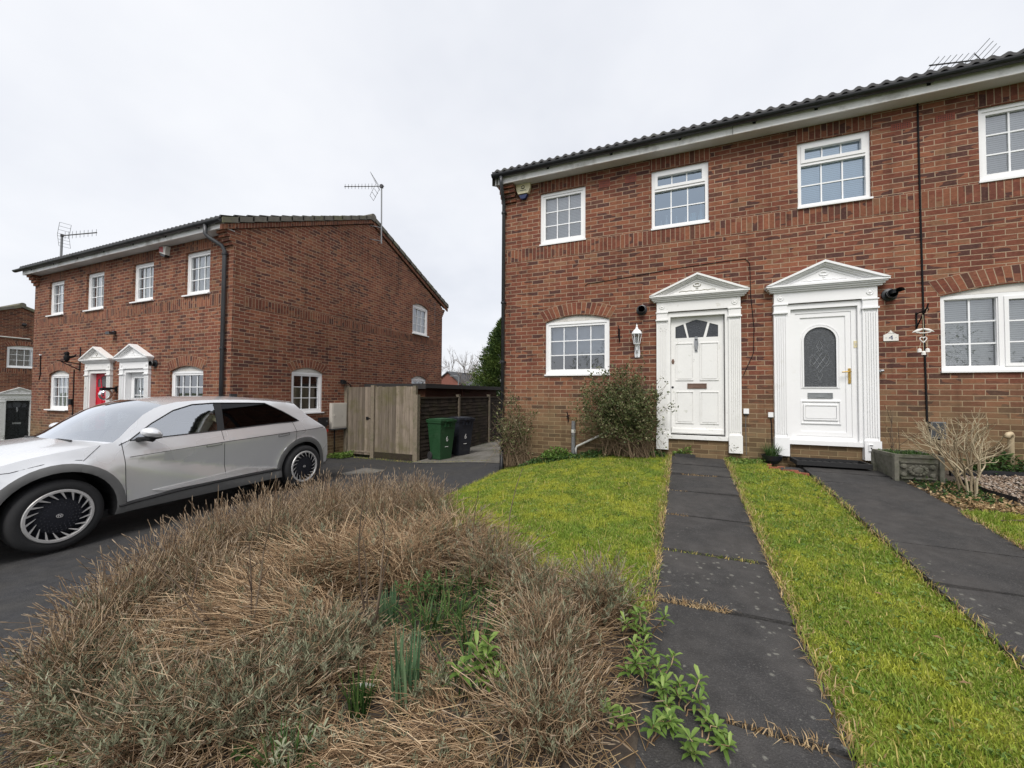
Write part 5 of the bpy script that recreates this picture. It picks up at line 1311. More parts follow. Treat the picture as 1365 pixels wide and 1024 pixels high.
# hanging-basket hook
t1 = thing('basket_hook', FT(-.84, 2.55, 0), 'small black scrolled iron basket hook between lantern and window', 'hook')
q = MB(FT); q.box(-.848, -.832, 2.555, 2.80, 0, .008); q.tube([(-.84, 2.58, .008), (-.84, 2.62, .10), (-.84, 2.72, .17), (-.84, 2.78, .20), (-.84, 2.82, .19)], .008, 6); q.tube([(-.84, 2.78, .008), (-.84, 2.76, .19)], .007, 6); q.build('iron_scroll', 'iron', t1)
# bracket with wind chime
t1 = thing('basket_bracket', FT(3.15, 2.60, 0), 'black iron bracket holding the wind chime beside the black cable', 'bracket')
q = MB(FT); q.box(3.139, 3.157, 2.565, 2.795, 0, .010); q.tube([(3.148, 2.585, .01), (3.148, 2.66, .08), (3.148, 2.82, .26), (3.148, 2.86, .28)], .0095, 6); q.tube([(3.148, 2.77, .01), (3.148, 2.785, .23)], .008, 6); q.tube([(3.148, 2.82, .26), (3.148, 2.78, .285), (3.148, 2.76, .26)], .007, 6); q.build('iron_scroll', 'iron', t1)
wx, wy = 3.11, Y0 - .24
t1 = thing('wind_chime', (wx, wy, 2.18), 'white wind chime with two birds, a heart and small bells', 'wind chime')
q = MB(); q.tube([(wx, wy, 2.72), (wx + .004, wy, 2.52)], .0022, 5, raw=True); q.tube([(wx, wy, 2.52), (wx, wy, 2.22)], .0018, 5, raw=True)
for dx in (-.04, .04): q.tube([(wx + dx * .6, wy, 2.36), (wx + dx, wy, 2.27)], .0018, 5, raw=True)
q.build('string', 'straw_string' if 'straw_string' in MATS else 'cream', t1)
q = MB(); q.tube([(wx + .075 * math.cos(a), wy + .03 * math.sin(a), 2.475 + .014 * (math.cos(2 * a) * .5 + .5)) for a in np.linspace(0, 2 * PI, 25)], .006, 6, raw=True); q.build('perch', 'ceramic', t1)
for s in (-1, 1):
    b = MB(); b.lathe([(0, -.062), (.008, -.045), (.017, -.015), (.021, .01), (.016, .03), (.012, .04), (.012, .052), (0, .062)], (wx + s * .058, wy, 2.51), (-s * .92, 0, .38), 12); o_ = b.build('bird', 'ceramic', t1, smooth=True)
H = [(.030 * 16 * math.sin(a) ** 3 / 16, .032 * (13 * math.cos(a) - 5 * math.cos(2 * a) - 2 * math.cos(3 * a) - math.cos(4 * a)) / 15) for a in np.linspace(0, 2 * PI, 33)]
b = MB(); b.tube([(wx + x * 1.15, wy, 2.39 + z * 1.25) for x, z in H], .0065, 6, raw=True); b.build('heart', 'ceramic', t1)
for dx, dz in ((-.04, 2.27), (.04, 2.27), (0, 2.235)):
    b = MB(); b.lathe([(.0, .0), (.012, .0), (.02, -.01), (.023, -.045), (.025, -.05), (.021, -.05), (.018, -.01)], (wx + dx, wy, dz), (0, 0, 1), 12); b.build('bell', 'ceramic', t1)
# house number plaque
t1 = thing('number_plaque', FT(2.87, 2.41, 0), 'small white house plaque with the number 4 on the brickwork', 'house number')
q = MB(FT); q.prism([(2.788, 2.412), (2.952, 2.412), (2.952, 2.50), (2.935, 2.503), (2.915, 2.515), (2.895, 2.53), (2.88, 2.545), (2.87, 2.565), (2.86, 2.545), (2.845, 2.53), (2.825, 2.515), (2.805, 2.503), (2.788, 2.50)], 0, .012); q.build('plate', 'ceramic', t1, bevel=.002, seg=1)
text_mesh('digit', '4', .085, 'alarm_blue', FT(2.87, 2.455, .0125), UPR, t1, .001, 1.25)
q = MB(FT)
for s in (-1, 1): q.tube([(2.87 + s * .045, 2.455, .0125), (2.87 + s * .062, 2.458, .0125)], .003, 5)
q.tube([(2.835, 2.515, .0125), (2.85, 2.524, .0125), (2.87, 2.520, .0125), (2.89, 2.524, .0125), (2.905, 2.515, .0125)], .003, 5); q.build('scroll_mark', 'steel', t1)
# bells, sockets, boxes
t1 = thing('door_bell', FT(2.48, 2.33, 0), 'small cream bell push on the frame of the white plastic door', 'door bell')
q = MB(FT); q.box(2.458, 2.50, 2.335, 2.432, -.03, -.005); q.build('bell_case', 'cream', t1, bevel=.006); q = MB(FT); q.box(2.470, 2.488, 2.37, 2.40, -.005, -.001); q.build('push_button', 'beige_box', t1)
t1 = thing('junction_box', FT(1.09, 1.34, 0), 'small white cable box on the bricks between the two front doors', 'cable box')
q = MB(FT); q.box(1.055, 1.128, 1.345, 1.425, 0, .03); q.build('lid', 'upvc', t1, bevel=.006); q = MB(FT); q.box(1.06, 1.123, 1.325, 1.347, 0, .026); q.build('cable_entry', 'black_plastic', t1, bevel=.004)
t1 = thing('junction_box', FT(1.43, 1.30, 0), 'small white cable box tucked against the left pilaster of the plastic door', 'cable box')
q = MB(FT); q.box(1.385, 1.452, 1.30, 1.375, 0, .03); q.build('lid', 'upvc', t1, bevel=.006); q = MB(FT); q.tube([(1.42, 1.30, .01), (1.43, 1.2, .01), (1.435, .75, .01)], .007, 6); q.build('cable', 'iron', t1)
t1 = thing('hose_tap', FT(2.74, 1.98, 0), 'small dark metal tap stub on the brickwork below the plaque', 'tap')
q = MB(FT); q.lathe([(.0, .05), (.018, .05), (.02, .03), (.012, .02), (.012, 0)], FT(2.735, 1.99, 0), NF_, 10); q.lathe([(0, .03), (.02, .03), (.02, 0)], FT(2.74, 1.99, .04), (1, 0, .1), 10); q.build('stub', 'steel', t1)
t1 = thing('meter_box', FT(3.32, 1.07, 0), 'grey plastic meter box low on the wall behind the bare shrub', 'meter box')
q = MB(FT); q.box(3.255, 3.405, 1.07, 1.29, 0, .06); q.build('case', 'galv', t1, bevel=.008); q = MB(FT); q.box(3.265, 3.395, 1.085, 1.278, .06, .066); q.build('door_panel', 'pipe_grey', t1, bevel=.004)
t1 = thing('pilaster_box', FT(2.62, .86, .085), 'tiny white sensor box on the plinth of the plastic door', 'sensor')
q = MB(FT); q.box(2.575, 2.622, .86, .95, .085, .105); q.build('case', 'upvc', t1, bevel=.004); q = MB(FT); q.box(2.58, 2.617, .93, .943, .105, .107); q.box(2.59, 2.607, .895, .912, .105, .107); q.build('dark_window', 'black_plastic', t1)
# pipes under the front window
t1 = thing('drain_pipe', FT(-1.655, .45, 0), 'short upright grey drain pipe under the front window', 'pipe')
q = MB(FT); q.tube([(-1.652, 1.145, .045), (-1.657, .46, .045)], .037, 12); q.build('upright', 'galv', t1, smooth=False); q = MB(FT); q.lathe([(.037, 0), (.041, .005), (.041, .055), (.037, .06)], FT(-1.654, .93, .045), (0, 0, 1), 14); q.build('socket_collar', 'waste_white', t1)
t1 = thing('waste_pipe', FT(-1.6, .6, 0), 'thin white waste pipe sloping along the wall into the drain', 'pipe')
q = MB(FT); q.tube([(-1.60, .55, .05), (-1.607, .64, .05), (-1.585, .69, .05), (-1.19, .895, .05), (-.72, 1.13, .05)], .019, 10); q.build('run', 'waste_white', t1, smooth=True)
t1 = thing('basket_hook', FT(-1.76, 1.15, 0), 'rusted dark iron stub sticking from the wall above the drain pipe', 'hook')
q = MB(FT); q.tube([(-1.76, 1.12, .01), (-1.762, 1.24, .03), (-1.775, 1.31, .05)], .010, 6); q.tube([(-1.79, 1.225, .03), (-1.73, 1.24, .04)], .012, 6); q.build('iron_stub', 'iron', t1)
t1 = thing('standpipe', (4.02, 6.93, .62), 'cream hooked vent pipe rising from the ground behind the bare shrub', 'pipe')
q = MB(); q.tube([(3.98, 6.98, .45), (3.98, 6.98, 1.10), (3.975, 6.96, 1.15), (3.95, 6.93, 1.17), (3.92, 6.91, 1.165), (3.90, 6.90, 1.12)], .030, 12, raw=True); q.build('bend', 'cream_pipe', t1, smooth=True)

# doormat tray
t1 = thing('boot_tray', (2.06, 6.85, .68), 'black ribbed boot tray lying at the plastic front door', 'mat')
zt = .66
q = MB(); q.box(1.64, 2.48, 6.64, 7.02, zt - .0, zt + .02); q.ring(1.64, 2.48, 6.64, 7.02, .03, zt + .02, zt + .06)
for k in range(9): q.box(1.68 + k * .085, 1.72 + k * .085, 6.69, 6.97, zt + .02, zt + .032)
q.T = lambda u, v, w: (u, v, w); q.build('tray', 'rubber_mat', t1, bevel=.006)
# pot with grass, terracotta shards
t1 = thing('plant_pot', (1.40, 6.95, .6), 'small black bowl pot with green sedge between the two doors', 'plant pot')
q = MB(); q.lathe([(.0, .0), (.075, .0), (.115, .05), (.135, .11), (.14, .125), (.125, .125), (.118, .10), (0, .095)], (1.40, 6.93, .615), (0, 0, 1), 22); q.build('bowl', 'black_plastic', t1, smooth=False)
def tuft(name, c, n, hgt, spread, m, w=.006, parent=None, lean=.9):
    a = rng.uniform(0, 2 * np.pi, n); r = np.sqrt(rng.random(n)) * spread; K = 5
    L = hgt * rng.uniform(.5, 1.15, n); out = rng.uniform(.1, 1, n) * lean; b = a + rng.normal(0, .7, n)
    tt = np.linspace(0, 1, K)[None, :]
    X = c[0] + (r * np.cos(a))[:, None] + np.cos(b)[:, None] * (out * L)[:, None] * tt ** 1.6
    Y = c[1] + (r * np.sin(a))[:, None] + np.sin(b)[:, None] * (out * L)[:, None] * tt ** 1.6
    Z = c[2] + L[:, None] * (tt - .38 * out[:, None] * tt ** 2.2)
    S = np.stack([-np.sin(b), np.cos(b), 0 * b], 1)[:, None, :] * (w * np.array([.8, 1, .9, .65, .08]))[None, :, None] / 2
    P = np.stack([X, Y, Z], 2); V = np.stack([P - S, P + S], 2).reshape(-1, 3)
    i = (np.arange(n) * K * 2)[:, None] + (np.arange(K - 1) * 2)[None, :]; i = i.ravel()
    F = np.stack([i, i + 1, i + 3, i + 2], 1)
    return np_mesh(name, V, F, m, parent, rnd=np.repeat(rng.random(n), K * 2))
tuft('sedge', (1.40, 6.93, .71), 150, .22, .08, 'deep_leaf', .007, t1)
t1 = thing('broken_edging', (1.55, 6.55, .56), 'broken terracotta tile shards edging the grass by the boot tray', 'tile')
q = MB(); rg = random.Random(4)
for (x, y, a, L_, W_) in ((1.36, 6.60, .3, .16, .05), (1.50, 6.50, -.35, .2, .045), (1.63, 6.36, -.5, .16, .05), (1.33, 6.75, 1.2, .12, .06), (1.45, 6.66, .1, .10, .05), (1.57, 6.47, -.3, .10, .07)):
    ca, sa = math.cos(a), math.sin(a); z = hz(x, y) + .005; zz = z + .028 + rg.random() * .012
    P = [(-L_ / 2, -W_ / 2), (L_ / 2, -W_ / 2 + .01), (L_ / 2 - .02, W_ / 2), (-L_ / 2 + .01, W_ / 2 - .008)]; W2 = [(x + u * ca - v * sa, y + u * sa + v * ca) for u, v in P]
    q.face([(u, v, zz) for u, v in W2])
    for k in range(4): u0, u1 = W2[k], W2[(k + 1) % 4]; q.face([(*u0, z), (*u1, z), (*u1, zz), (*u0, zz)])
q.build('shards', 'terracotta', t1)
q = MB(); q.box(1.42, 1.68, 6.50, 6.72, hz(1.5, 6.6), hz(1.5, 6.6) + .03); q.build('slate_piece', 'slab', t1, bevel=.004)
# door-side slate scraps
t1 = thing('roof_slate', (.25, 6.98, .64), 'broken dark slate lying on the path under the weathered door', 'slate')
q = MB(); q.prism([(.05, 6.97), (.36, 6.96), (.32, 7.04), (.06, 7.05)], hz(.2, 7) + .014, hz(.2, 7) + .06); q.build('piece', 'slab', t1)

# stone trough planter
t1 = thing('stone_trough', (2.93, 6.70, .6), 'weathered stone trough planter with moulded panels and green shoots', 'planter')
def trough(cx, cy, z0, a, hx, hy, H_):
    ca, sa = math.cos(a), math.sin(a); Tt = lambda u, v, w: (cx + u * ca - v * sa, cy + u * sa + v * ca, z0 + w)
    q = MB(Tt); tp = .78
    for (x0, y0), (x1, y1) in (((-1, -1), (1, -1)), ((1, -1), (1, 1)), ((1, 1), (-1, 1)), ((-1, 1), (-1, -1))):
        q.face([(x0 * hx * tp, y0 * hy * tp, 0), (x1 * hx * tp, y1 * hy * tp, 0), (x1 * hx * .96, y1 * hy * .96, H_ - .035), (x0 * hx * .96, y0 * hy * .96, H_ - .035)])
    q.ring(-hx, hx, -hy, hy, .035, H_ - .038, H_)
    q.ring(-hx * .84, hx * .84, -hy * .84, hy * .84, .03, 0, .03)
    for s in (-1, 1):
        for k in (-1, 1): q.prism([(k * hx * .93 - .022, s * hy * .93 - .022), (k * hx * .93 + .022, s * hy * .93 - .022), (k * hx * .93 + .022, s * hy * .93 + .022), (k * hx * .93 - .022, s * hy * .93 + .022)], .02, H_ - .04)
    q.build('basin', 'stone_trough', t1, bevel=.008)
    r = MB(Tt); yf = -hy * .93
    for k in range(14):
        a0 = 2 * PI * k / 14
        r.lathe([(0, .016), (.014, .013), (.022, 0)], Tt(.08 * math.cos(a0), yf, .155 + .05 * math.sin(a0)), (sa, -ca, 0), 8)
    r.lathe([(0, .028), (.03, .024), (.05, .008), (.055, 0)], Tt(0, yf, .155), (sa, -ca, 0), 16)
    for s in (-1, 1):
        r.lathe([(0, .022), (.022, .018), (.034, 0)], Tt(s * .14, yf, .20), (sa, -ca, 0), 12); r.lathe([(0, .018), (.02, .014), (.03, 0)], Tt(s * .14, yf, .10), (sa, -ca, 0), 12)
    r.box(-.17, .17, yf - .012, yf + .02, .05, .07); r.box(-.18, .18, yf - .016, yf + .02, .245, .262); r.build('relief_panel', 'stone_trough', t1)
    d = MB(Tt); d.face([(-hx + .03, -hy + .03, H_ - .03), (hx - .03, -hy + .03, H_ - .03), (hx - .03, hy - .03, H_ - .03), (-hx + .03, hy - .03, H_ - .03)]); d.build('compost', 'soil', t1)
    n = 420; uv_ = rng.uniform(-1, 1, (n, 2)) * np.array([hx - .04, hy - .04]); xy = np.stack([cx + uv_[:, 0] * ca - uv_[:, 1] * sa, cy + uv_[:, 0] * sa + uv_[:, 1] * ca], 1)
    blades('seedlings', xy, .055, .010, 'deep_leaf', .8, parent=t1, hf=lambda x, y: np.full(len(x), z0 + H_ - .03))
trough(2.765, 6.53, .575, .08, .235, .25, .345)
# gravel bed with black edging
t1 = thing('lawn_edging', (3.4, 6.2, .55), 'black plastic edging strips around the gravel patch', 'edging')
for P in ([(3.30, 6.75), (3.75, 6.88), (5.6, 6.80)], [(3.18, 6.30), (3.22, 5.95), (3.30, 5.72)]):
    q = MB()
    for (x0, y0), (x1, y1) in zip(P, P[1:]):
        for e in (0, .04): q.face([(x0, y0 + e, hz(x0, y0) - .02), (x1, y1 + e, hz(x1, y1) - .02), (x1, y1 + e, hz(x1, y1) + .07), (x0, y0 + e, hz(x0, y0) + .07)])
        q.face([(x0, y0, hz(x0, y0) + .07), (x1, y1, hz(x1, y1) + .07), (x1, y1 + .04, hz(x1, y1) + .07), (x0, y0 + .04, hz(x0, y0) + .07)])
    q.build('strip', 'black_plastic', t1)
n = 5200; GP = [(3.25, 6.25), (3.35, 5.75), (3.9, 5.45), (5.5, 5.6), (5.6, 6.78), (3.8, 6.85), (3.35, 6.72)]; xy = scatter(GP, n)
base = np.array([(1, 0, 0), (-1, 0, 0), (0, 1, 0), (0, -1, 0), (0, 0, 1), (0, 0, -1)], float); tri = np.array([(0, 2, 4), (2, 1, 4), (1, 3, 4), (3, 0, 4), (2, 0, 5), (1, 2, 5), (3, 1, 5), (0, 3, 5)])
S = rng.uniform(.010, .022, (n, 1, 1)); Vv = base[None] * S * rng.uniform(.6, 1.3, (n, 6, 3)); an_ = rng.uniform(0, 6.28, n); c_, s_ = np.cos(an_)[:, None], np.sin(an_)[:, None]
Vv = np.stack([Vv[..., 0] * c_ - Vv[..., 1] * s_, Vv[..., 0] * s_ + Vv[..., 1] * c_, Vv[..., 2] * .7], 2)
Vv += np.concatenate([xy, (h(xy[:, 0], xy[:, 1]) + .012 + rng.uniform(0, .02, n))[:, None]], 1)[:, None]
tag(np_mesh('gravel', Vv.reshape(-1, 3), (tri[None] + (np.arange(n) * 6)[:, None, None]).reshape(-1, 3), 'gravel_stone', rnd=np.repeat(rng.random(n), 6)), kind='stuff')

# ------------------------------------------------------------------ gable wall things
t1 = thing('meter_box', GT(8.2, .65, 0), 'large beige gas meter box on the gable wall beside the wooden gate', 'meter box')
q = MB(GT); q.box(7.94, 8.45, .645, 1.355, 0, .10); q.build('case', 'beige_box', t1, bevel=.012); q = MB(GT); q.box(7.965, 8.425, .70, 1.33, .10, .112); q.box(8.0, 8.02, 1.0, 1.05, .112, .125); q.build('hatch', 'beige_box', t1, bevel=.006); q = MB(GT); q.box(7.93, 8.46, .625, .66, 0, .12); q.build('base_lip', 'pipe_grey', t1)
t1 = thing('car_charger', GT(7.69, .85, 0), 'black wall charger with its cable running to the silver car', 'charger')
q = MB(GT); q.prism([(7.57, .82), (7.63, .74), (7.75, .74), (7.81, .82), (7.81, .98), (7.57, .98)], 0, .12); q.build('case', 'black_plastic', t1, bevel=.02); q = MB(GT); q.box(7.74, 7.77, .86, .90, .12, .122); q.build('status_lamp', 'galv', t1)
q = MB(); q.tube([(XL + .06, 7.70, .76), (XL + .12, 7.68, .35), (XL + .25, 7.6, -.02), (XL + .5, 7.35, -.10), (XL + .75, 7.1, -.02), (-7.4, 6.35, .45), (-7.15, 5.98, .78), (-7.02, 5.80, .83), (-6.98, 5.70, .82)], .012, 8, raw=True); q.tube([(XL + .03, 8.10, .66), (XL + .03, 8.1, -.1)], .016, 6, raw=True); q.build('charging_lead', 'iron', t1, smooth=True)
q = MB(); q.tube([(-7.08, 5.86, .81), (-7.0, 5.76, .83), (-6.96, 5.68, .82)], [.025, .032, .035], 10, raw=True); q.build('plug_grip', 'upvc', t1)
t1 = thing('flood_light', GT(8.35, 1.93, 0), 'small black sensor light with a trailing lead above the meter box', 'wall light')
q = MB(GT); q.box(8.30, 8.40, 1.90, 2.0, 0, .06); q.prism([(8.28, 1.88), (8.42, 1.88), (8.40, 1.98), (8.30, 1.98)], .06, .12); q.build('lamp_head', 'iron', t1, bevel=.01); q = MB(GT); q.tube([(8.42, 1.93, .02), (8.55, 1.91, .03), (8.66, 1.86, .02), (8.68, 1.80, .02)], .012, 6); q.build('lead', 'iron', t1)
# owl bracket, globe lamp by the red door
t1 = thing('basket_bracket', LT(-14.75, 2.35, 0), 'black iron owl bracket on the wall left of the red door', 'bracket')
q = MB(LT); q.box(-14.76, -14.72, 2.18, 2.82, 0, .012); q.tube([(-14.74, 2.36, .01), (-14.74, 2.43, .44)], .014, 6); q.tube([(-14.74, 2.20, .01), (-14.74, 2.40, .36)], .012, 6); q.build('iron_arm', 'iron', t1)
q = MB(); ox, oy, oz = -14.74, YL - .26, 2.41
q.lathe([(.02, 0), (.052, .035), (.06, .10), (.049, .155), (.042, .175), (.052, .21), (.042, .25), (.014, .26), (0, .26)], (ox, oy, oz), (0, 0, 1), 10); q.face([(ox - .05, oy, oz + .23), (ox - .014, oy, oz + .25), (ox - .05, oy, oz + .30)]); q.face([(ox + .05, oy, oz + .23), (ox + .014, oy, oz + .25), (ox + .05, oy, oz + .30)]); q.tube([(ox, oy + .035, oz + .11), (ox, oy + .14, oz + .15), (ox, oy + .18, oz + .21)], [.035, .028, .008], 8, raw=True); q.build('owl_cutout', 'iron', t1)
t1 = thing('wall_lantern', LT(-12.90, 1.55, 0), 'black wall lamp with a clear glass globe between the two left doors', 'lantern')
q = MB(LT); q.box(-12.94, -12.86, 1.62, 1.76, 0, .03); q.box(-12.93, -12.87, 1.68, 1.73, .03, .26); q.box(-12.96, -12.84, 1.66, 1.72, .14, .30); q.build('bracket', 'iron', t1, bevel=.006)
q = MB(); q.lathe([(.05, .16), (.10, .12), (.125, .06), (.125, 0), (.10, -.06), (.05, -.10), (0, -.11)], LT(-12.90, 1.52, .21), (0, 0, 1), 16); q.build('globe', 'clear_globe', t1, smooth=True)
t1 = thing('letter_holder', LT(-15.1, 1.3, 0), 'small black box on the wall left of the red door case', 'box')
q = MB(LT); q.box(-15.16, -15.02, 1.26, 1.42, 0, .06); q.build('case', 'iron', t1, bevel=.008)
t1 = thing('garden_hook', LT(-17.0, 2.4, 0), 'thin dark lead hooked to a white peg at the far left corner', 'cable')
q = MB(LT); q.tube([(-16.98, 2.66, .02), (-16.98, 2.1, .01), (-17.05, 1.95, .01)], .012, 5); q.build('lead', 'iron', t1); q = MB(LT); q.tube([(-17.02, 2.68, .02), (-16.95, 2.68, .02)], .02, 6); q.build('peg', 'bar_white', t1)

# aerials
def yagi(name, foot, top, direction, label, n=9, boom=1.5, el=.09, refl=.32, vert=True, mats='aerial_metal', bracket=None, r=.016):
    th = thing(name, foot, label, 'aerial'); q = MB(); q.tube([foot, top], r * 1.3, 8, raw=True); q.build('mast', 'galv', th)
    d = Vector(direction).normalized(); side = Vector((0, 0, 1)) if vert else d.cross(Vector((0, 0, 1))).normalized(); T0 = Vector(top) - Vector((0, 0, .06))
    b = MB(); b.tube([T0 - d * .08, T0 + d * boom], r * .7, 6, raw=True); b.box(T0.x - .04, T0.x + .04, T0.y - .04, T0.y + .04, T0.z - .05, T0.z + .05)
    for k in range(n):
        p = T0 + d * (.30 + (boom - .32) * k / (n - 1)); e = el * (1 - .2 * k / n); b.tube([p - side * e, p + side * e], .006, 5, raw=True); b.lathe([(.016, -.02), (.016, .02)], p, d, 8)
    b.build('boom', mats, th)
    g = MB(); oth = d.cross(side).normalized()
    for s in (-1, 1):
        A = T0 + d * .12; up_ = side * s
        for k in range(4):
            p = A + up_ * (.05 + refl * k / 3) - d * 0 + d * (-.02 + .20 * k / 3) * (1 if True else 0); g.tube([p - oth * .16, p + oth * .16], .006, 5, raw=True)
        for e in (-1, 1): g.tube([A + oth * .16 * e, A + up_ * (.05 + refl) + d * .18 + oth * .16 * e], .006, 5, raw=True)
    g.build('reflector', mats, th)
    if bracket: 
        k = MB()
        for z in bracket: k.tube([(XL, foot[1] - .28, z), (foot[0], foot[1], z)], .012, 6, raw=True); k.tube([(XL, foot[1] + .1, z), (foot[0], foot[1], z)], .012, 6, raw=True)
        k.build('wall_bracket', 'galv', th)
    return th
yagi('television_aerial', (-8.34, 9.63, 6.28), (-8.34, 9.60, 8.14), (-1., -.42, -.02), 'television aerial on a tall mast fixed to the gable wall', n=9, boom=1.15, bracket=(6.36, 6.78))
yagi('television_aerial', (-22.75, 7.6, 4.), (-22.7, 7.6, 7.95), (1., -.05, -.13), 'television aerial beyond the left end of the left roof', n=9, boom=3.1, el=.15, refl=.42, r=.03)
th = thing('television_aerial', (4.9, 9.5, 7.2), 'television aerial just showing above the tiles at the top right', 'aerial')
q = MB(); C0 = Vector((5.0, 9.5, 7.70)); d = Vector((-1, -.25, -.02)).normalized(); sd2 = Vector((.55, -1, .62)).normalized()
q.tube([C0 + Vector((.05, 0, -.8)), C0 + Vector((.05, 0, -.05))], .02, 8, raw=True); q.build('mast', 'galv', th)
q = MB(); q.tube([C0, C0 + d * .62], .012, 6, raw=True); q.tube([C0, C0 - d * .25], .012, 6, raw=True)
for k in range(7):
    p = C0 + d * (.02 + .56 * k / 6); q.tube([p - sd2 * .13, p + sd2 * .13], .005, 5, raw=True); q.lathe([(.014, -.02), (.014, .02)], p, d, 6)
q.build('boom', 'aerial_metal', th)
q = MB()
for k in range(4): p = C0 - d * (.10 + .05 * k) + Vector((0, 0, .10 - k * .055)); q.tube([p - sd2 * .08, p + sd2 * .24], .005, 5, raw=True)
q.tube([C0 - d * .1 + Vector((0, 0, .12)), C0 - d * .26 + Vector((0, 0, -.08))], .008, 5, raw=True); q.build('reflector', 'aerial_metal', th)

# ------------------------------------------------------------------ gate, fence, shed, bins
t1 = thing('wooden_gate', (-8., 8.5, -.12), 'weathered grey boarded side gate beside the beige meter box', 'gate')
q = MB(); q.box(-8.545, -8.45, 8.45, 8.55, -.15, 1.84); q.build('post', 'pale_wood_post', t1, bevel=.005, seg=1); q = MB(); q.box(-7.585, -7.475, 8.43, 8.55, -.15, 1.845); q.build('post', 'pale_wood_post', t1, bevel=.005, seg=1)
q = MB(); x = -8.435; rg = random.Random(2)
while x < -7.62: w_ = min(.10, -7.60 - x); q.box(x, x + w_ - .005, 8.485 + rg.random() * .006, 8.505, -.06, 1.80); x += w_
q.box(-8.435, -7.60, 8.475, 8.488, .0, .045); q.build('gate_leaf', 'gate_wood', t1, bevel=.003, seg=1)
q = MB(); q.tube([(-7.75, 8.475, .94), (-7.62, 8.475, .94)], .010, 6); q.box(-7.78, -7.70, 8.47, 8.485, .90, .98); q.build('latch', 'iron', t1)
t1 = thing('board_fence', (-6.8, 8.5, -.12), 'weathered boarded fence panel between gate and bins, mossy foot', 'fence')
q = MB(); x = -7.47
while x < -6.20: w_ = min(.115, -6.18 - x); q.box(x, x + w_ - .004, 8.47 + rg.random() * .012, 8.495 + rg.random() * .006, -.10 + rg.random() * .03, 1.80 + rg.random() * .02); x += w_
q.build('boards', 'gate_wood', t1, bevel=.003, seg=1)
q = MB(); q.box(-7.45, -6.18, 8.50, 8.54, 1.45, 1.55); q.box(-7.45, -6.18, 8.50, 8.54, .2, .3); q.build('back_rail', 'gate_wood', t1)
q = MB(); q.box(-7.46, -6.19, 8.462, 8.478, -.13, .04); q.build('gravel_board', 'lap_wood', t1)
q = MB(); q.box(-6.20, -6.125, 8.44, 8.53, -.14, 1.83); q.box(-6.17, -6.06, 8.43, 8.55, -.14, 1.60); q.build('post', 'pale_wood_post', t1, bevel=.005, seg=1)
t1 = thing('lap_fence', (-6.1, 11., -.12), 'dark brown waney lap fence running back behind the wheelie bins', 'fence')
XFN = -6.12; ys = [8.58, 10.62, 12.80, 14.9]
for a, b in zip(ys, ys[1:]):
    q = MB(); z = -.08; k = 0
    while z < 1.48:
        hgt = .125; n = 10
        for j in range(n):
            y0, y1 = a + .04 + (b - a - .08) * j / n, a + .04 + (b - a - .08) * (j + 1) / n
            w0, w1 = .014 * math.sin(y0 * 3.1 + k * 2.3) + .008 * math.sin(y0 * 9 + k), .014 * math.sin(y1 * 3.1 + k * 2.3) + .008 * math.sin(y1 * 9 + k)
            q.face([(XFN + .030, y0, z - .02 + w0), (XFN + .030, y1, z - .02 + w1), (XFN + .008, y1, z + hgt + .01), (XFN + .008, y0, z + hgt + .01)]); q.face([(XFN + .030, y0, z - .02 + w0), (XFN + .030, y1, z - .02 + w1), (XFN + .010, y1, z - .02 + w1), (XFN + .010, y0, z - .02 + w0)])
        z += .105; k += 1
    q.box(XFN - .01, XFN + .045, a + .02, b - .02, 1.49, 1.54); q.build('lap_panel', 'lap_wood', t1)
for y in ys[1:]: q = MB(); q.box(XFN - .04, XFN + .05, y - .05, y + .05, -.15, 1.58); q.box(XFN - .05, XFN + .06, y - .06, y + .06, 1.58, 1.60); q.build('post', 'pale_wood_post', t1, bevel=.004, seg=1)
t1 = thing('garden_shed', (-7.3, 11.6, -.1), 'low dark red-brown timber shed with a felt roof behind the lap fence', 'shed')
q = MB(); z = -.1
while z < 1.78:
    for (a, b) in (((-6.42, 9.25), (-6.42, 14.1)), ((-8.25, 9.25), (-6.42, 9.25))):
        o = (.018, 0) if a[0] == b[0] else (0, -.018)
        q.face([(a[0] + o[0], a[1] + o[1], z), (b[0] + o[0], b[1] + o[1], z), (b[0], b[1], z + .15), (a[0], a[1], z + .15)]); q.face([(a[0] + o[0], a[1] + o[1], z), (b[0] + o[0], b[1] + o[1], z), (b[0], b[1], z), (a[0], a[1], z)])
    z += .14
q.build('cladding', 'shed_wood', t1); q = MB(); q.box(-6.44, -6.38, 11.3, 11.36, -.1, 1.80); q.build('batten', 'shed_wood', t1); q = MB(); q.box(-6.44, -6.38, 9.22, 9.28, -.1, 1.80); q.build('batten', 'shed_wood', t1)
q = MB(); q.face([(-8.4, 9.08, 1.86), (-6.25, 9.08, 1.90), (-6.25, 14.25, 1.90), (-8.4, 14.25, 1.86)]); q.box(-8.4, -6.25, 9.06, 9.09, 1.76, 1.905); q.box(-6.28, -6.25, 9.09, 14.25, 1.78, 1.905); q.build('felt_roof', 'felt', t1)

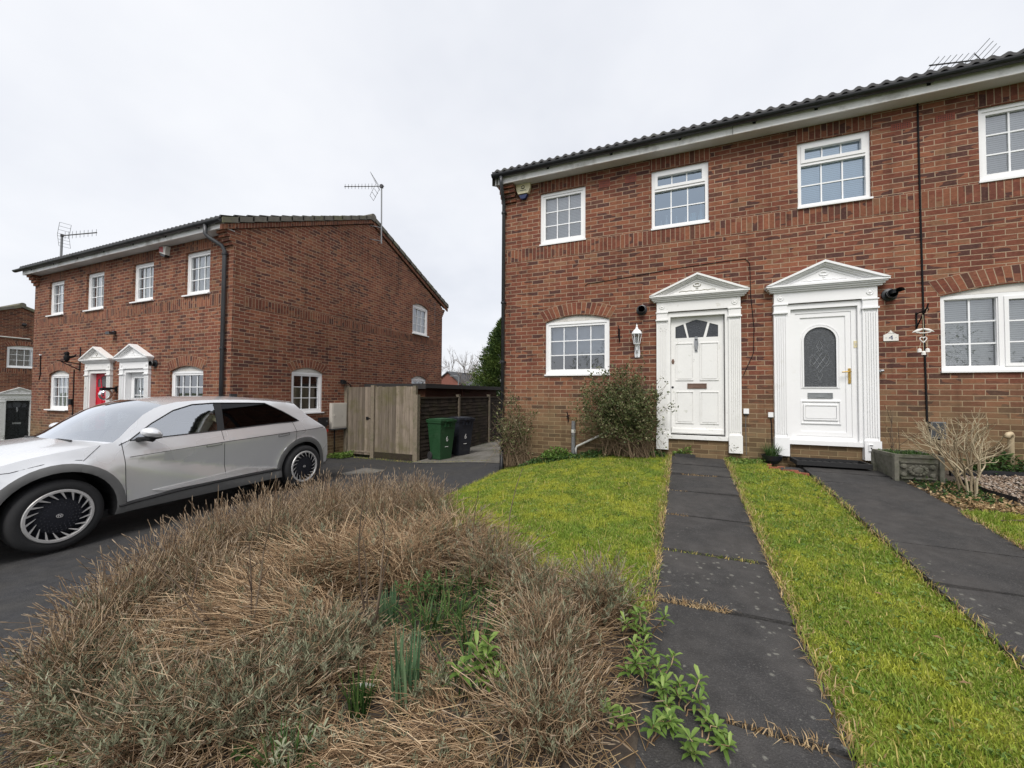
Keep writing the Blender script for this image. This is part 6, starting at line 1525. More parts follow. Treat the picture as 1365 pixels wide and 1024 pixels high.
def wheelie(name, loc, rot, m, label, number):
    th = thing(name, loc, label, 'wheelie bin', rot=rot); th.scale = (.90, .90, 1.06)
    def L(mb, nm, mm, **k): o = mb.build(nm, mm, None, **k); o.parent = th; return o
    b = MB(); wb, db, wt, dt, H_ = .205, .21, .285, .30, .96       # lid front is local -y
    B = [(-wb, -db + .02, .03), (wb, -db + .02, .03), (wb, db, .03), (-wb, db, .03)]; Tq = [(-wt, -dt, H_), (wt, -dt, H_), (wt, dt, H_), (-wt, dt, H_)]
    b.face(B[::-1])
    for i in range(4): b.face([B[i], B[(i + 1) % 4], Tq[(i + 1) % 4], Tq[i]])
    b.ring(-wt - .018, wt + .018, -dt - .018, dt + .018, .03, H_ - .045, H_); b.box(-.16, .16, dt, dt + .05, H_ - .06, H_ - .02)
    for k in (-.12, .0, .12): b.box(k - .015, k + .015, -dt - .022, -dt + .03, H_ - .14, H_ - .04)
    L(b, 'body', m, bevel=.022, seg=3)
    l = MB(); pr = [(-wt - .025, -dt - .03), (wt + .025, -dt - .03), (wt + .025, dt + .03), (-wt - .025, dt + .03)]; l.box(-wt - .025, wt + .025, -dt - .035, dt + .03, H_ + .001, H_ + .03); l.box(-wt + .03, wt - .03, -dt + .02, dt - .03, H_ + .03, H_ + .055); l.box(-.09, .09, -dt - .06, -dt - .02, H_ - .01, H_ + .028)
    for s in (-1, 1): l.tube([(s * .2 - .06, dt + .06, H_ + .01), (s * .2 + .06, dt + .06, H_ + .01)], .022, 8); l.box(s * .2 - .02, s * .2 + .02, dt, dt + .06, H_ - .0, H_ + .03)
    L(l, 'lid', m, bevel=.014)
    for s in (-1, 1):
        w = MB(); w.lathe([(0, -.025), (.06, -.025), (.095, -.02), (.10, -.012), (.10, .012), (.095, .02), (.06, .025), (0, .022)], (s * .235, db + .02, .10), (1, 0, 0), 20); L(w, 'wheel', 'tyre')
    a = MB(); a.tube([(-.23, db + .02, .10), (.23, db + .02, .10)], .014, 6); L(a, 'axle', 'iron')
    fz, fy = .52, -(db - .02 + (dt - db + .02) * (.52 - .03) / (H_ - .03)) - .004; tl = math.atan2(dt - db + .02, H_ - .03)
    o = text_mesh('painted_number', number, .18, 'white_mark', (0, fy, fz), (PI / 2 + tl, 0, 0), None, .0015, .9); o.parent = th
    u = MB(); yy = fy + .02
    for k in range(6): u.box(-.06 + k * .02, -.048 + k * .02, fy + .012, fy + .02, fz - .19, fz - .178)
    L(u, 'small_print', 'white_mark')
    return th
wheelie('wheelie_bin', (-5.60, 8.86, -.10), math.radians(73), 'bin_green', 'green wheelie bin with a white number against the dark fence', '6')
wheelie('wheelie_bin', (-5.46, 9.62, -.10), math.radians(68), 'bin_black', 'black wheelie bin behind the green one, white number 6', '6')
# drain cover in the tarmac
q = MB(); cx, cy = -6.15, 6.65; z = hz(cx, cy) - .004; q.ring(cx - .30, cx + .30, cy - .36, cy + .36, .05, z - .02, z + .004); q.box(cx - .25, cx + .25, cy - .31, cy + .31, z - .02, z); tag(q.build('drain_cover', 'concrete'), 'square pale-framed drain cover set in the tarmac behind the car', 'drain cover')
# stone by the bed, plant label
q = MB(); q.prism([(-1.42, 1.52), (-1.35, 1.53), (-1.345, 1.56), (-1.42, 1.55)], hz(-1.4, 1.5) + .05, hz(-1.4, 1.5) + .056); tag(q.build('litter_scrap', 'ceramic'), 'scrap of white litter lying among the bulb leaves', 'litter')

# ornaments on the upstairs sill
for k, (x, hgt, rr, m_) in enumerate([(-.15, .16, .035, 'ceramic'), (-.06, .24, .04, 'ceramic'), (.10, .20, .03, 'window_ornament'), (.24, .17, .03, 'ceramic'), (.36, .20, .06, 'window_ornament'), (.48, .36, .045, 'window_ornament')]):
    q = MB(); q.lathe([(0, 0), (rr, 0), (rr * 1.1, hgt * .3), (rr * .5, hgt * .65), (rr * .3, hgt * .8), (rr * .45, hgt), (0, hgt)] if k != 4 else [(0, 0), (rr * .4, 0), (rr * .9, hgt * .4), (rr, hgt), (rr * .9, hgt), (0, hgt * .5)], FT(x, 4.535, -.20), (0, 0, 1), 14)
    tag(q.build('vase', m_, smooth=True), 'pale vase on the sill inside the upstairs window over the weathered door', 'vase', 'ornaments on the upstairs sill')
# ------------------------------------------------------------------ plants
def arcs(base, az, reach, height, K=6, curl=1.6, jit=.012, droop=0.):
    """stems rising from base and leaning out: (N,K,3)"""
    n = len(az); tt = np.linspace(0, 1, K)[None, :]
    out = reach[:, None] * tt ** curl; z = height[:, None] * (tt - droop * tt ** 2.5)
    P = np.stack([base[:, 0:1] + np.cos(az)[:, None] * out, base[:, 1:2] + np.sin(az)[:, None] * out, base[:, 2:3] + z], 2)
    return P + rng.normal(0, jit, P.shape) * tt[..., None]
def lavender(x, y, R, H, n, label, group, flat=0., comb=None, leaf=150, m='lav_stem', heads=.8, leafz=(.25, .75), stem_r=.0017):
    z0 = hz(x, y) + .01; n = int(n * (1.45 if flat == 0 else 1.15))
    th = thing('lavender_bush', (x, y, z0), label, 'lavender', group)
    a = rng.uniform(0, 2 * np.pi, n); rr = np.sqrt(rng.random(n))
    base = np.stack([x + np.cos(a) * rr * R * .38, y + np.sin(a) * rr * R * .38, np.full(n, z0 - .02)], 1)
    az = a + rng.normal(0, .35, n)
    if comb is not None: az = comb + rng.normal(0, .38, n)
    reach = R * rr * rng.uniform(.25, 1.05, n) * (.72 if flat == 0 else 1) + flat * R * rng.uniform(.4, 1., n)
    hgt = H * np.where(rng.random(n) < .12, rng.uniform(1., 1.22, n), rng.uniform(.45, 1.02, n)) * (1 - .35 * rr ** 2) * (1 - flat * rng.uniform(.35, .8, n))
    P = arcs(base, az, reach, hgt, 7, 1.7 - .6 * flat, .010, flat * .55)
    wv = rng.normal(0, .028, (n, 1, 3)) * np.sin(np.linspace(0, PI * 1.3, 7))[None, :, None] + rng.normal(0, .016, (n, 1, 3)) * np.sin(np.linspace(0, PI * 2.6, 7))[None, :, None]; P = P + wv
    gz = h(P[..., 0], P[..., 1]) + .012; P[..., 2] = np.maximum(P[..., 2], gz)
    rad = stem_r * rng.uniform(.7, 1.3, n)[:, None] * np.linspace(1.2, .7, 7)[None]
    V, F, si = np_tubes(P, rad); rv = rng.random(n)
    np_mesh('dry_stems', V, F, m, th, rnd=rv[si])
    # spent flower heads at the tips
    k = rng.random(n) < heads; T1 = P[k, -1]; D = P[k, -1] - P[k, -2]; D /= np.linalg.norm(D, axis=1, keepdims=True); nn = len(T1)
    if nn > 4:
        L = rng.uniform(.022, .05, nn)[:, None]; Q = np.stack([T1, T1 + D * L * .25, T1 + D * L * .7, T1 + D * L], 1)
        Rr = np.stack([np.full(nn, .0015), np.full(nn, .0029), np.full(nn, .0025), np.full(nn, .0008)], 1) * rng.uniform(.7, 1.2, (nn, 1))
        V, F, si = np_tubes(Q, Rr, 4); np_mesh('seed_sprays', V, F, 'lav_head', th, rnd=rng.random(nn)[si])
    # grey-green foliage shoots
    if leaf:
        j = rng.integers(0, n, leaf); f = rng.uniform(*leafz, leaf); kk = np.clip((f * 6).astype(int), 0, 5)
        C = P[j, kk]; m_ = 13; shoots = []
        up = np.stack([rng.normal(0, .35, leaf), rng.normal(0, .35, leaf), np.ones(leaf)], 1); up /= np.linalg.norm(up, axis=1, keepdims=True)
        Cs = np.repeat(C, m_, 0) + np.repeat(up, m_, 0) * (np.tile(np.linspace(0, .055, m_), leaf) * rng.uniform(.7, 1.2, leaf * m_))[:, None]
        ang = rng.uniform(0, 2 * np.pi, leaf * m_); side = np.stack([np.cos(ang), np.sin(ang), np.full_like(ang, .9)], 1); D = side + np.repeat(up, m_, 0) * .5; D /= np.linalg.norm(D, axis=1, keepdims=True)
        V, F, si = np_leaves(Cs, D, rng.uniform(.022, .042, len(Cs)), .0045); np_mesh('silver_foliage', V, F, 'lav_leaf', th, rnd=np.clip(np.repeat(rng.random(leaf), m_)[si] * .7 + rng.random(len(Cs))[si] * .3, 0, 1))
    return th
GL1 = 'lavender bushes along the drive side of the bed'; GL2 = 'flattened straw lavender in the middle of the bed'; GL3 = 'grey leafed lavender at the front of the bed'; GL4 = 'lavender bushes by the lawn edge'
LB1 = 'upright dry brown lavender along the drive side of the bed'; LB2 = 'flattened straw-coloured lavender lying in the middle of the bed'; LB3 = 'grey-leaved lavender along the near front edge of the bed'; LB4 = 'dry lavender with grey tops bordering the lawn'
for (x, y, R, H, n) in [(-2.8, 1.05, 0.4, 0.36, 403), (-3.15, 1.36, 0.42, 0.43, 446), (-3.42, 1.78, 0.44, 0.5, 460), (-3.7, 2.28, 0.46, 0.53, 475), (-3.86, 2.84, 0.46, 0.55, 475), (-3.8, 3.4, 0.46, 0.55, 460), (-3.35, 3.68, 0.46, 0.53, 446), (-2.85, 3.8, 0.44, 0.52, 432), (-2.42, 3.62, 0.42, 0.48, 403), (-3.25, 2.45, 0.46, 0.52, 446), (-3.3, 3.05, 0.46, 0.53, 446), (-2.75, 3.22, 0.44, 0.5, 403), (-2.95, 1.75, 0.42, 0.41, 403)]:
    lavender(x, y, R, H, n, LB1, GL1, leaf=330, leafz=(.35, .8), heads=.9)
for (x, y, R, H, n, cb) in [(-2.45, 2.35, .52, .55, 900, None), (-2.25, 1.80, .55, .46, 1100, PI * 1.1), (-2.05, 2.55, .50, .56, 950, None), (-1.95, 1.75, .58, .42, 1100, -2.5), (-2.35, 1.35, .50, .34, 900, PI * .95), (-1.75, 2.95, .42, .52, 700, None), (-1.72, 2.42, .40, .46, 600, 2.4)]:
    lavender(x, y, R, H * 1.28, n, LB2, GL2, flat=.42, comb=cb, leaf=150, m='lav_straw', heads=.15, leafz=(.5, .95), stem_r=.0019)
for (x, y, R, H, n) in [(-2.42, .98, .34, .33, 600), (-2.0, 1.05, .36, .36, 650), (-1.80, 1.25, .32, .36, 560), (-1.72, 1.60, .28, .38, 450)]:
    lavender(x, y, R, H, n, LB3, GL3, flat=.22, leaf=430, heads=.55, leafz=(.45, 1.))
for (x, y, R, H, n) in [(-1.25, 2.72, .36, .40, 500), (-.40, 2.46, .24, .46, 330), (-.62, 2.05, .30, .38, 520), (-.50, 1.66, .30, .38, 560), (-.82, 2.52, .30, .30, 420)]:
    lavender(x, y, R, H, n, LB4, GL4, flat=.12, leaf=200, heads=.4, leafz=(.45, 1.))
for (x, y, R, H, n, cb) in [(-.80, 1.98, .40, .30, 420, .3), (-.75, 1.40, .44, .30, 700, -2.2), (-.50, 1.22, .36, .28, 560, -2.0), (-1.02, 1.62, .30, .26, 300, 2.9), (-1.30, 1.82, .26, .22, 220, 3.6), (-1.12, 1.25, .38, .22, 420, -2.4), (-1.5, 1.35, .30, .24, 300, -1.2), (-.92, 2.36, .36, .34, 420, 1.2)]:
    lavender(x, y, R, H, n, 'thin combed lavender straw falling over the bulbs near the path', 'lavender straw near the path', flat=.6, comb=cb, leaf=60, m='lav_straw', heads=.1)
# loose straw lying in the bed
n = 3800; xy = scatter(BED, n); a = rng.uniform(0, 2 * np.pi, n); L = rng.uniform(.08, .30, n); K = 4; tt = np.linspace(-.5, .5, K)[None]
P = np.stack([xy[:, 0:1] + np.cos(a)[:, None] * L[:, None] * tt, xy[:, 1:2] + np.sin(a)[:, None] * L[:, None] * tt, np.zeros((n, K))], 2); P[..., :2] += rng.normal(0, .008, (n, K, 2)); P[..., 2] = h(P[..., 0], P[..., 1]) + rng.uniform(.012, .06, (n, 1)) + rng.normal(0, .008, (n, K))
V, F, si = np_tubes(P, np.full((n, K), .0019)); tag(np_mesh('straw_litter', V, F, 'straw', rnd=rng.random(n)[si]), kind='stuff')

# bulbs and green tufts in the bed
def leafy(name, x, y, n, hgt, spread, m, w, label, cat, group=None, lean=.5):
    th = thing(name, (x, y, hz(x, y)), label, cat, group); tuft('leaf_blades', (x, y, hz(x, y)), n, hgt, spread, m, w, th, lean); return th
leafy('bulb_clump', -1.17, 1.56, 40, .33, .06, 'daff_leaf', .014, 'tall blue-green strap-leaved bulb clump at the bed centre', 'bulb plant', lean=.16)
leafy('bulb_clump', -1.62, 1.98, 34, .26, .07, 'daff_leaf', .012, 'blue-green bulb leaves behind the dark twigs', 'bulb plant', lean=.25)
leafy('grass_tuft', -1.34, 1.45, 90, .20, .05, 'deep_leaf', .007, 'dense bright green grassy tuft left of the tall bulb leaves', 'grass tuft', lean=.45)
leafy('grass_tuft', -1.38, 1.10, 80, .20, .06, 'deep_leaf', .008, 'grassy tuft beside the scrap of white litter', 'grass tuft', lean=.9)
for (x, y) in ((-1.45, 2.35), (-1.28, 2.12), (-1.05, 2.05), (-1.18, 2.42), (-.95, 1.78), (-1.38, 2.0)):
    leafy('grass_tuft', x, y, 60, .24, .12, 'deep_leaf', .008, 'arching green leaf tuft in the hollow of the bed', 'grass tuft', 'green tufts in the bed hollow', 1.15)
def rosette_plant(name, x, y, n_sh, hgt, spread, m, label, cat, L=.06, W=.022, group=None):
    z0 = hz(x, y); th = thing(name, (x, y, z0), label, cat, group)
    a = rng.uniform(0, 2 * np.pi, n_sh); rr = np.sqrt(rng.random(n_sh)) * spread
    base = np.stack([x + np.cos(a) * rr * .4, y + np.sin(a) * rr * .4, np.full(n_sh, z0)], 1)
    P = arcs(base, a, rr * .7 + .01, hgt * rng.uniform(.5, 1.1, n_sh), 5, 1.4)
    V, F, si = np_tubes(P, np.linspace(.004, .0025, 5)[None] * np.ones((n_sh, 1))); np_mesh('stems', V, F, 'lav_straw', th, rnd=rng.random(n_sh)[si])
    m_ = 11; C = np.repeat(P[:, -1], m_, 0); lv = np.tile(np.linspace(0, 1, m_), n_sh); low = np.repeat(P[:, 2], m_, 0); C = C * (.55 + .45 * lv[:, None]) + low * (.45 - .45 * lv[:, None])
    an = np.tile(np.arange(m_) * 2.4, n_sh) + np.repeat(rng.uniform(0, 6, n_sh), m_); D = np.stack([np.cos(an), np.sin(an), .15 + 1.1 * lv ** 2], 1); D /= np.linalg.norm(D, axis=1, keepdims=True)
    n = len(C); S = np.stack([-np.sin(an), np.cos(an), 0 * an], 1); Nn = np.cross(D, S); Ls = (L * rng.uniform(.6, 1.15, n))[:, None]; Ws = (W * rng.uniform(.7, 1.2, n))[:, None]
    c0 = C; c1 = C + D * Ls * .33 - Nn * 0; c2 = C + D * Ls * .68 - np.array([0, 0, 1]) * Ls * .06; c3 = C + D * Ls - np.array([0, 0, 1]) * Ls * .22
    up = np.array([0, 0, 1]) * Ws * .22
    V = np.stack([c0, c1 + S * Ws * .42 + up, c1, c1 - S * Ws * .42 + up, c2 + S * Ws * .45 + up, c2, c2 - S * Ws * .45 + up, c3], 1).reshape(-1, 3); i = np.arange(n)[:, None] * 8
    T_ = np.array([(0, 2, 1), (0, 3, 2), (1, 2, 5), (1, 5, 4), (2, 3, 6), (2, 6, 5), (4, 5, 7), (5, 6, 7)]); F = (i[:, :, None] + T_[None]).reshape(-1, 3)
    np_mesh('leaves', V, F, m, th, rnd=np.repeat(np.clip(.25 + .5 * lv + rng.normal(0, .15, n), 0, 1), 8)); return th
GP_ = 'light green leafy plants spilling onto the path'; LP_ = 'light green leafy plant spilling over the path edge'
for (x, y, n, hg, sp) in ((-.16, 2.38, 13, .17, .16), (-.10, 2.05, 14, .16, .15), (.02, 1.95, 9, .11, .13), (.10, 1.80, 9, .10, .12), (-.12, 1.75, 9, .14, .12)): rosette_plant('leafy_plant', x, y, int(n * .75), hg, sp, 'fresh_leaf', LP_, 'leafy plant', .068, .019, GP_)
rosette_plant('leafy_plant', -.84, 1.68, 9, .24, .10, 'fresh_leaf', 'pale green leafy shoots standing alone among the straw', 'leafy plant', .085, .026)
rosette_plant('leafy_plant', -.28, 1.30, 7, .17, .07, 'fresh_leaf', 'pale green leafy shoot at the bottom edge of the picture', 'leafy plant', .08, .026)
rosette_plant('leafy_plant', -2.28, .86, 12, .05, .10, 'fresh_leaf', 'small low green weed at the front corner beside the tarmac', 'weed', .05, .02)
rosette_plant('leafy_plant', -1.55, 1.14, 9, .05, .07, 'deep_leaf', 'low dark green weed by the front grey lavender', 'weed', .05, .02)
rosette_plant('spurge_clump', -1.55, 2.18, 16, .20, .12, 'deep_leaf', 'bushy green spurge behind the tall bulb leaves', 'leafy plant', .05, .014)
rosette_plant('silver_plant', -1.42, 1.20, 16, .12, .10, 'lav_leaf', 'small silver-grey needle-leaved plant by the grassy tuft', 'leafy plant', .05, .010)
# dark bare twigs
def twigs(name, base, tips, label, cat, m='twig_dark', r=.006, forks=3, parent=None):
    th = thing(name, base, label, cat); Ps = []; Rs = []; K = 6
    for tip in tips:
        a, b = np.array(base, float), np.array(tip, float); tt = np.linspace(0, 1, K)[:, None]; mid = rng.normal(0, .03, 3) * np.linalg.norm(b - a); P = a + (b - a) * tt + mid * np.sin(tt * PI) + rng.normal(0, .006, (K, 3)) * tt
        Ps.append(P); Rs.append(np.linspace(r, r * .35, K))
        for _ in range(forks):
            f = rng.integers(2, K - 1); d = (b - a) * rng.uniform(.15, .4) + rng.normal(0, .16, 3) * np.linalg.norm(b - a); Q = P[f] + d * tt + rng.normal(0, .008, (K, 3)) * tt; Ps.append(Q); Rs.append(np.linspace(r * .5, r * .2, K))
    V, F, si = np_tubes(np.array(Ps), np.array(Rs), 5); np_mesh('branches', V, F, m, th, rnd=rng.random(len(Ps))[si]); return th
def G3(x, y, z): return (x, y, hz(x, y) + z)
twigs('bare_twig_plant', G3(-1.62, 1.84, 0), [G3(-1.78, 1.96, .86), G3(-1.66, 1.98, .74), G3(-1.70, 1.86, .60), G3(-1.55, 1.9, .5)], 'bunch of upright bare twigs in the middle of the bed', 'twigs', 'twig_dark', .007, 1)
twigs('bare_twig_plant', G3(-2.10, 1.40, 0), [G3(-2.42, 1.25, .50), G3(-2.75, 1.32, .52), G3(-2.28, 1.55, .62), G3(-2.2, 1.62, .7)], 'dark bare branches leaning left over the flattened straw', 'twigs', 'twig_dark', .0065, 2)
twigs('bare_cane', G3(-1.02, 2.45, 0), [G3(-1.02, 2.72, .84)], 'tall thin dark cane rising against the lawn', 'cane', 'twig_dark', .006, 0)
twigs('bare_cane', G3(-1.42, 2.72, 0), [G3(-1.43, 2.82, .62)], 'shorter thin dark cane left of the tall cane', 'cane', 'twig_dark', .006, 0)
twigs('bare_cane', G3(-1.20, 2.60, 0), [G3(-1.22, 2.66, .40)], 'low dark cane between the two taller canes', 'cane', 'twig_dark', .005, 0)

# shrub by the weathered door
def shrub(name, loc, ellipsoid, n_st, n_leaf, label, m_leaf, m_twig, L=.032, W=.018, lo_leaf=.35, K=8, r=.006, base_r=.12, clump=.0, fork=3):
    (cx, cy, cz), (rx, ry, rz) = ellipsoid; th = thing(name, loc, label, 'shrub')
    def tips(n):
        d = rng.normal(size=(n, 3)); d /= np.linalg.norm(d, axis=1, keepdims=True); rad = rng.random((n, 1)) ** .55
        lob = 1 + .16 * np.sin(d[:, 0:1] * 5 + 1) * np.sin(d[:, 2:3] * 6 + d[:, 0:1] * 3)
        return np.array([cx, cy, cz]) + d * rad * lob * np.array([rx, ry, rz])
    tp = tips(n_st); b = np.array(loc) + np.stack([rng.normal(0, base_r, n_st), rng.normal(0, base_r * .5, n_st), np.zeros(n_st)], 1)
    tt = np.linspace(0, 1, K)[None, :, None]; ctrl = b + (tp - b) * np.array([.25, .25, .62]); P = b[:, None] * (1 - tt) ** 2 + 2 * ctrl[:, None] * tt * (1 - tt) + tp[:, None] * tt ** 2 + rng.normal(0, .012, (n_st, K, 3)) * tt
    Ps = [P]; Rs = [np.linspace(r, r * .3, K)[None] * rng.uniform(.6, 1.3, (n_st, 1))]
    for _ in range(fork):
        k = rng.integers(3, K - 1, n_st); s0 = P[np.arange(n_st), k]; d = rng.normal(0, .16, (n_st, 3)) + np.array([0, 0, .05]); Q = s0[:, None] + d[:, None] * tt + rng.normal(0, .008, (n_st, K, 3)) * tt; Ps.append(Q); Rs.append(np.linspace(r * .5, r * .2, K)[None] * np.ones((n_st, 1)))
    A = np.concatenate(Ps); Rr = np.concatenate(Rs); V, F, si = np_tubes(A, Rr, 4); np_mesh('branches', V, F, m_twig, th, rnd=rng.random(len(A))[si])
    if n_leaf:
        j = rng.integers(0, len(A), n_leaf); f = rng.integers(2, K, n_leaf); C = A[j, f] + rng.normal(0, .02, (n_leaf, 3))
        zmin = loc[2] + (cz + rz - loc[2]) * lo_leaf; keep = rng.random(n_leaf) < np.clip((C[:, 2] - zmin) / .35 + .12, .04, 1); C = C[keep]; n = len(C)
        D = rng.normal(size=(n, 3)); D[:, 2] += .2; D /= np.linalg.norm(D, axis=1, keepdims=True)
        V, F, si = np_leaves(C, D, L * rng.uniform(.6, 1.3, n), W * rng.uniform(.7, 1.2, n)); np_mesh('foliage', V, F, m_leaf, th, rnd=rng.random(n)[si])
    return th
shrub('rose_shrub', (-.62, 6.78, .62), ((-.86, 6.66, 1.46), (.86, .40, .76)), 330, 27000, 'straggly olive-green shrub against the wall beside the weathered door', 'shrub_leaf', 'twig_brown', .040, .024, .16, base_r=.18, r=.0045)
shrub('hydrangea_shrub', (-2.66, 6.86, .30), ((-2.74, 6.80, 1.10), (.54, .30, .74)), 80, 1500, 'leggy pale-stemmed shrub at the left corner of the right house', 'shrub_leaf', 'twig_brown', .05, .028, .15, r=.007, base_r=.13, fork=3)
# bare shrub on the right: thick forking pale wood
def bare_shrub(name, loc, label, sc=1., m='twig_pale'):
    rng = np.random.default_rng(23)
    th = thing(name, loc, label, 'shrub'); seg = []
    def grow(p, d, L, r, dep):
        K = 5; pts = [p]; dd = d.copy()
        for k in range(K - 1):
            dd = dd + rng.normal(0, .13, 3) + np.array([0, 0, .02]); dd /= np.linalg.norm(dd); pts.append(pts[-1] + dd * L / (K - 1))
        seg.append((np.array(pts), np.linspace(r, r * .72, K)))
        if dep == 0: return
        for _ in range(3 if dep > 2 else 2):
            e = dd + rng.normal(0, .36, 3); e[2] = e[2] * .8 + .18; e /= np.linalg.norm(e); grow(pts[-1] if rng.random() < .6 else pts[-2], e, L * rng.uniform(.62, .9), r * .66, dep - 1)
    for a in (0.2, 1.5, 2.6, 3.4, 4.5, 5.5): grow(np.array(loc) + rng.normal(0, .03, 3) * [1, 1, 0], np.array([math.cos(a) * .30, math.sin(a) * .24, 1.]), .34 * sc, .0145 * sc, 4)
    V, F, si = np_tubes(np.array([s[0] for s in seg]), np.array([s[1] for s in seg]), 5); np_mesh('branches', V, F, m, th, rnd=rng.random(len(seg))[si]); return th
bare_shrub('bare_shrub', (3.03, 5.88, .52), 'bare pale-branched shrub on the right of the plastic-door path', .92)
# low growth
def cover(poly, n, m, L, W, hmax, name='ground_cover', hf=h):
    xy = scatter(poly, n); z = hf(xy[:, 0], xy[:, 1]); C = np.stack([xy[:, 0], xy[:, 1], z + hmax * rng.random(n) ** 1.5 * (.5 + .5 * np.sin(xy[:, 0] * 6) ** 2)], 1); D = rng.normal(size=(n, 3)); D[:, 2] = np.abs(D[:, 2]) * .6; D /= np.linalg.norm(D, axis=1, keepdims=True)
    V, F, si = np_leaves(C, D, L * rng.uniform(.6, 1.3, n), W * rng.uniform(.7, 1.3, n)); return tag(np_mesh(name, V, F, m, rnd=rng.random(n)[si]), kind='stuff')
cover([(-2.6, 7.07), (-.1, 7.07), (-.1, 6.80), (-1.2, 6.72), (-2.6, 6.70)], 3400, 'deep_leaf', .04, .025, .10)
cover([(.02, 7.08), (.30, 7.08), (.30, 7.02), (.02, 7.0)], 260, 'fresh_leaf', .04, .025, .16); cover([(.82, 7.06), (1.3, 7.06), (1.28, 6.78), (.84, 6.72)], 700, 'fresh_leaf', .035, .02, .06)
cover([(2.7, 6.35), (3.3, 6.3), (3.15, 5.5), (2.72, 5.5)], 420, 'deep_leaf', .05, .022, .08); cover([(2.66, 6.45), (3.3, 6.4), (3.2, 5.4), (2.66, 5.4)], 700, 'straw', .045, .02, .03); cover([(3.6, 7.05), (5.5, 7.05), (5.5, 6.85), (3.6, 6.90)], 2200, 'deep_leaf', .06, .03, .28)
cover([(2.7, 5.75), (3.3, 5.6), (3.2, 5.35), (2.7, 5.3)], 500, 'straw', .05, .02, .05); cover([(-8.5, 7.85), (-8.05, 7.9), (-8.1, 8.4), (-8.5, 8.45)], 1100, 'fresh_leaf', .05, .03, .16, hf=zdrive)
th = thing('wall_weed', (-1.95, 6.95, .45), 'low mound of bright green weeds round the grey drain pipe', 'weed')
n = 900; a = rng.uniform(0, 6.28, n); r_ = np.sqrt(rng.random(n)); C = np.stack([-1.90 + .34 * r_ * np.cos(a), 6.90 + .14 * r_ * np.sin(a), .45 + .20 * rng.random(n) * (1 - r_ ** 2) + .03], 1); D = rng.normal(size=(n, 3)); D[:, 2] = abs(D[:, 2]); D /= np.linalg.norm(D, axis=1, keepdims=True); V, F, si = np_leaves(C, D, .045, .026); np_mesh('leaves', V, F, 'fresh_leaf', th, rnd=rng.random(n)[si] * .6)
rosette_plant('iris_tuft', -1.05, 6.86, 10, .16, .08, 'deep_leaf', 'small dark tuft at the foot of the wall under the shrub', 'weed', .06, .012)
# low evergreen at the right edge
shrub('low_shrub', (3.35, 5.05, .50), ((3.45, 5.0, .52), (.55, .38, .16)), 60, 2600, 'low feathery green shrub at the right edge of the picture', 'conifer_leaf', 'twig_dark', .05, .008, .0, base_r=.3)
twigs('potted_stems', (2.72, 6.60, .58), [(2.66, 6.62, 1.32), (2.75, 6.66, 1.25), (2.62, 6.5, 1.05), (2.70, 6.7, 1.45)], 'thin dead stems rising beside the stone trough', 'twigs', 'twig_dark', .006, 2)

# ------------------------------------------------------------------ behind: trees and far houses
def conifer(name, x, y, z0, H, R, n, label):
    th = thing(name, (x, y, z0), label, 'tree')
    q = MB(); q.tube([(x, y, z0), (x + .05, y, z0 + H * .5), (x, y, z0 + H * .97)], [.20, .12, .02], 8, raw=True); q.build('trunk', 'twig_wood' if 'twig_wood' in MATS else 'pale_wood_post', th)
    f = rng.random(n) ** .8; a = rng.uniform(0, 2 * np.pi, n)
    lob = .80 + .28 * np.sin(a * 3 + f * 17) * np.sin(f * 23 + a) + .14 * np.sin(a * 7 + f * 40); rad = R * (1 - f ** 1.35) ** .75 * lob * np.clip(rng.normal(.86, .16, n), .25, 1.15)
    C = np.stack([x + rad * np.cos(a), y + rad * np.sin(a), z0 + .2 + H * f + rng.normal(0, .06, n)], 1)
    D = np.stack([np.cos(a), np.sin(a), rng.uniform(.1, 1.3, n)], 1) + rng.normal(0, .35, (n, 3)); D /= np.linalg.norm(D, axis=1, keepdims=True)
    V, F, si = np_leaves(C, D, rng.uniform(.10, .26, n), rng.uniform(.035, .075, n)); rv = np.clip(.15 + .5 * rng.random(n) + .35 * np.sin(a * 3 + f * 17) * np.sin(f * 23 + a), 0, 1)
    np_mesh('crown', V, F, 'conifer_leaf', th, rnd=rv[si]); return th
conifer('conifer_tree', -8.55, 20., -.2, 5.8, 2.3, 34000, 'dense green conifer rising behind the shed at the house corner')
def bare_tree(name, x, y, z0, H, label, group, seed, w=1.):
    rg = np.random.default_rng(seed); th = thing(name, (x, y, z0), label, 'tree', group); seg = []; trunk = []
    def grow(p, d, L, r, dep):
        pts = [p]; dd = d.copy(); K = 4
        for k in range(K - 1): dd = dd + rg.normal(0, .10, 3) + np.array([0, 0, .05]); dd /= np.linalg.norm(dd); pts.append(pts[-1] + dd * L / (K - 1))
        (trunk if dep >= 5 else seg).append((np.array(pts), np.linspace(r, r * .7, K)))
        if dep == 0: return
        for _ in range(3): e = dd + rg.normal(0, .42, 3); e /= np.linalg.norm(e); grow(pts[rg.integers(1, K)], e, L * rg.uniform(.6, .85), max(r * .58, .014 * w), dep - 1)
    grow(np.array([x, y, z0]), np.array([0, 0, 1.]), H * .34, H * .02, 5)
    V, F, si = np_tubes(np.array([s[0] for s in trunk]), np.array([s[1] for s in trunk]), 6); np_mesh('trunk', V, F, 'twig_far', th, rnd=rg.random(len(trunk))[si] * .5)
    V, F, si = np_tubes(np.array([s[0] for s in seg]), np.array([s[1] for s in seg]), 3); np_mesh('crown', V, F, 'twig_far', th, rnd=rg.random(len(seg))[si]); return th
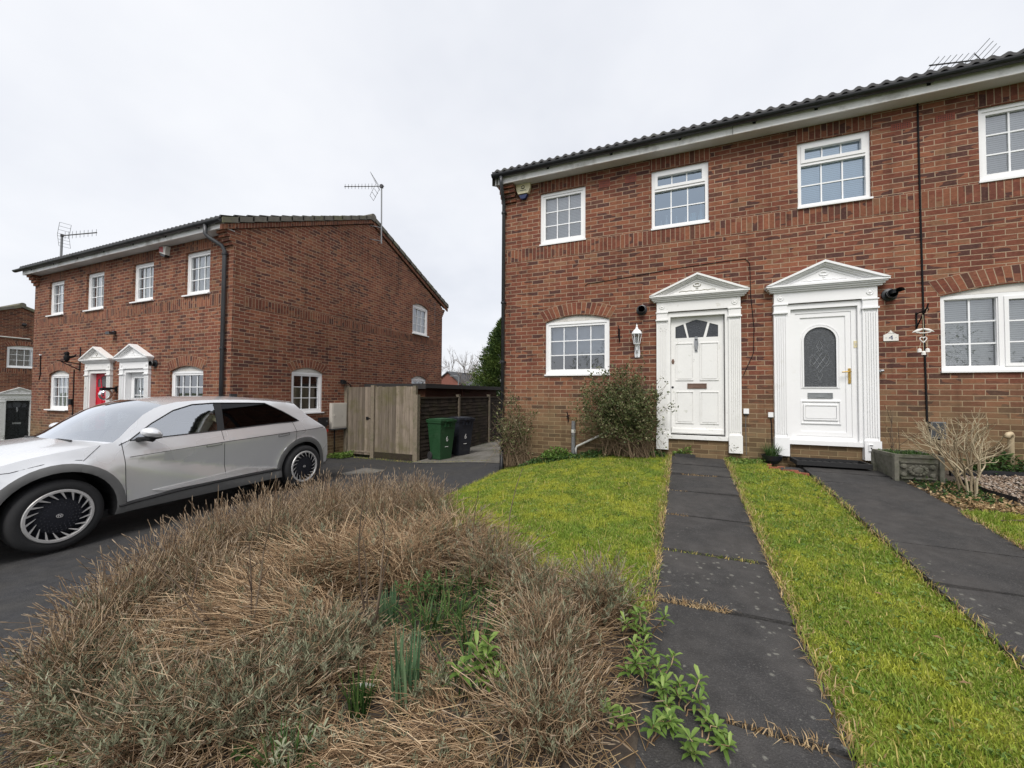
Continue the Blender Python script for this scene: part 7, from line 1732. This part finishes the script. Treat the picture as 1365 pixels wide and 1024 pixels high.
for k, (x, y, H) in enumerate([(-30.0, 50, 7.2), (-28.6, 51, 8.0), (-27.2, 50, 8.8), (-26.0, 49, 9.2), (-24.6, 50, 10.2), (-23.2, 51, 9.4), (-31.5, 52, 8.2), (-29.3, 47, 6.4), (-26.6, 46, 7.0), (-25.3, 47.5, 7.6), (-28.0, 55, 9.6), (-24.9, 56, 10.4)]): bare_tree('bare_tree', x, y, -.6, H, 'bare leafless tree in the distance between the two houses', 'distant bare trees between the houses', 40 + k, 1.2)
th = thing('far_house', (-27.4, 45, -.5), 'distant small red brick gable end between the two houses', 'house')
q = MB(); q.prism([(-30.5, -.5), (-25.2, -.5), (-25.2, 2.9), (-27.6, 4.7), (-30.5, 2.9)], 0, 1) if False else None
P = [(-30.4, -.5), (-25.2, -.5), (-25.2, 2.75), (-27.5, 4.5), (-30.4, 2.5)]; q.face([(a, 45, b) for a, b in P]); q.face([(-25.2, 45, -.5), (-25.2, 53, -.5), (-25.2, 53, 2.75), (-25.2, 45, 2.75)]); q.build('wall', 'wall_red', th)
q = MB()
for (a, b) in (((-27.5, 4.62), (-24.9, 2.62)), ((-27.5, 4.62), (-30.6, 2.4))): q.face([(a[0], 44.8, a[1]), (b[0], 44.8, b[1]), (b[0], 53.2, b[1]), (a[0], 53.2, a[1])]); q.face([(a[0], 44.8, a[1]), (b[0], 44.8, b[1]), (b[0], 44.8, b[1] - .16), (a[0], 44.8, a[1] - .16)])
q.build('roof', 'far_roof', th)
th = thing('far_house', (-18.4, 36, 0), 'distant grey hipped roof just above the shed', 'house')
q = MB(); q.box(-20., -16.2, 35, 39, -.5, 1.95); q.build('wall', 'infill', th)
q = MB(); A, B, C_, D_ = (-20.3, 34.7, 1.95), (-15.9, 34.7, 1.95), (-15.9, 39.3, 1.95), (-20.3, 39.3, 1.95); R0, R1 = (-18.6, 37, 3.5), (-17.6, 37, 3.5)
q.face([A, B, R1, R0]); q.face([B, C_, R1]); q.face([C_, D_, R0, R1]); q.face([D_, A, R0]); q.build('roof', 'far_roof', th)
th = thing('street_lamp', (-23.05, 40, -.5), 'thin grey street lamp in the distance above the shed roof', 'street lamp')
q = MB(); q.tube([(-23.05, 40, -.5), (-23.05, 40, 3.6)], .06, 8, raw=True); q.build('column', 'galv', th); q = MB(); q.tube([(-23.05, 40, 3.55), (-23.15, 39.9, 3.68), (-23.6, 39.6, 3.70)], .05, 8, raw=True); q.box(-23.9, -23.5, 39.45, 39.7, 3.64, 3.74); q.build('lamp_head', 'galv', th)
# hedge and bare trees over the road, which the panes and the car's flank reflect
th_ = []
n = 16000; xx = rng.uniform(-34, 26, n); zz = rng.random(n) ** 1.5 * (5.2 + 1.6 * np.sin(xx * .9) + 1.2 * np.sin(xx * 2.3)); C = np.stack([xx, -19 + rng.normal(0, .7, n), zz - .4], 1); D = rng.normal(size=(n, 3)); D /= np.linalg.norm(D, axis=1, keepdims=True); V, F, si = np_leaves(C, D, .32, .07)
tag(np_mesh('roadside_hedge', V, F, 'shrub_leaf', rnd=rng.random(n)[si]), 'dark hedge across the road, mirrored in the front windows', 'hedge', kind='stuff')
